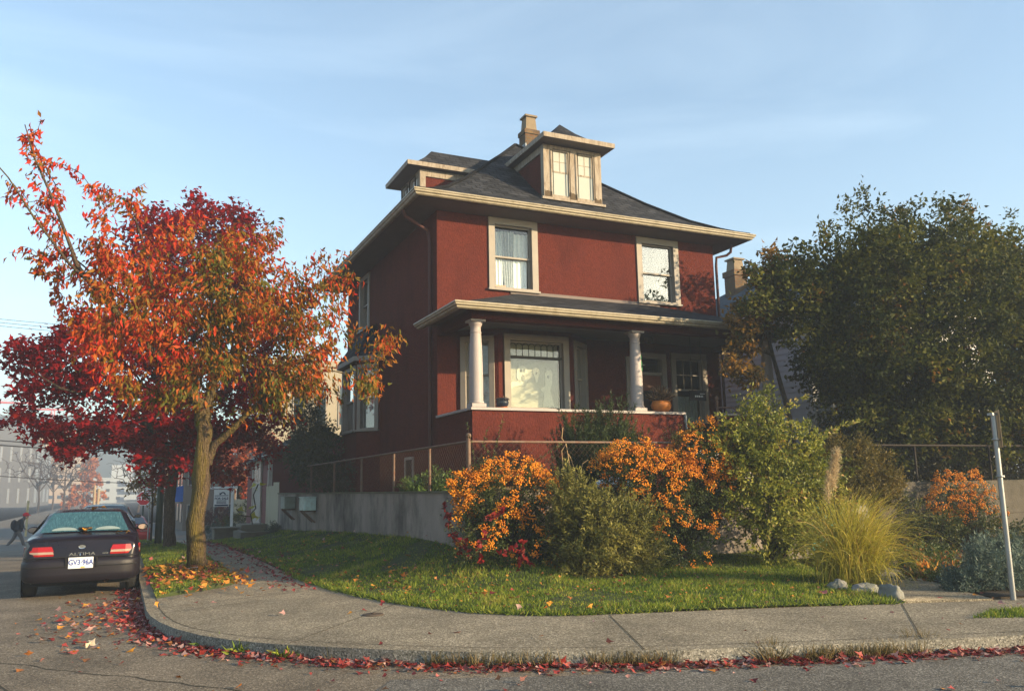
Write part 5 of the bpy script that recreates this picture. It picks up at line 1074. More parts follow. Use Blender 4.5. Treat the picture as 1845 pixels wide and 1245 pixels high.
def plume(px0, py0, px1, py1, px2, py2, wd, n):
    a, b, c3 = np.array(Q(px0, py0, 9.3)), np.array(Q(px1, py1, 9.3)), np.array(Q(px2, py2, 9.3)); mb = MB(); mb.tube([np.array([9.5, 9.1, .2]), a*.5+np.array([9.5, 9.1, .2])*.5+np.array([0, 0, .05]), a, b, c3], [.008, .007, .006, .004, .002], 5)
    st = mb.build('stalk', M_WEED, pam); t = rng.random(n); c4 = np.where(t[:, None] < .5, a+(b-a)*(t*2)[:, None], b+(c3-b)*(t*2-1)[:, None]); ax = unit(c3-a); w = wd*np.sin(PI*np.clip(t*.85+.1, 0, 1))
    d = unit(rng.normal(size=(n, 3))*.55+ax*.55+np.array([-.1, 0, -.35])); leaves('plume', c4+rng.normal(size=(n, 3))*(w*.25)[:, None], d, rdir(n), .10, .006, rng.random(n), M_PLUME, pam, BLADE_V, BLADE_F)
plume(1500, 880, 1503, 840, 1508, 812, .09, 1100); plume(1492, 905, 1490, 875, 1496, 850, .05, 350)
# ------------------------------------------------------------------ cars
def paint(name, col, coat=.18, rough=.32):
    m, nt, b, out = newmat(name); tc = N(nt, 'ShaderNodeTexCoord'); n = N(nt, 'ShaderNodeTexNoise', Scale=3.0, Detail=8.0); nt.links.new(tc.outputs['Object'], n.inputs[0])
    r = ramp(nt, [(.3, mul(col, .8)), (.7, mul(col, 1.25))], n.outputs[0]); nt.links.new(r.outputs[0], b.inputs['Base Color'])
    r2 = ramp(nt, [(.35, (rough*.7,)*3+(1,)), (.7, (rough*1.4,)*3+(1,))], n.outputs[0]); nt.links.new(r2.outputs[0], b.inputs['Roughness'])
    b.inputs['Coat Weight'].default_value = coat; b.inputs['Coat Roughness'].default_value = .08; b.inputs['Metallic'].default_value = .1; b.inputs['Specular IOR Level'].default_value = .2; return m
M_TYRE = mat('tyre_rubber', lin(.015, .015, .015), .85, .2, 8); M_RIM = mat('alloy', lin(.35, .35, .36), .35, .1, 8, metal=.8)
M_REDL = mat('red_lens', lin(.26, .008, .008), .15, .05, 9, spec=.3, coat=.15); M_WHITEL = mat('clear_lens', lin(.30, .22, .18), .18, .1, 9, spec=.6, coat=.2)
M_CHROME = mat('chrome', lin(.6, .6, .62), .15, .05, 5, metal=1.0); M_PLATE = mat('plate_white', lin(.62, .64, .66), .4, .03, 5); M_PLBLUE = mat('plate_blue', lin(.02, .05, .25), .5, .05, 5)
M_UNDER = mat('underbody', lin(.010, .010, .011), .9, .2, 3); M_BUMP = mat('bumper_plastic', lin(.008, .006, .010), .5, .25, 4, .1, 30)
M_CGLASS = mat('dark_car_glass', lin(.02, .03, .035), .06, .1, 3, spec=.8, coat=.6)
def dewglass():
    m, nt, b, out = newmat('dewy_car_glass'); tc = N(nt, 'ShaderNodeTexCoord'); mp = N(nt, 'ShaderNodeMapping'); mp.inputs['Scale'].default_value = (26, 5, 5); nt.links.new(tc.outputs['Object'], mp.inputs[0])
    n = N(nt, 'ShaderNodeTexNoise', Scale=1.6, Detail=6.0, Roughness=.7); nt.links.new(mp.outputs[0], n.inputs[0])
    r = ramp(nt, [(.3, lin(.012, .045, .06)), (.55, lin(.03, .095, .115)), (.75, lin(.10, .20, .22))], n.outputs[0]); nt.links.new(r.outputs[0], b.inputs['Base Color']); b.inputs['Roughness'].default_value = .25; b.inputs['Specular IOR Level'].default_value = .6
    bp = N(nt, 'ShaderNodeBump', Strength=.3, Distance=.01); nt.links.new(n.outputs[0], bp.inputs['Height']); nt.links.new(bp.outputs[0], b.inputs['Normal']); return m
M_DEW = dewglass(); M_SEATB = mat('pale_seat_back', lin(.22, .28, .27), .6, .15, 8)
KY = [0.00, .05, .15, .45, .60, 1.28, 1.6, 2.1, 2.6, 3.35, 3.8, 4.25, 4.45, 4.56]
ZC = [.66, .90, .965, .995, 1.005, 1.335, 1.365, 1.375, 1.345, .97, .92, .84, .76, .58]
HW = [.71, .78, .83, .85, .855, .86, .86, .86, .86, .855, .85, .83, .76, .62]
ZS = [.62, .84, .905, .925, .93, .945, .94, .93, .92, .90, .86, .78, .70, .55]
SW_ = [.66, .735, .785, .81, .815, .815, .815, .815, .81, .80, .79, .75, .68, .56]
CAB = [0, 0, 0, 0, .12, 1, 1, 1, 1, .05, 0, 0, 0, 0]
def make_car(name, label, loc, body, glass, detail=True, hz=1.0, group=None):
    car = thing(name, label, 'car', loc, group); X, Y, Z = loc
    g = lambda x, y, z: (X+x, Y+y, Z+z*hz)
    ys = sorted(set(list(KY)+list(np.linspace(0, 4.56, 46)))); mb = MB(); rings = []
    for y in ys:
        I = lambda t: float(np.interp(y, KY, t)); zc, w, zs, ws, cb = I(ZC), I(HW), I(ZS), I(SW_), I(CAB); zb = .24+.10*max(0, 1-y/.25)+.08*max(0, (y-4.2)/.36)
        wr = .575
        p7 = (ws*.90*(1-cb)+(wr+.02)*cb, (zs+.6*(zc-zs))*(1-cb)+(zc-.075)*cb); p8 = (ws*.72*(1-cb)+(wr-.08)*cb, zc-.008*(1-cb)-.018*cb)
        h = [(0, zb), (w*.84, zb), (w*.97, zb+.06), (w, min(.44, zs-.05)), (w, min(.60, zs-.03)), (w*.985, min(.76, zs-.015)), (ws, zs), p7, p8, (0, zc)]
        rings.append([g(x, y, z) for x, z in h]+[g(-x, y, z) for x, z in h[-2:0:-1]])
    n = len(rings[0]); vs = [p for r in rings for p in r]
    mb.add(vs, [(i*n+j, i*n+(j+1) % n, (i+1)*n+(j+1) % n, (i+1)*n+j) for i in range(len(ys)-1) for j in range(n)], smooth=True)
    mb.add(rings[0], [tuple(range(n))]); mb.add(rings[-1], [tuple(range(n))]); bo = mb.build('body', body, car, weld=True)
    md = bo.modifiers.new('edge', 'EDGE_SPLIT'); md.split_angle = math.radians(38)
    # glass
    def patch(c00, c10, c01, c11, crown, nu=14, nv=6, off=.010):
        m = MB(); V = []; nrm = (Vector(c10)-Vector(c00)).cross(Vector(c01)-Vector(c00)).normalized()
        for j in range(nv+1):
            for i in range(nu+1):
                s, t = i/nu, j/nv; p = (Vector(c00)*(1-s)+Vector(c10)*s)*(1-t)+(Vector(c01)*(1-s)+Vector(c11)*s)*t; p += nrm*(off+crown*4*s*(1-s)); V.append(g(*p))
        m.add(V, [(j*(nu+1)+i, j*(nu+1)+i+1, (j+1)*(nu+1)+i+1, (j+1)*(nu+1)+i) for j in range(nv) for i in range(nu)], smooth=True); return m
    patch((-.66, .61, 1.002), (.66, .61, 1.002), (-.515, 1.22, 1.302), (.515, 1.22, 1.302), .012).build('rear_window', glass, car)
    patch((.61, 3.27, 1.005), (-.61, 3.27, 1.005), (.49, 2.68, 1.30), (-.49, 2.68, 1.30), .012).build('windscreen', M_CGLASS, car)
    for s in (-1, 1):
        a, b = ((.795, 1.0, .965), (.79, 1.95, .965)); c3, d = ((.62, 1.30, 1.245), (.615, 1.95, 1.285)); a2, b2 = ((.79, 2.0, .965), (.785, 3.0, .945)); c4, d4 = ((.615, 2.0, 1.285), (.615, 2.58, 1.25))
        for q in ((a, b, c3, d), (a2, b2, c4, d4)):
            q = [(s*v[0], v[1], v[2]) for v in q]
            (patch(q[0], q[1], q[2], q[3], 0, 6, 4) if s > 0 else patch(q[1], q[0], q[3], q[2], 0, 6, 4)).build('side_window', M_CGLASS, car)
        mb = MB(); x = s*.93; mb.sphere(g(x, 2.95, .985), .10, 0, 12, 8, (1.0, .55, .62)); mb.tube([g(s*.80, 2.98, .95), g(s*.88, 2.97, .97)], .025, 6); mi = mb.build('wing_mirror', body, car)
        mb = MB(); mb.lathe([(0, -.004), (.075, -.004), (.078, 0)], (0, 0, 0), 16, ax='y'); q = MB(); q.add([g(x+v[0]*1.05, 2.892+v[1], .985+v[2]*.62) for v in mb.v], mb.f); q.build('mirror_glass', M_WHITEL if detail else M_CGLASS, mi)
        for wy in (.86, 3.48):
            mb = MB(); mb.lathe([(.17, -.095), (.27, -.10), (.305, -.08), (.31, -.04), (.31, .04), (.305, .08), (.27, .10), (.17, .095)], g(s*.755, wy, .31/hz), 28, ax='x'); wh = mb.build('wheel', M_TYRE, car)
            mb = MB(); mb.lathe([(0, .06*s), (.06, .07*s), (.16, .05*s), (.19, .085*s)], g(s*.755, wy, .31/hz), 20, ax='x'); mb.build('rim', M_RIM, wh)
            mb = MB(); mb.lathe([(0, 0), (.36, 0)], g(s*.862, wy, .33/hz), 24, ax='x'); q = MB(); q.add([v for v in mb.v], mb.f); q.build('wheel_arch', M_UNDER, car)
    mb = MB(); mb.box(*g(-.70, .25, .20), *g(.70, 4.3, .26)); mb.build('underbody', M_UNDER, car)
    # bumper: plan outline swept through heights
    ol = [(-.86, .42), (-.855, .22), (-.81, .06), (-.72, -.03), (-.55, -.065), (-.25, -.08), (.25, -.08), (.55, -.065), (.72, -.03), (.81, .06), (.855, .22), (.86, .42)]
    mb = MB(); lv = [(.27, .94, .07), (.33, .985, .01), (.40, 1, 0), (.50, 1.0, 0), (.56, 1.0, -.004), (.60, .985, .02), (.63, .95, .07)]
    V = [g(x*k, y+dy, z) for z, k, dy in lv for x, y in ol]; n = len(ol)
    mb.add(V, [(j*n+i, j*n+i+1, (j+1)*n+i+1, (j+1)*n+i) for j in range(len(lv)-1) for i in range(n-1)], smooth=True); mb.build('bumper', body if not detail else M_BUMP, car)
    fb = MB(); V = [g(x*k, 4.56-y-dy, z) for z, k, dy in lv for x, y in ol]; fb.add(V, [(j*n+i, j*n+i+1, (j+1)*n+i+1, (j+1)*n+i) for j in range(len(lv)-1) for i in range(n-1)], smooth=True); fb.build('bumper', body, car)
    for s in (-1, 1):
        out = [(.40, -.012), (.62, -.004), (.735, .035), (.795, .11), (.825, .20), (.845, .33)]; inn = [(.83, .33), (.78, .20), (.70, .10), (.6, .06), (.4, .05)]
        pl_ = [(s*x, y) for x, y in out+inn]; mb = MB()
        for z0, z1, mi_ in ((.672, .700, 0), (.701, .738, 1), (.739, .815, 0)):
            sh = 0 if z0 < .74 else .05
            pp = [(px_ - (s*sh if abs(px_) < .45 else 0)*-1*0, py_) for px_, py_ in pl_]; nn = len(pp)
            V = [g(px_, py_+.0, z0) for px_, py_ in pp]+[g(px_*(1 if abs(px_) > .5 else 1+.18*(z1-.7)*4), py_+.02*(z1 > .8), z1) for px_, py_ in pp]
            mb.add(V, [tuple(range(nn)), tuple(range(nn, 2*nn))]+[(i, (i+1) % nn, nn+(i+1) % nn, nn+i) for i in range(nn)], mi_)
        mb.build('tail_light', [M_REDL, M_WHITEL], car)
    for s in (-1, 1): mb = MB(); mb.box(*g(s*.62-.16, 4.40, .60), *g(s*.62+.16, 4.53, .70)); mb.build('headlight', M_WHITEL, car)
    if detail:
        mb = MB(); mb.box(*g(-.185, -.098, .475), *g(.165, -.088, .645)); pl = mb.build('number_plate', M_PLATE, car, bevel=.004)
        text_mesh('GV3\u00b796A', .115, lambda x, y: g(-.01+x, -.100, .565+y), 'plate_lettering', M_PLBLUE, pl, sx=.80, bold=.0035)
        mb = MB(); mb.box(*g(-.01, -.100, .482), *g(.05, -.0985, .502)); mb.build('plate_sticker', mat('orange_sticker', lin(.6, .28, .02), .5), pl)
        mb = MB(); mb.box(*g(-.15, -.100, .622), *g(.13, -.0985, .634)); mb.build('plate_strip', mat('faint_blue', lin(.35, .42, .55), .5), pl)
        text_mesh('ALTIMA', .062, lambda x, y: g(.0+x, -.006+.0*y, .688+y), 'model_lettering', M_CHROME, car, sx=1.75, bold=.001)
        text_mesh('GXE', .030, lambda x, y: g(.33+x, -.006, .688+y), 'model_lettering', M_CHROME, car, sx=1.5, bold=.001)
        em = MB(); 
        em.lathe([(.030, -.004), (.038, -.006), (.038, .004), (.030, .004)], (0, 0, 0), 20, ax='y'); q = MB(); q.add([g(v[0]*1.25-.01, .028+v[1], .80+v[2]*.85) for v in em.v], em.f); q.box(*g(-.062, .020, .788), *g(.042, .028, .812)); q.build('emblem', M_CHROME, car)
        mb = MB(); mb.tube([g(.36, .25, .27), g(.36, -.03, .265)], .028, 10, caps=False); mb.build('exhaust_pipe', mat('rusty_pipe', lin(.12, .07, .045), .7, .3, 20), car)
        mb = MB(); mb.box(*g(-.10, .62, 1.035), *g(.10, .66, 1.085)); mb.build('brake_light', M_UNDER, car, bevel=.01)
        for cx_ in (-.30, .34):
            mb = MB(); pts = [(cx_+.19*math.cos(t), .627+.11*math.sin(t)*.9) for t in np.linspace(0, PI, 13)]
            mb.add([g(x, y, 1.005+(y-.61)*.4918+.024) for x, y in pts], [tuple(range(13))]); mb.build('seat_back', M_SEATB, car)
        mb = MB(); mb.tube([g(-.80, .16, .90), g(-.6, .07, .905), g(0, .045, .91), g(.6, .07, .905), g(.80, .16, .90)], .004, 4); mb.build('boot_seam', M_UNDER, car)
        mb = MB(); mb.tube([g(-.835, .20, .505), g(-.80, .05, .505), g(-.72, -.036, .505), g(-.55, -.07, .505), g(-.25, -.085, .505), g(.25, -.085, .505), g(.55, -.07, .505), g(.72, -.036, .505), g(.80, .05, .505), g(.835, .20, .505)], .009, 5); mb.build('bumper_strip', M_UNDER, car)
        mb = MB(); mb.tube([g(-.80, .10, .642), g(-.74, -.012, .645), g(-.4, -.03, .648), g(.4, -.03, .648), g(.74, -.012, .645), g(.80, .10, .642)], .008, 5); mb.build('bumper_gap', M_UNDER, car)
        for s in (-1, 1): mb = MB(); mb.box(*g(s*.215-.012, -.101, .49), *g(s*.215+.012, -.09, .64)); mb.build('plate_light', M_UNDER, car)
    return car
P = at_g(147, 1074); CAR = (float(P[0])-.02, float(P[1])-.35, 0.0)
M_PURPLE = paint('dark_purple_paint', lin(.006, .004, .009))
make_car('parked_car', 'dark purple saloon parked at the kerb with dew on its rear window', CAR, M_PURPLE, M_DEW)
M_ORLEAF = mat('orange_leaf', lin(.60, .27, .02), .6, .2, 30)
for dx, dy, z, s, lab in ((.12, 1.42, 1.372, .16, 'yellow orange leaf lying on the roof of the purple car'), (.60, .33, .985, .13, 'yellow leaf stuck on the boot lid of the purple car'), (.0, .53, 1.015, .14, 'small orange leaf at the foot of the purple car rear window')):
    n = 3; o = leaves('fallen_leaf', np.tile([[CAR[0]+dx, CAR[1]+dy, z]], (n, 1))+rng.normal(size=(n, 3))*[.03, .02, .004]+[0, 0, .012], rdir(n)*[1, 1, .2], np.tile([[0, 0, 1.0]], (n, 1))+rng.normal(size=(n, 3))*.3, s, s*.6, .5, M_ORLEAF, None); tag(o, lab, 'leaf')
P = at_y(190, 925, 28.5); make_car('parked_car', 'dark grey car parked farther ahead, its roof showing over the purple saloon', (float(P[0]), 27.0, zr(28)), paint('charcoal_paint', lin(.02, .02, .022)), M_CGLASS, False, 1.05)
P = at_y(236, 935, 44); make_car('parked_car', 'red car seen small beyond the purple saloon, nearest the stop sign', (float(P[0]), 43, zr(45)), paint('red_paint', lin(.35, .02, .015)), M_CGLASS, False, 1.0)
P = at_y(92, 938, 66); cfar = make_car('parked_car', 'dark blue car parked in the haze before the bare trees on the far left', (float(P[0]), 66, zr(68)), paint('dark_blue_paint', lin(.02, .025, .04)), M_CGLASS, False, 1.0); cfar.rotation_euler = (0, 0, math.radians(-60))

# ------------------------------------------------------------------ the walker
def skin(name, joints, edges, radii, material, parent, sub=1, root=0):
    me = bpy.data.meshes.new(name); me.from_pydata(joints, edges, []); me.materials.append(material); o = link(name, me, parent)
    md = o.modifiers.new('skin', 'SKIN'); md.use_smooth_shade = True
    for i, r in enumerate(radii): me.skin_vertices[0].data[i].radius = (r, r)
    me.skin_vertices[0].data[root].use_root = True
    md = o.modifiers.new('sub', 'SUBSURF'); md.levels = md.render_levels = sub; return o
P = at_y(30, 972, 47.5); PX, PY, PZ = float(P[0]), 47.5, zr(47.5); per = thing('person', 'person in a red cap, dark coat and backpack striding across the hazy street', 'person', (PX, PY, PZ))
J = lambda x, y, z: (PX+x, PY+y, PZ+z)
jt = [J(0, 0, .92), J(.06, 0, 1.12), J(.15, 0, 1.34), J(.22, 0, 1.43), J(.28, 0, 1.50), J(.31, 0, 1.60),
      J(.14, -.19, 1.36), J(.16, -.24, 1.10), J(.32, -.22, .98), J(.36, -.21, .93), J(.14, .19, 1.36), J(.06, .24, 1.10), J(.16, .22, .92), J(.20, .21, .86),
      J(.02, -.10, .86), J(.22, -.10, .50), J(.34, -.10, .11), J(.50, -.10, .05), J(-.02, .10, .86), J(-.14, .10, .49), J(-.42, .10, .15), J(-.30, .10, .05)]
ed = [(0, 1), (1, 2), (2, 3), (3, 4), (4, 5), (2, 6), (6, 7), (7, 8), (8, 9), (2, 10), (10, 11), (11, 12), (12, 13), (0, 14), (14, 15), (15, 16), (16, 17), (0, 18), (18, 19), (19, 20), (20, 21)]
skin('body', jt, ed, [.15, .15, .15, .08, .10, .10, .07, .05, .035, .03, .07, .05, .035, .03, .12, .09, .065, .055, .12, .09, .065, .055], mat('grey_trousers', lin(.10, .09, .085), .9), per)
M_COAT = mat('dark_coat', lin(.025, .024, .026), .9)
skin('coat', [J(.0, 0, .76), J(.02, 0, .95), J(.08, 0, 1.15), J(.15, 0, 1.33), J(.14, -.19, 1.35), J(.16, -.24, 1.10), J(.29, -.22, 1.0), J(.14, .19, 1.35), J(.06, .24, 1.10), J(.14, .22, .96)], [(0, 1), (1, 2), (2, 3), (3, 4), (4, 5), (5, 6), (3, 7), (7, 8), (8, 9)], [.25, .225, .215, .205, .11, .09, .07, .11, .09, .07], M_COAT, per)
mb = MB(); mb.sphere(J(-.16, 0, 1.14), .2, 0, 14, 10, (.75, .8, 1.25)); mb.build('backpack', mat('black_canvas', lin(.015, .015, .017), .9), per)
mb = MB(); mb.sphere(J(.31, 0, 1.62), .14, 0, 14, 8, (1, .9, .8)); mb.box(*J(.40, -.09, 1.57), *J(.53, .09, 1.60)); mb.build('cap', mat('red_cap', lin(.55, .02, .03), .8), per)
M_SKIN = mat('skin', lin(.42, .24, .17), .6, .05, 5)
mb = MB(); mb.sphere(J(.33, 0, 1.52), .10, 0, 12, 8, (.95, .85, 1.05)); mb.sphere(J(.43, 0, 1.515), .02, 0, 6, 5); mb.build('face', M_SKIN, per)
for a in ((.36, -.21, .93), (.20, .21, .86)):
    mb = MB(); mb.sphere(J(*a), .035, 0, 8, 6, (1.2, .6, 1))
    for k in range(4): mb.tube([J(a[0]+.03, a[1]-.03+.02*k, a[2]-.01), J(a[0]+.065, a[1]-.03+.02*k, a[2]-.03), J(a[0]+.06, a[1]-.03+.02*k, a[2]-.06)], [.01, .009, .007], 5)
    mb.tube([J(a[0], a[1]-.03, a[2]), J(a[0]+.04, a[1]-.05, a[2]+.0)], [.011, .008], 5); mb.build('hand', M_SKIN, per)
M_SHOE = mat('dark_shoe', lin(.03, .025, .02), .7)
for a in ((.42, -.10, .05), (-.33, .10, .06)): mb = MB(); mb.sphere(J(*a), .07, 0, 10, 6, (1.9, .8, .75)); mb.build('shoe', M_SHOE, per)

# ------------------------------------------------------------------ street furniture
M_GREENPOLE = mat('dark_green_paint', lin(.012, .035, .024), .5, .12, 5, .05, 30)
P = at_g(284, 985, .1); t = thing('lamp_pole', 'dark green steel lamp pole standing by the maple trunk', 'pole', (float(P[0]), float(P[1]), float(P[2])))
x, y, z = map(float, P); mb = MB(); mb.tube([(x, y, z-.1), (x+.02, y, z+7.2)], [.11, .08], 16); mb.build('pole', M_GREENPOLE, t); mb = MB(); mb.lathe([(.17, 0), (.17, .05), (.15, .07)], (x, y, z-.02), 16); mb.tube([(x+.02, y, z+7.1), (x-.6, y, z+7.5), (x-1.4, y, z+7.5)], .04, 8); mb.build('arm', M_GREENPOLE, t)
mb = MB(); mb.box(x-1.7, y-.1, z+7.42, x-1.2, y+.1, z+7.54); mb.build('lamp_head', M_GALV, t)
def sign(name, label, px, pybase, Y, ytop, parts, r=.028, polem=None):
    P = at_y(px, pybase, Y); x, y, z = map(float, P); T = at_y(px, ytop, Y)
    t = thing(name, label, 'sign', (x, y, z)); mb = MB(); mb.tube([(x, y, z-.3), (x, y, float(T[2]))], r, 8); mb.build('pole', polem or M_GALV, t); parts(t, x, y-.04, float(T[2])); return t
M_RED = mat('sign_red', lin(.50, .02, .025), .5, .05, 5)
def stop(t, x, y, z):
    oc = lambda r: [(x+r*math.cos(PI/8+k*PI/4), z-.36+r*math.sin(PI/8+k*PI/4)) for k in range(8)]
    mb = MB(); mb.prism(oc(.36), lambda u, w, q: (u, y+w, q), 0, .01); pl = mb.build('plate', M_WHITE, t); mb = MB(); mb.prism(oc(.335), lambda u, w, q: (u, y+w, q), -.004, -.001); mb.build('red_field', M_RED, pl)
    text_mesh('STOP', .26, lambda a, b: (x+a, y-.007, z-.36+b), 'lettering', M_WHITE, pl, bold=.006)
sign('stop_sign', 'red octagonal stop sign on a green post down the street', 255, 968, 46, 885, stop, .035, M_GREENPOLE)
def nopark(t, x, y, z):
    mb = MB(); mb.box(x-.23, y-.008, z-.75, x+.23, y, z-.02); pl = mb.build('plate', M_WHITE, t)
    mb = MB(); mb.lathe([(.10, -.004), (.14, -.004), (.14, 0), (.10, 0)], (x, y-.009, z-.25), 24, ax='y'); mb.fbox(lambda u, w, q: (x+.707*(u-q), y-.0125+w, z-.25+.707*(u+q)), -.12, .12, 0, .003, -.018, .018); mb.build('red_ring', M_RED, pl)
    mb = MB(); mb.box(x-.02, y-.012, z-.33, x-.0, y-.009, z-.17); mb.lathe([(.028, -.002), (.05, -.002), (.05, 0), (.028, 0)], (x+.02, y-.01, z-.21), 14, ax='y'); mb.build('letter', M_BLACK, pl)
    mb = MB()
    for k in range(3): mb.box(x-.15, y-.011, z-.50-.08*k, x+.15, y-.0085, z-.47-.08*k)
    mb.build('lettering', M_RED, pl)
sign('parking_sign', 'white no parking sign with red ring on a thin post behind the lamp pole', 266, 975, 36, 862, nopark)
t = thing('for_sale_sign', 'white hanging for sale board on a white timber post by the hedge', 'sign', tuple(map(float, at_y(417, 940, 38))))
x, y, _ = map(float, at_y(417, 940, 38)); zt = float(at_y(417, 872, 38)[2]); z1_ = float(at_y(417, 878, 38)[2])
mb = MB(); mb.box(x-.05, y-.05, -.6, x+.05, y+.05, zt+.05); mb.build('post', M_WHITE, t); mb = MB(); mb.box(x-.95, y-.045, z1_-.05, x+.2, y+.045, z1_+.05); mb.build('crossbar', M_WHITE, t)
a, b2, c4, d4 = at_y(386, 882, 38), at_y(412, 912, 38), 0, 0; xl, xr, zb, zt2 = float(a[0]), float(b2[0]), float(b2[2]), float(a[2])
mb = MB(); mb.box(xl, y-.015, zb, xr, y+.01, zt2); bd = mb.build('board', M_WHITE, t)
mb = MB(); mb.tube([(xl+.1, y, zt2), (xl+.1, y, z1_-.05)], .008, 5); mb.tube([(xr-.1, y, zt2), (xr-.1, y, z1_-.05)], .008, 5); mb.build('chain', M_BLACK, t)
w_, h_ = xr-xl, zt2-zb; xm = (xl+xr)/2; M_INK = mat('navy_ink', lin(.02, .03, .07), .6)
text_mesh('FOR SALE', .13, lambda u, v: (xm+u, y-.018, zb+.47*h_+v), 'lettering', M_INK, bd, bold=.004)
mb = MB(); mb.box(xl+.03, y-.018, zb+.62*h_, xr-.03, y-.0155, zb+.66*h_); mb.box(xl+.03, y-.018, zb+.02, xr-.03, y-.0155, zb+.12*h_)
for k in range(3): mb.box(xm-.2, y-.018, zb+(.18+.075*k)*h_, xm+.2, y-.0155, zb+(.215+.075*k)*h_)
for k in range(9):
    t0, t1 = PI*k/9, PI*(k+1)/9; mb.quad((xm+.05+.12*math.cos(t0), y-.017, zb+.69*h_+.12*math.sin(t0)), (xm+.05+.12*math.cos(t1), y-.017, zb+.69*h_+.12*math.sin(t1)), (xm+.05+.07*math.cos(t1), y-.017, zb+.69*h_+.07*math.sin(t1)), (xm+.05+.07*math.cos(t0), y-.017, zb+.69*h_+.07*math.sin(t0)))
mb.box(xm-.09, y-.018, zb+.69*h_, xm-.05, y-.0155, zb+.80*h_); mb.build('board_print', M_INK, bd)
# ------------------------------------------------------------------ buildings beyond
M_REDCLAP = mat('dark_red_clapboard', lin(.13, .035, .032), .8, .15, 4, .1, 30); M_OLDDOOR = mat('worn_white_door', lin(.46, .42, .37), .7, .1, 5, .15, 30, stretch=(3, 3, .5), dirt=lin(.22, .18, .14), dscale=4)
def clap(mb, fn, u0, u1, z0, z1, step, mi=0, th=.018):
    z = z0
    while z < z1-.01:
        e2 = min(z+step, z1); V = [fn(u0, -th, z), fn(u1, -th, z), fn(u1, -.001, e2), fn(u0, -.001, e2), fn(u0, 0, z), fn(u1, 0, z)]
        mb.add(V, [(0, 1, 2, 3), (4, 5, 1, 0)], mi); z = e2
gar = thing('garage', 'small dark red clapboard garage with a worn white door and gabled roof', 'garage', (7.2, 36, 0))
mb = MB(); GX = 5.2; mb.box(GX, 33.3, -.6, 9.2, 39.2, 3.05); gf = lambda u, w, z: (GX+w, u, z); clap(mb, gf, 33.3, 39.2, -.4, 3.05, .16); clap(mb, lambda u, w, z: (u, 33.3+w, z), GX, 9.2, -.4, 3.05, .16)
mb.poly([(GX, 33.3, 3.05), (9.2, 33.3, 3.05), (7.2, 33.3, 3.98)]); mb.build('wall', M_REDCLAP, gar)
mb = MB(); mb.box(GX-.03, 33.26, -.4, GX+.12, 33.42, 3.05); mb.box(GX-.05, 33.3, 2.86, GX-.02, 39.2, 3.05); mb.build('trim', M_OLDDOOR, gar)
mb = MB(); mb.box(GX-.05, 35.0, -.4, GX-.02, 37.0, 2.75); 
for k in range(1, 6): mb.box(GX-.058, 35.0+.333*k-.012, -.4, GX-.051, 35.0+.333*k+.012, 1.75)
mb.box(GX-.09, 34.85, -.4, GX-.02, 35.0, 2.9); mb.box(GX-.09, 37, -.4, GX-.02, 37.15, 2.9); mb.box(GX-.088, 35, 2.76, GX-.02, 37, 2.9); mb.box(GX-.08, 35, 1.78, GX-.05, 37, 1.9); gd = mb.build('door', M_OLDDOOR, gar)
mb = MB()
for k in range(3): mb.box(GX-.056, 35.15+.62*k, 1.98, GX-.0505, 35.6+.62*k, 2.62)
mb.build('door_pane', M_CGLASS, gd)
mb = MB(); mb.poly([(GX-.35, 33.0, 2.85), (GX-.35, 39.5, 2.85), (7.2, 39.5, 4.1), (7.2, 33.0, 4.1)], 0, [(0, 0), (6.5, 0), (6.5, 2.8), (0, 2.8)]); mb.poly([(9.55, 33.0, 2.85), (9.55, 39.5, 2.85), (7.2, 39.5, 4.1), (7.2, 33.0, 4.1)], 0, [(0, 0), (6.5, 0), (6.5, 2.8), (0, 2.8)])
mb.build('roof', M_SHINGLE, gar)
# neighbour to the right
M_WHITECLAP = mat('white_clapboard', lin(.60, .62, .66), .6, .05, 3, .05, 20)
nh = thing('clapboard_house', 'white clapboard house with blue grey roof half hidden behind the evergreen', 'house', (22, 23.5, YARD))
NX0, NX1, NY0, NY1, NE = 18.0, 26.0, 17.9, 29.0, 6.75
mb = MB(); mb.box(NX0, NY0, 1.2, NX1, NY1, NE); clap(mb, lambda u, w, z: (NX0+w, u, z), NY0, NY1, 1.5, NE, .17, 0, .025); clap(mb, lambda u, w, z: (u, NY0+w, z), NX0, NX1, 1.5, NE, .17, 0, .025); mb.build('wall', M_WHITECLAP, nh)
mb = MB(); mb.box(NX0-.05, NY0-.06, 1.5, NX0+.1, NY0+.1, NE); mb.box(NX0-.06, NY0, NE-.28, NX0-.026, NY1, NE); mb.box(NX0-.08, NY0+.1, 3.28, NX0-.027, NY1, 3.42); mb.build('trim', M_WHITE, nh)
mb = MB(); hip_roof(mb, NX0-.5, NY0-.5, NX1+.5, NY1+.5, [(0, NE+.08), (.8, NE+.42), (2, NE+1.08), (4.49, NE+2.6)]); mb.poly([(NX0-.49, NY0-.49, NE+.06), (NX1+.49, NY0-.49, NE+.06), (NX1+.49, NY1+.49, NE+.06), (NX0-.49, NY1+.49, NE+.06)], 1); ring_extrude(mb, NX0, NY0, NX1, NY1, [(.49, NE-.08), (.49, NE+.075), (.54, NE+.075), (.53, NE-.08)], mi=2); nr = mb.build('roof', [M_SHINGLEB, M_TRIM, M_WHITE], nh)
a = at_y(1326, 520, 24.5); xq = float(a[0]); zq = float(at_y(1326, 468, 24.5)[2]); zb_ = float(at_y(1326, 490, 24.5)[2])
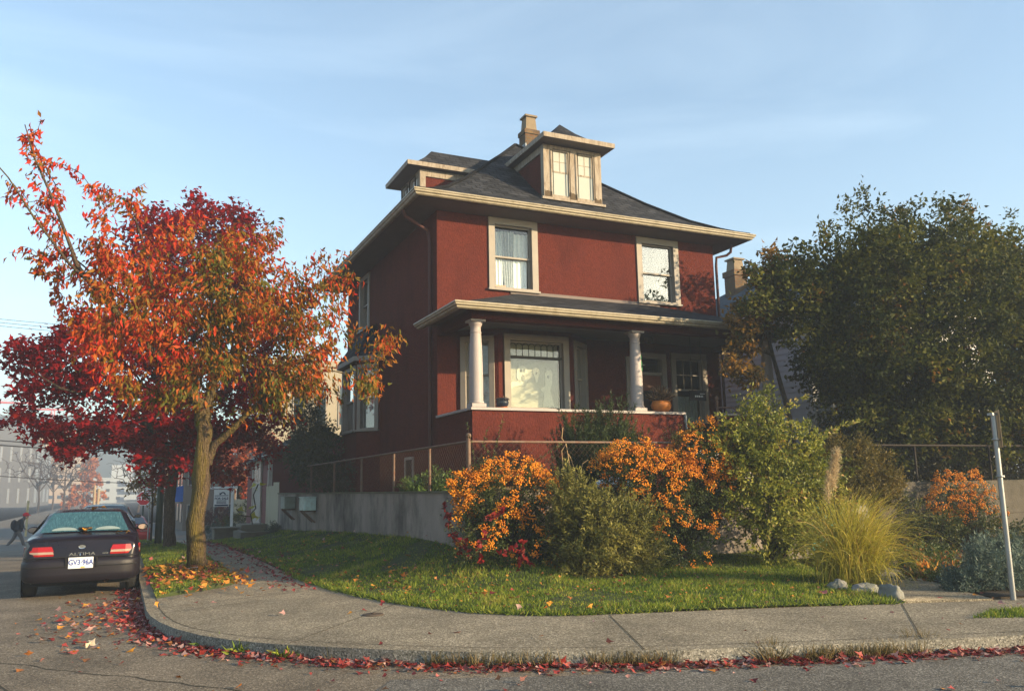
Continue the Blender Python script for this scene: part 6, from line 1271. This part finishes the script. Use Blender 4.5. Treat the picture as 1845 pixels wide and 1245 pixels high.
mb = MB(); mb.box(xq-.28, 24.2, 7, xq+.32, 24.8, zb_); mb.box(xq-.33, 24.15, zb_-.22, xq+.37, 24.85, zb_-.001); ch = mb.build('chimney', M_BRICK, nh); mb = MB(); v = [(xx, yy, z) for z, e_ in ((zb_, .24), (zq-.06, .20)) for xx, yy in ((xq+.02-e_, 24.5-e_), (xq+.02+e_, 24.5-e_), (xq+.02+e_, 24.5+e_), (xq+.02-e_, 24.5+e_))]
mb.add(v, [(4, 5, 6, 7), (0, 1, 5, 4), (1, 2, 6, 5), (2, 3, 7, 6), (3, 0, 4, 7)]); mb.box(xq-.25, 24.23, zq-.06, xq+.29, 24.77, zq); mb.build('chimney_pot', M_POT, ch)
def bldg(name, label, pxl, pxr, pyt, Y, D, m, rows, cols, wm, roof=None, cat='building', wfrac=.5, hfrac=.5, z0=None, gable=0, side=True):
    a, b = at_y(pxl, pyt, Y), at_y(pxr, pyt, Y); x0, x1, zt = float(a[0]), float(b[0]), float((a[2]+b[2])/2); zb = zr(Y)-.3 if z0 is None else z0
    t = thing(name, label, cat, ((x0+x1)/2, Y+D/2, zb)); mb = MB(); mb.box(x0, Y, zb, x1, Y+D, zt); mb.box(x0-.15, Y-.15, zt, x1+.15, Y+D+.15, zt+.35)
    if gable: mb.add([(x0, Y, zt+.35), (x1, Y, zt+.35), ((x0+x1)/2, Y, zt+.35+gable), (x0, Y+D, zt+.35), (x1, Y+D, zt+.35), ((x0+x1)/2, Y+D, zt+.35+gable)], [(0, 1, 2), (3, 4, 5), (0, 2, 5, 3), (1, 2, 5, 4)])
    mb.build('wall', m, t); H = zt-zb-.5
    for r in range(rows):
        for k in range(cols):
            cx_ = x0+(x1-x0)*(k+.5)/cols; w_ = (x1-x0)/cols*wfrac/2; zc = zb+.6+H*(r+.5)/rows; h_ = H/rows*hfrac/2
            mb = MB(); mb.box(cx_-w_, Y-.05, zc-h_, cx_+w_, Y-.002, zc+h_, 0); mb.box(cx_-w_+.08, Y-.06, zc-h_+.08, cx_+w_-.08, Y-.051, zc+h_-.08, 1); mb.build('window', [M_TRIM, wm], t)
    if side:
        for xs, sg_ in ((x0, -1), (x1, 1)):
            for r in range(rows):
                for k in range(4):
                    yc = Y+D*(k+.5)/4; zc = zb+.6+H*(r+.5)/rows; h_ = H/rows*hfrac/2; mb = MB(); p, q = sorted((xs+sg_*.002, xs+sg_*.05)); mb.box(p, yc-D*.06, zc-h_, q, yc+D*.06, zc+h_); mb.build('window', wm, t)
    return t, x0, x1, zb, zt
M_BGREY = mat('grey_render', lin(.10, .095, .09), .9, .1, .5); M_BTAN = mat('tan_render', lin(.42, .30, .19), .9, .08, .5); M_BWHITE = mat('white_render', lin(.36, .40, .43), .9, .06, .5); M_BBROWN = mat('brown_boards', lin(.17, .13, .10), .85, .15, 1, stretch=(4, 4, .3)); M_BCREAM = mat('cream_siding', lin(.30, .265, .20), .85, .08, 1)
M_BBRICK = brickmat('far_brick', lin(.24, .11, .07), lin(.20, .085, .06), lin(.22, .18, .15), .25, .09, .015)
bldg('grey_building', 'large grey building with pale window strips in the haze on the left', -60, 66, 800, 270, 60, M_BGREY, 3, 7, M_FLASH, wfrac=.22, hfrac=.7, gable=6)
bldg('sunlit_corner', 'narrow tan tower standing in for a sunlit building corner behind the bare street trees', 70, 86, 788, 320, 16, M_BTAN, 5, 2, M_CGLASS, side=False)  # separate tan tower added to paint the sunlit edge of a building
bldg('apartment_block', 'tall pale tan apartment block in the haze at the end of the street', 92, 153, 776, 400, 30, M_BTAN, 7, 4, M_CGLASS, hfrac=.35)
t, x0, x1, zb, zt = bldg('white_building', 'white low apartment building with balconies at the street end', 166, 262, 862, 340, 24, M_BWHITE, 3, 5, M_CGLASS, wfrac=.4, hfrac=.4)
mb = MB(); mb.box(x0+6.2, 343, zt+.3, x0+13.2, 356, zt+5.0); mb.build('roof_block', M_BWHITE, t); 
for r in range(3):
    mb = MB(); zz = zb+.9+(zt-zb-.5)*(r+.15)/3; mb.box(x0+10.8, 337.5, zz, x0+18.5, 339.9, zz+.35); mb.box(x0+10.8, 337.5, zz+.35, x0+18.5, 337.6, zz+1.9); mb.build('balcony', M_BWHITE, t)
t, x0, x1, zb, zt = bldg('brown_building', 'brown board clad building with a blue barrel awning past the maple', 334, 428, 828, 62, 14, M_BBROWN, 2, 4, M_CGLASS)
mb = MB(); xa_ = x0; ya_ = 62.6; pr_ = [(-.0, 0), (-.9, 0), (-.88, .35), (-.75, .7), (-.5, .95), (0, 1.1)]
mb.prism(pr_, lambda u, w, z: (xa_+u, ya_+w, 1.05+z), 0, 2.6); mb.build('awning', mat('blue_canvas', lin(.02, .11, .42), .7), t)
bldg('brick_building', 'low brick and tan shopfront beyond the brown building', 300, 333, 850, 80, 10, M_BBRICK, 2, 3, M_CGLASS, hfrac=.6)
bldg('cream_building', 'cream sided house with white windows behind the garage roof', 476, 640, 660, 47, 10, M_BCREAM, 2, 4, M_CGLASS)
wf = thing('picket_fence', 'pale picket fence behind the clipped hedge', 'fence', tuple(map(float, at_y(440, 925, 44)))); a, b = at_y(418, 900, 44), at_y(458, 925, 44); mb = MB()
for i in range(9): xx = float(a[0])+(float(b[0])-float(a[0]))*i/9; mb.box(xx, 44, -.9, xx+.13, 44.03, float(a[2])+.05*noise.noise(Vector((i*1.7, 1, 1))))
mb.build('pales', M_FENCEW, wf); mb = MB(); mb.box(float(a[0]), 44.031, .6, float(b[0]), 44.08, .7); mb.build('rail', M_FENCEW, wf)
def q3(px, py, Y): return [float(v) for v in at_y(px, py, Y)]
GRN = [(0, lin(.02, .035, .02)), (.6, lin(.045, .07, .03)), (1, lin(.10, .13, .04))]
p = q3(405, 957, 40); shrub('hedge_mound', 'low blue green conifer mound beside the far sidewalk', (p[0], 40, zr(40)+.1), [(p[0]-.4, 40, p[2], .75, .6, .35), (p[0]+.5, 40.3, p[2]+.05, .6, .5, .4)], 160, 26, .09, .014, [(0, lin(.02, .045, .035)), (1, lin(.07, .12, .085))], tw=.3, stems=False)
p = q3(445, 935, 41); shrub('round_shrub', 'rounded olive green shrub in front of the picket fence', (p[0], 41, zr(41)+.1), [(p[0], 41, p[2], .62, .5, .8), (p[0]-.7, 41.2, p[2]-.3, .5, .4, .55)], 170, 28, .09, .03, [(0, lin(.035, .045, .01)), (1, lin(.15, .15, .03))], tw=.3, stems=False)
p = q3(392, 932, 46); shrub('red_hedge', 'dull red hedge beyond the for sale board', (p[0], 46, zr(46)), [(p[0], 46, p[2], .9, .5, .5)], 110, 26, .09, .04, [(0, lin(.05, .02, .015)), (1, lin(.16, .05, .03))], tw=.3, stems=False)
p = q3(415, 962, 37); p = q3(545, 965, 27); shrub('grey_weed_bush', 'small grey green weeds at the foot of the board fence', (4.95, 30.2, .15), [(4.9, 30.2, .3, .25, .5, .25), (4.85, 29.2, .25, .2, .4, .2)], 90, 20, .08, .02, [(0, lin(.04, .05, .035)), (1, lin(.13, .15, .11))], tw=.25, stems=False)
# trees down the street
M_ORRED = leafmat('orange_red_leaf', [(0, lin(.16, .09, .02)), (.4, lin(.30, .06, .02)), (1, lin(.52, .09, .03))], .4)
p = q3(437, 835, 46); b = q3(430, 930, 46)
tree('orange_red_tree', 'orange red tree behind the for sale board and garage', (b[0], 46, zr(46)), [([(b[0], 46, zr(46)-.1), (b[0], 46, 1.6), (p[0], 46, p[2]), (p[0], 46, p[2]+1.6)], [.15, .13, .09, .03])], [(p[0], 46, p[2], 1.7, 1.4, 1.5, 70), (p[0]-.6, 46, p[2]+.8, 1.1, 1, 1, 40), (p[0]+1.0, 46, p[2]+.9, 1.0, 1, .9, 30), (p[0]+.2, 46, p[2]-1.2, 1.2, 1, .6, 26)], M_ORRED, M_BARKD, 26, (.10, .17), (.10, .16), nzf(.6, .5, .55), V=MAPLE_V, Fc=MAPLE_F)
p = q3(262, 872, 33); b = q3(272, 962, 33)
tree('sapling', 'thin street sapling with a few amber leaves beside the lamp pole', (b[0], 33, zr(33)), [([(b[0], 33, zr(33)), (b[0], 33, 1.2), (b[0]-.05, 33, p[2]), (b[0]-.1, 33, p[2]+.9)], [.04, .035, .025, .01])], [(p[0]-.1, 33, p[2]+.05, .5, .5, .7, 16), (p[0]+.3, 33, p[2]-.35, .35, .3, .4, 10)], M_AMBER, M_BARKD, 16, (.14, .2), (.05, .08), nzf(1, .4, .45), hang=.6, tw=.35)
def bare(px, pybase, pytop, Y, spread, label, n=150, group='bare street trees'):
    b = q3(px, pybase, Y); tp = q3(px, pytop, Y)[2]; z0 = zr(Y); H = tp-z0
    tree('bare_tree', label, (b[0], Y, z0), [([(b[0], Y, z0-.2), (b[0]+.1, Y, z0+H*.2), (b[0], Y, z0+H*.35), (b[0]+.1, Y, z0+H*.8)], [.2, .17, .15, .04]), ([(b[0], Y, z0+H*.3), (b[0]-spread*.4, Y, z0+H*.6), (b[0]-spread*.6, Y, z0+H*.8)], [.1, .07, .03]), ([(b[0], Y, z0+H*.3), (b[0]+spread*.4, Y, z0+H*.6), (b[0]+spread*.55, Y, z0+H*.85)], [.1, .07, .03])], [(b[0], Y, z0+H*.68, spread, spread*.8, H*.32, n), (b[0], Y, z0+H*.8, spread*1.1, spread*.8, H*.2, n//2)], None, M_BARKM, 0, 0, 0, None, group=group, tip=.026)
bare(66, 941, 800, 170, 6.3, 'leafless tree in the haze, leftmost behind the walker'); bare(112, 941, 800, 178, 6.3, 'leafless sunlit trunked tree in the haze, just left of the orange tree'); bare(92, 940, 815, 205, 6.3, 'leafless tree farther back in the haze between two nearer bare trees'); bare(248, 938, 812, 150, 4.8, 'leafless tree in the haze right of the white building')
p = q3(150, 895, 190); M_FORANGE = leafmat('far_orange_leaf', [(0, lin(.30, .09, .02)), (1, lin(.60, .19, .04))], .4)
tree('orange_tree', 'glowing orange tree in the haze down the street', (p[0], 190, -1.1), [([(p[0], 190, -1.2), (p[0], 190, p[2]), (p[0]+.1, 190, p[2]+6.2)], [.16, .12, .03])], [(p[0], 190, p[2]-.7, 4.3, 3.0, 3.3, 80), (p[0]+.7, 190, p[2]+3.0, 2.5, 2, 2.6, 44), (p[0]+.8, 190, p[2]+6.1, 1.4, 1.4, 1.8, 22)], M_FORANGE, M_BARKD, 26, (.38, .62), (.30, .5), nzf(.5, .5, .5), tw=.7, jit=.15)
M_WOOD = mat('pole_wood', lin(.30, .22, .13), .9, .15, 3)
for px, lab in ((167.0, 'wooden utility pole at the end of the street, left of a close pair'), (174, 'wooden utility pole at the end of the street, right of a close pair')):
    b = q3(px, 941, 150); mb = MB(); mb.tube([(b[0], 150, -1.3), (b[0], 150, q3(px, 874 if px < 170 else 880, 150)[2])], [.25, .2], 10); mb.box(b[0]-.7, 149.9, q3(px, 880, 150)[2]-.5, b[0]+.7, 150.1, q3(px, 880, 150)[2]-.3); tag(mb.build('utility_pole', M_WOOD), lab, 'pole')
b = q3(48.5, 935, 62); mb = MB(); mb.tube([(b[0], 62, -1.2), (b[0], 62, q3(48.5, 902, 62)[2])], .07, 8); tag(mb.build('street_post', mat('yellow_post', lin(.5, .40, .2), .6)), 'short pale yellow post standing just behind the walker', 'post')
M_CABLE = mat('black_cable', lin(.015, .015, .016), .7)
for i, (ya, yb, Y, r, lab) in enumerate(((786, 797, 60, .035, 'upper of two thick black cables across the street'), (795, 803, 60, .04, 'lower of two thick black cables across the street'), (742, 768, 58, .016, 'thin cable crossing above the two thick ones'), (851, 862, 75, .03, 'low cable crossing in front of the far buildings'), (564, 580, 40, .010, 'highest thin wire beside the maple crown'), (570, 587, 40, .010, 'middle thin wire beside the maple crown'), (576, 594, 40, .010, 'lowest of the three thin wires beside the maple crown'))):
    a, b = np.array(q3(-120, ya-3, Y)), np.array(q3(460, yb+12, Y)); mb = MB(); mb.tube([a+(b-a)*t+np.array([0, 0, -1.2*4*t*(1-t)*.25]) for t in np.linspace(0, 1, 17)], r, 5, caps=False); tag(mb.build('power_line', M_CABLE), lab, 'cable', 'cables over the street')
M_CRANE = mat('crane_red', lin(.62, .05, .05), .6)
def crane(px, pyt, pyb, Y, lab, jib):
    b = q3(px, pyb, Y); tp = q3(px, pyt, Y)[2]; t = thing('tower_crane', lab, 'crane', (b[0], Y, -1)); mb = MB()
    for dx in (-.5, .5):
        for dy in (-.5, .5): mb.tube([(b[0]+dx, Y+dy, -1), (b[0]+dx, Y+dy, tp)], .13, 4)
    k = 0; z = -1
    while z < tp-1: mb.tube([(b[0]-.5, Y-.5, z), (b[0]+.5, Y-.5, z+1)], .09, 4); mb.tube([(b[0]+.5, Y-.5, z+1), (b[0]-.5, Y-.5, z+2)], .09, 4); z += 2
    mb.build('mast', M_CRANE, t); mb = MB(); mb.tube([(b[0]-jib, Y, tp), (b[0]+jib*.5, Y, tp)], .36, 4); mb.tube([(b[0]-jib, Y, tp), (b[0], Y, tp+2.2), (b[0]+jib*.5, Y, tp)], .08, 4); mb.build('jib', M_CRANE, t)
crane(32, 726, 800, 330, 'faint red tower crane in the haze at the left edge', 8); crane(92, 738, 790, 340, 'faint red tower crane in the haze above the apartment block', 7)
hl = MB(); HY = 480; xs = np.linspace(-500, 620, 90)
def hz_(x, k): return k*(46+6*noise.noise(Vector((x*.012, k, 2)))+2*noise.noise(Vector((x*.05, k, 5)))-.03*max(0, x))
V = [(x, HY+60*k, -2 if k == 0 else hz_(x, min(1, k))) for k in (0, .35, .7, 1.0) for x in xs]; n = len(xs)
hl.add(V, [(j*n+i, j*n+i+1, (j+1)*n+i+1, (j+1)*n+i) for j in range(3) for i in range(n-1)], smooth=True)
struct(hl.build('hills', mat('wooded_hill', lin(.03, .045, .03), .95, .4, .05)))

# ------------------------------------------------------------------ air, light, camera
hb = MB(); hb.box(-520, -120, -2.5, 640, 560, 60); hz = hb.build('haze', [], None); hz['kind'] = 'stuff'; hz['label'] = 'pale autumn morning haze filling the street'; hz['category'] = 'haze'
hm = bpy.data.materials.new('haze'); hm.use_nodes = True; nt = hm.node_tree; nt.nodes.clear(); out = nt.nodes.new('ShaderNodeOutputMaterial'); vp = nt.nodes.new('ShaderNodeVolumePrincipled')
vp.inputs['Color'].default_value = (.52, .62, .78, 1); vp.inputs['Density'].default_value = HAZE_D; vp.inputs['Anisotropy'].default_value = .0
nt.links.new(vp.outputs[0], out.inputs['Volume']); hz.data.materials.append(hm)
SUN_AZ, SUN_EL = math.radians(43), math.radians(15.5)          # from the facade's normal towards +X
sd = Vector((math.sin(SUN_AZ)*math.cos(SUN_EL), -math.cos(SUN_AZ)*math.cos(SUN_EL), math.sin(SUN_EL)))
sun = bpy.data.lights.new('sun', 'SUN'); sun.energy = SUN_E; sun.angle = math.radians(.6); sun.color = (1, .77, .47)
so = bpy.data.objects.new('sun', sun); C.objects.link(so); so.rotation_euler = sd.to_track_quat('Z', 'Y').to_euler()
w = bpy.data.worlds.new('World'); scene.world = w; w.use_nodes = True; nt = w.node_tree; nt.nodes.clear()
wo = nt.nodes.new('ShaderNodeOutputWorld'); bg = nt.nodes.new('ShaderNodeBackground'); sky = nt.nodes.new('ShaderNodeTexSky'); sky.sky_type = 'NISHITA'; sky.sun_disc = False
sky.sun_elevation = SUN_EL; sky.sun_rotation = math.atan2(sd.x, sd.y); sky.air_density = 1.0; sky.dust_density = .7; sky.ozone_density = .7
tc = nt.nodes.new('ShaderNodeTexCoord'); mp = nt.nodes.new('ShaderNodeMapping'); mp.inputs['Scale'].default_value = (1.2, 2.2, 7.0); mp.inputs['Rotation'].default_value = (.25, .1, .5)
cn = N(nt, 'ShaderNodeTexNoise', Scale=1.3, Detail=7.0, Roughness=.55, Distortion=.6); nt.links.new(tc.outputs['Generated'], mp.inputs[0]); nt.links.new(mp.outputs[0], cn.inputs[0])
cr_ = ramp(nt, [(.50, (0, 0, 0, 1)), (.85, (.13,)*3+(1,))], cn.outputs[0]); mx = N(nt, 'ShaderNodeMix', data_type='RGBA'); nt.links.new(cr_.outputs[0], mx.inputs[0]); nt.links.new(sky.outputs[0], mx.inputs[6]); mx.inputs[7].default_value = (6.3, 6.6, 7.0, 1)
tn2 = N(nt, 'ShaderNodeMix', data_type='RGBA', blend_type='MULTIPLY'); tn2.inputs[0].default_value = 1; tn2.inputs[7].default_value = (.93, 1.03, 1.04, 1); nt.links.new(mx.outputs[2], tn2.inputs[6]); nt.links.new(tn2.outputs[2], bg.inputs[0]); bg.inputs[1].default_value = SKY_S; nt.links.new(bg.outputs[0], wo.inputs[0])
cam = bpy.data.cameras.new('camera'); co = bpy.data.objects.new('camera', cam); C.objects.link(co); cam.sensor_width = 36; cam.sensor_fit = 'HORIZONTAL'; cam.lens = 36*F_PX/1845; cam.clip_start = .05; cam.clip_end = 4000
co.matrix_world = Matrix(((RI[0], UP[0], -FW[0], 0), (RI[1], UP[1], -FW[1], 0), (RI[2], UP[2], -FW[2], CAM_H), (0, 0, 0, 1)))
scene.camera = co
scene.view_settings.view_transform = 'Standard'; scene.view_settings.look = 'None'; scene.view_settings.exposure = EXPO; scene.view_settings.gamma = 1
scene.cycles.use_denoising = True; scene.cycles.max_bounces = 8; scene.cycles.transparent_max_bounces = 12; scene.cycles.volume_bounces = 0; scene.cycles.caustics_reflective = False; scene.cycles.caustics_refractive = False
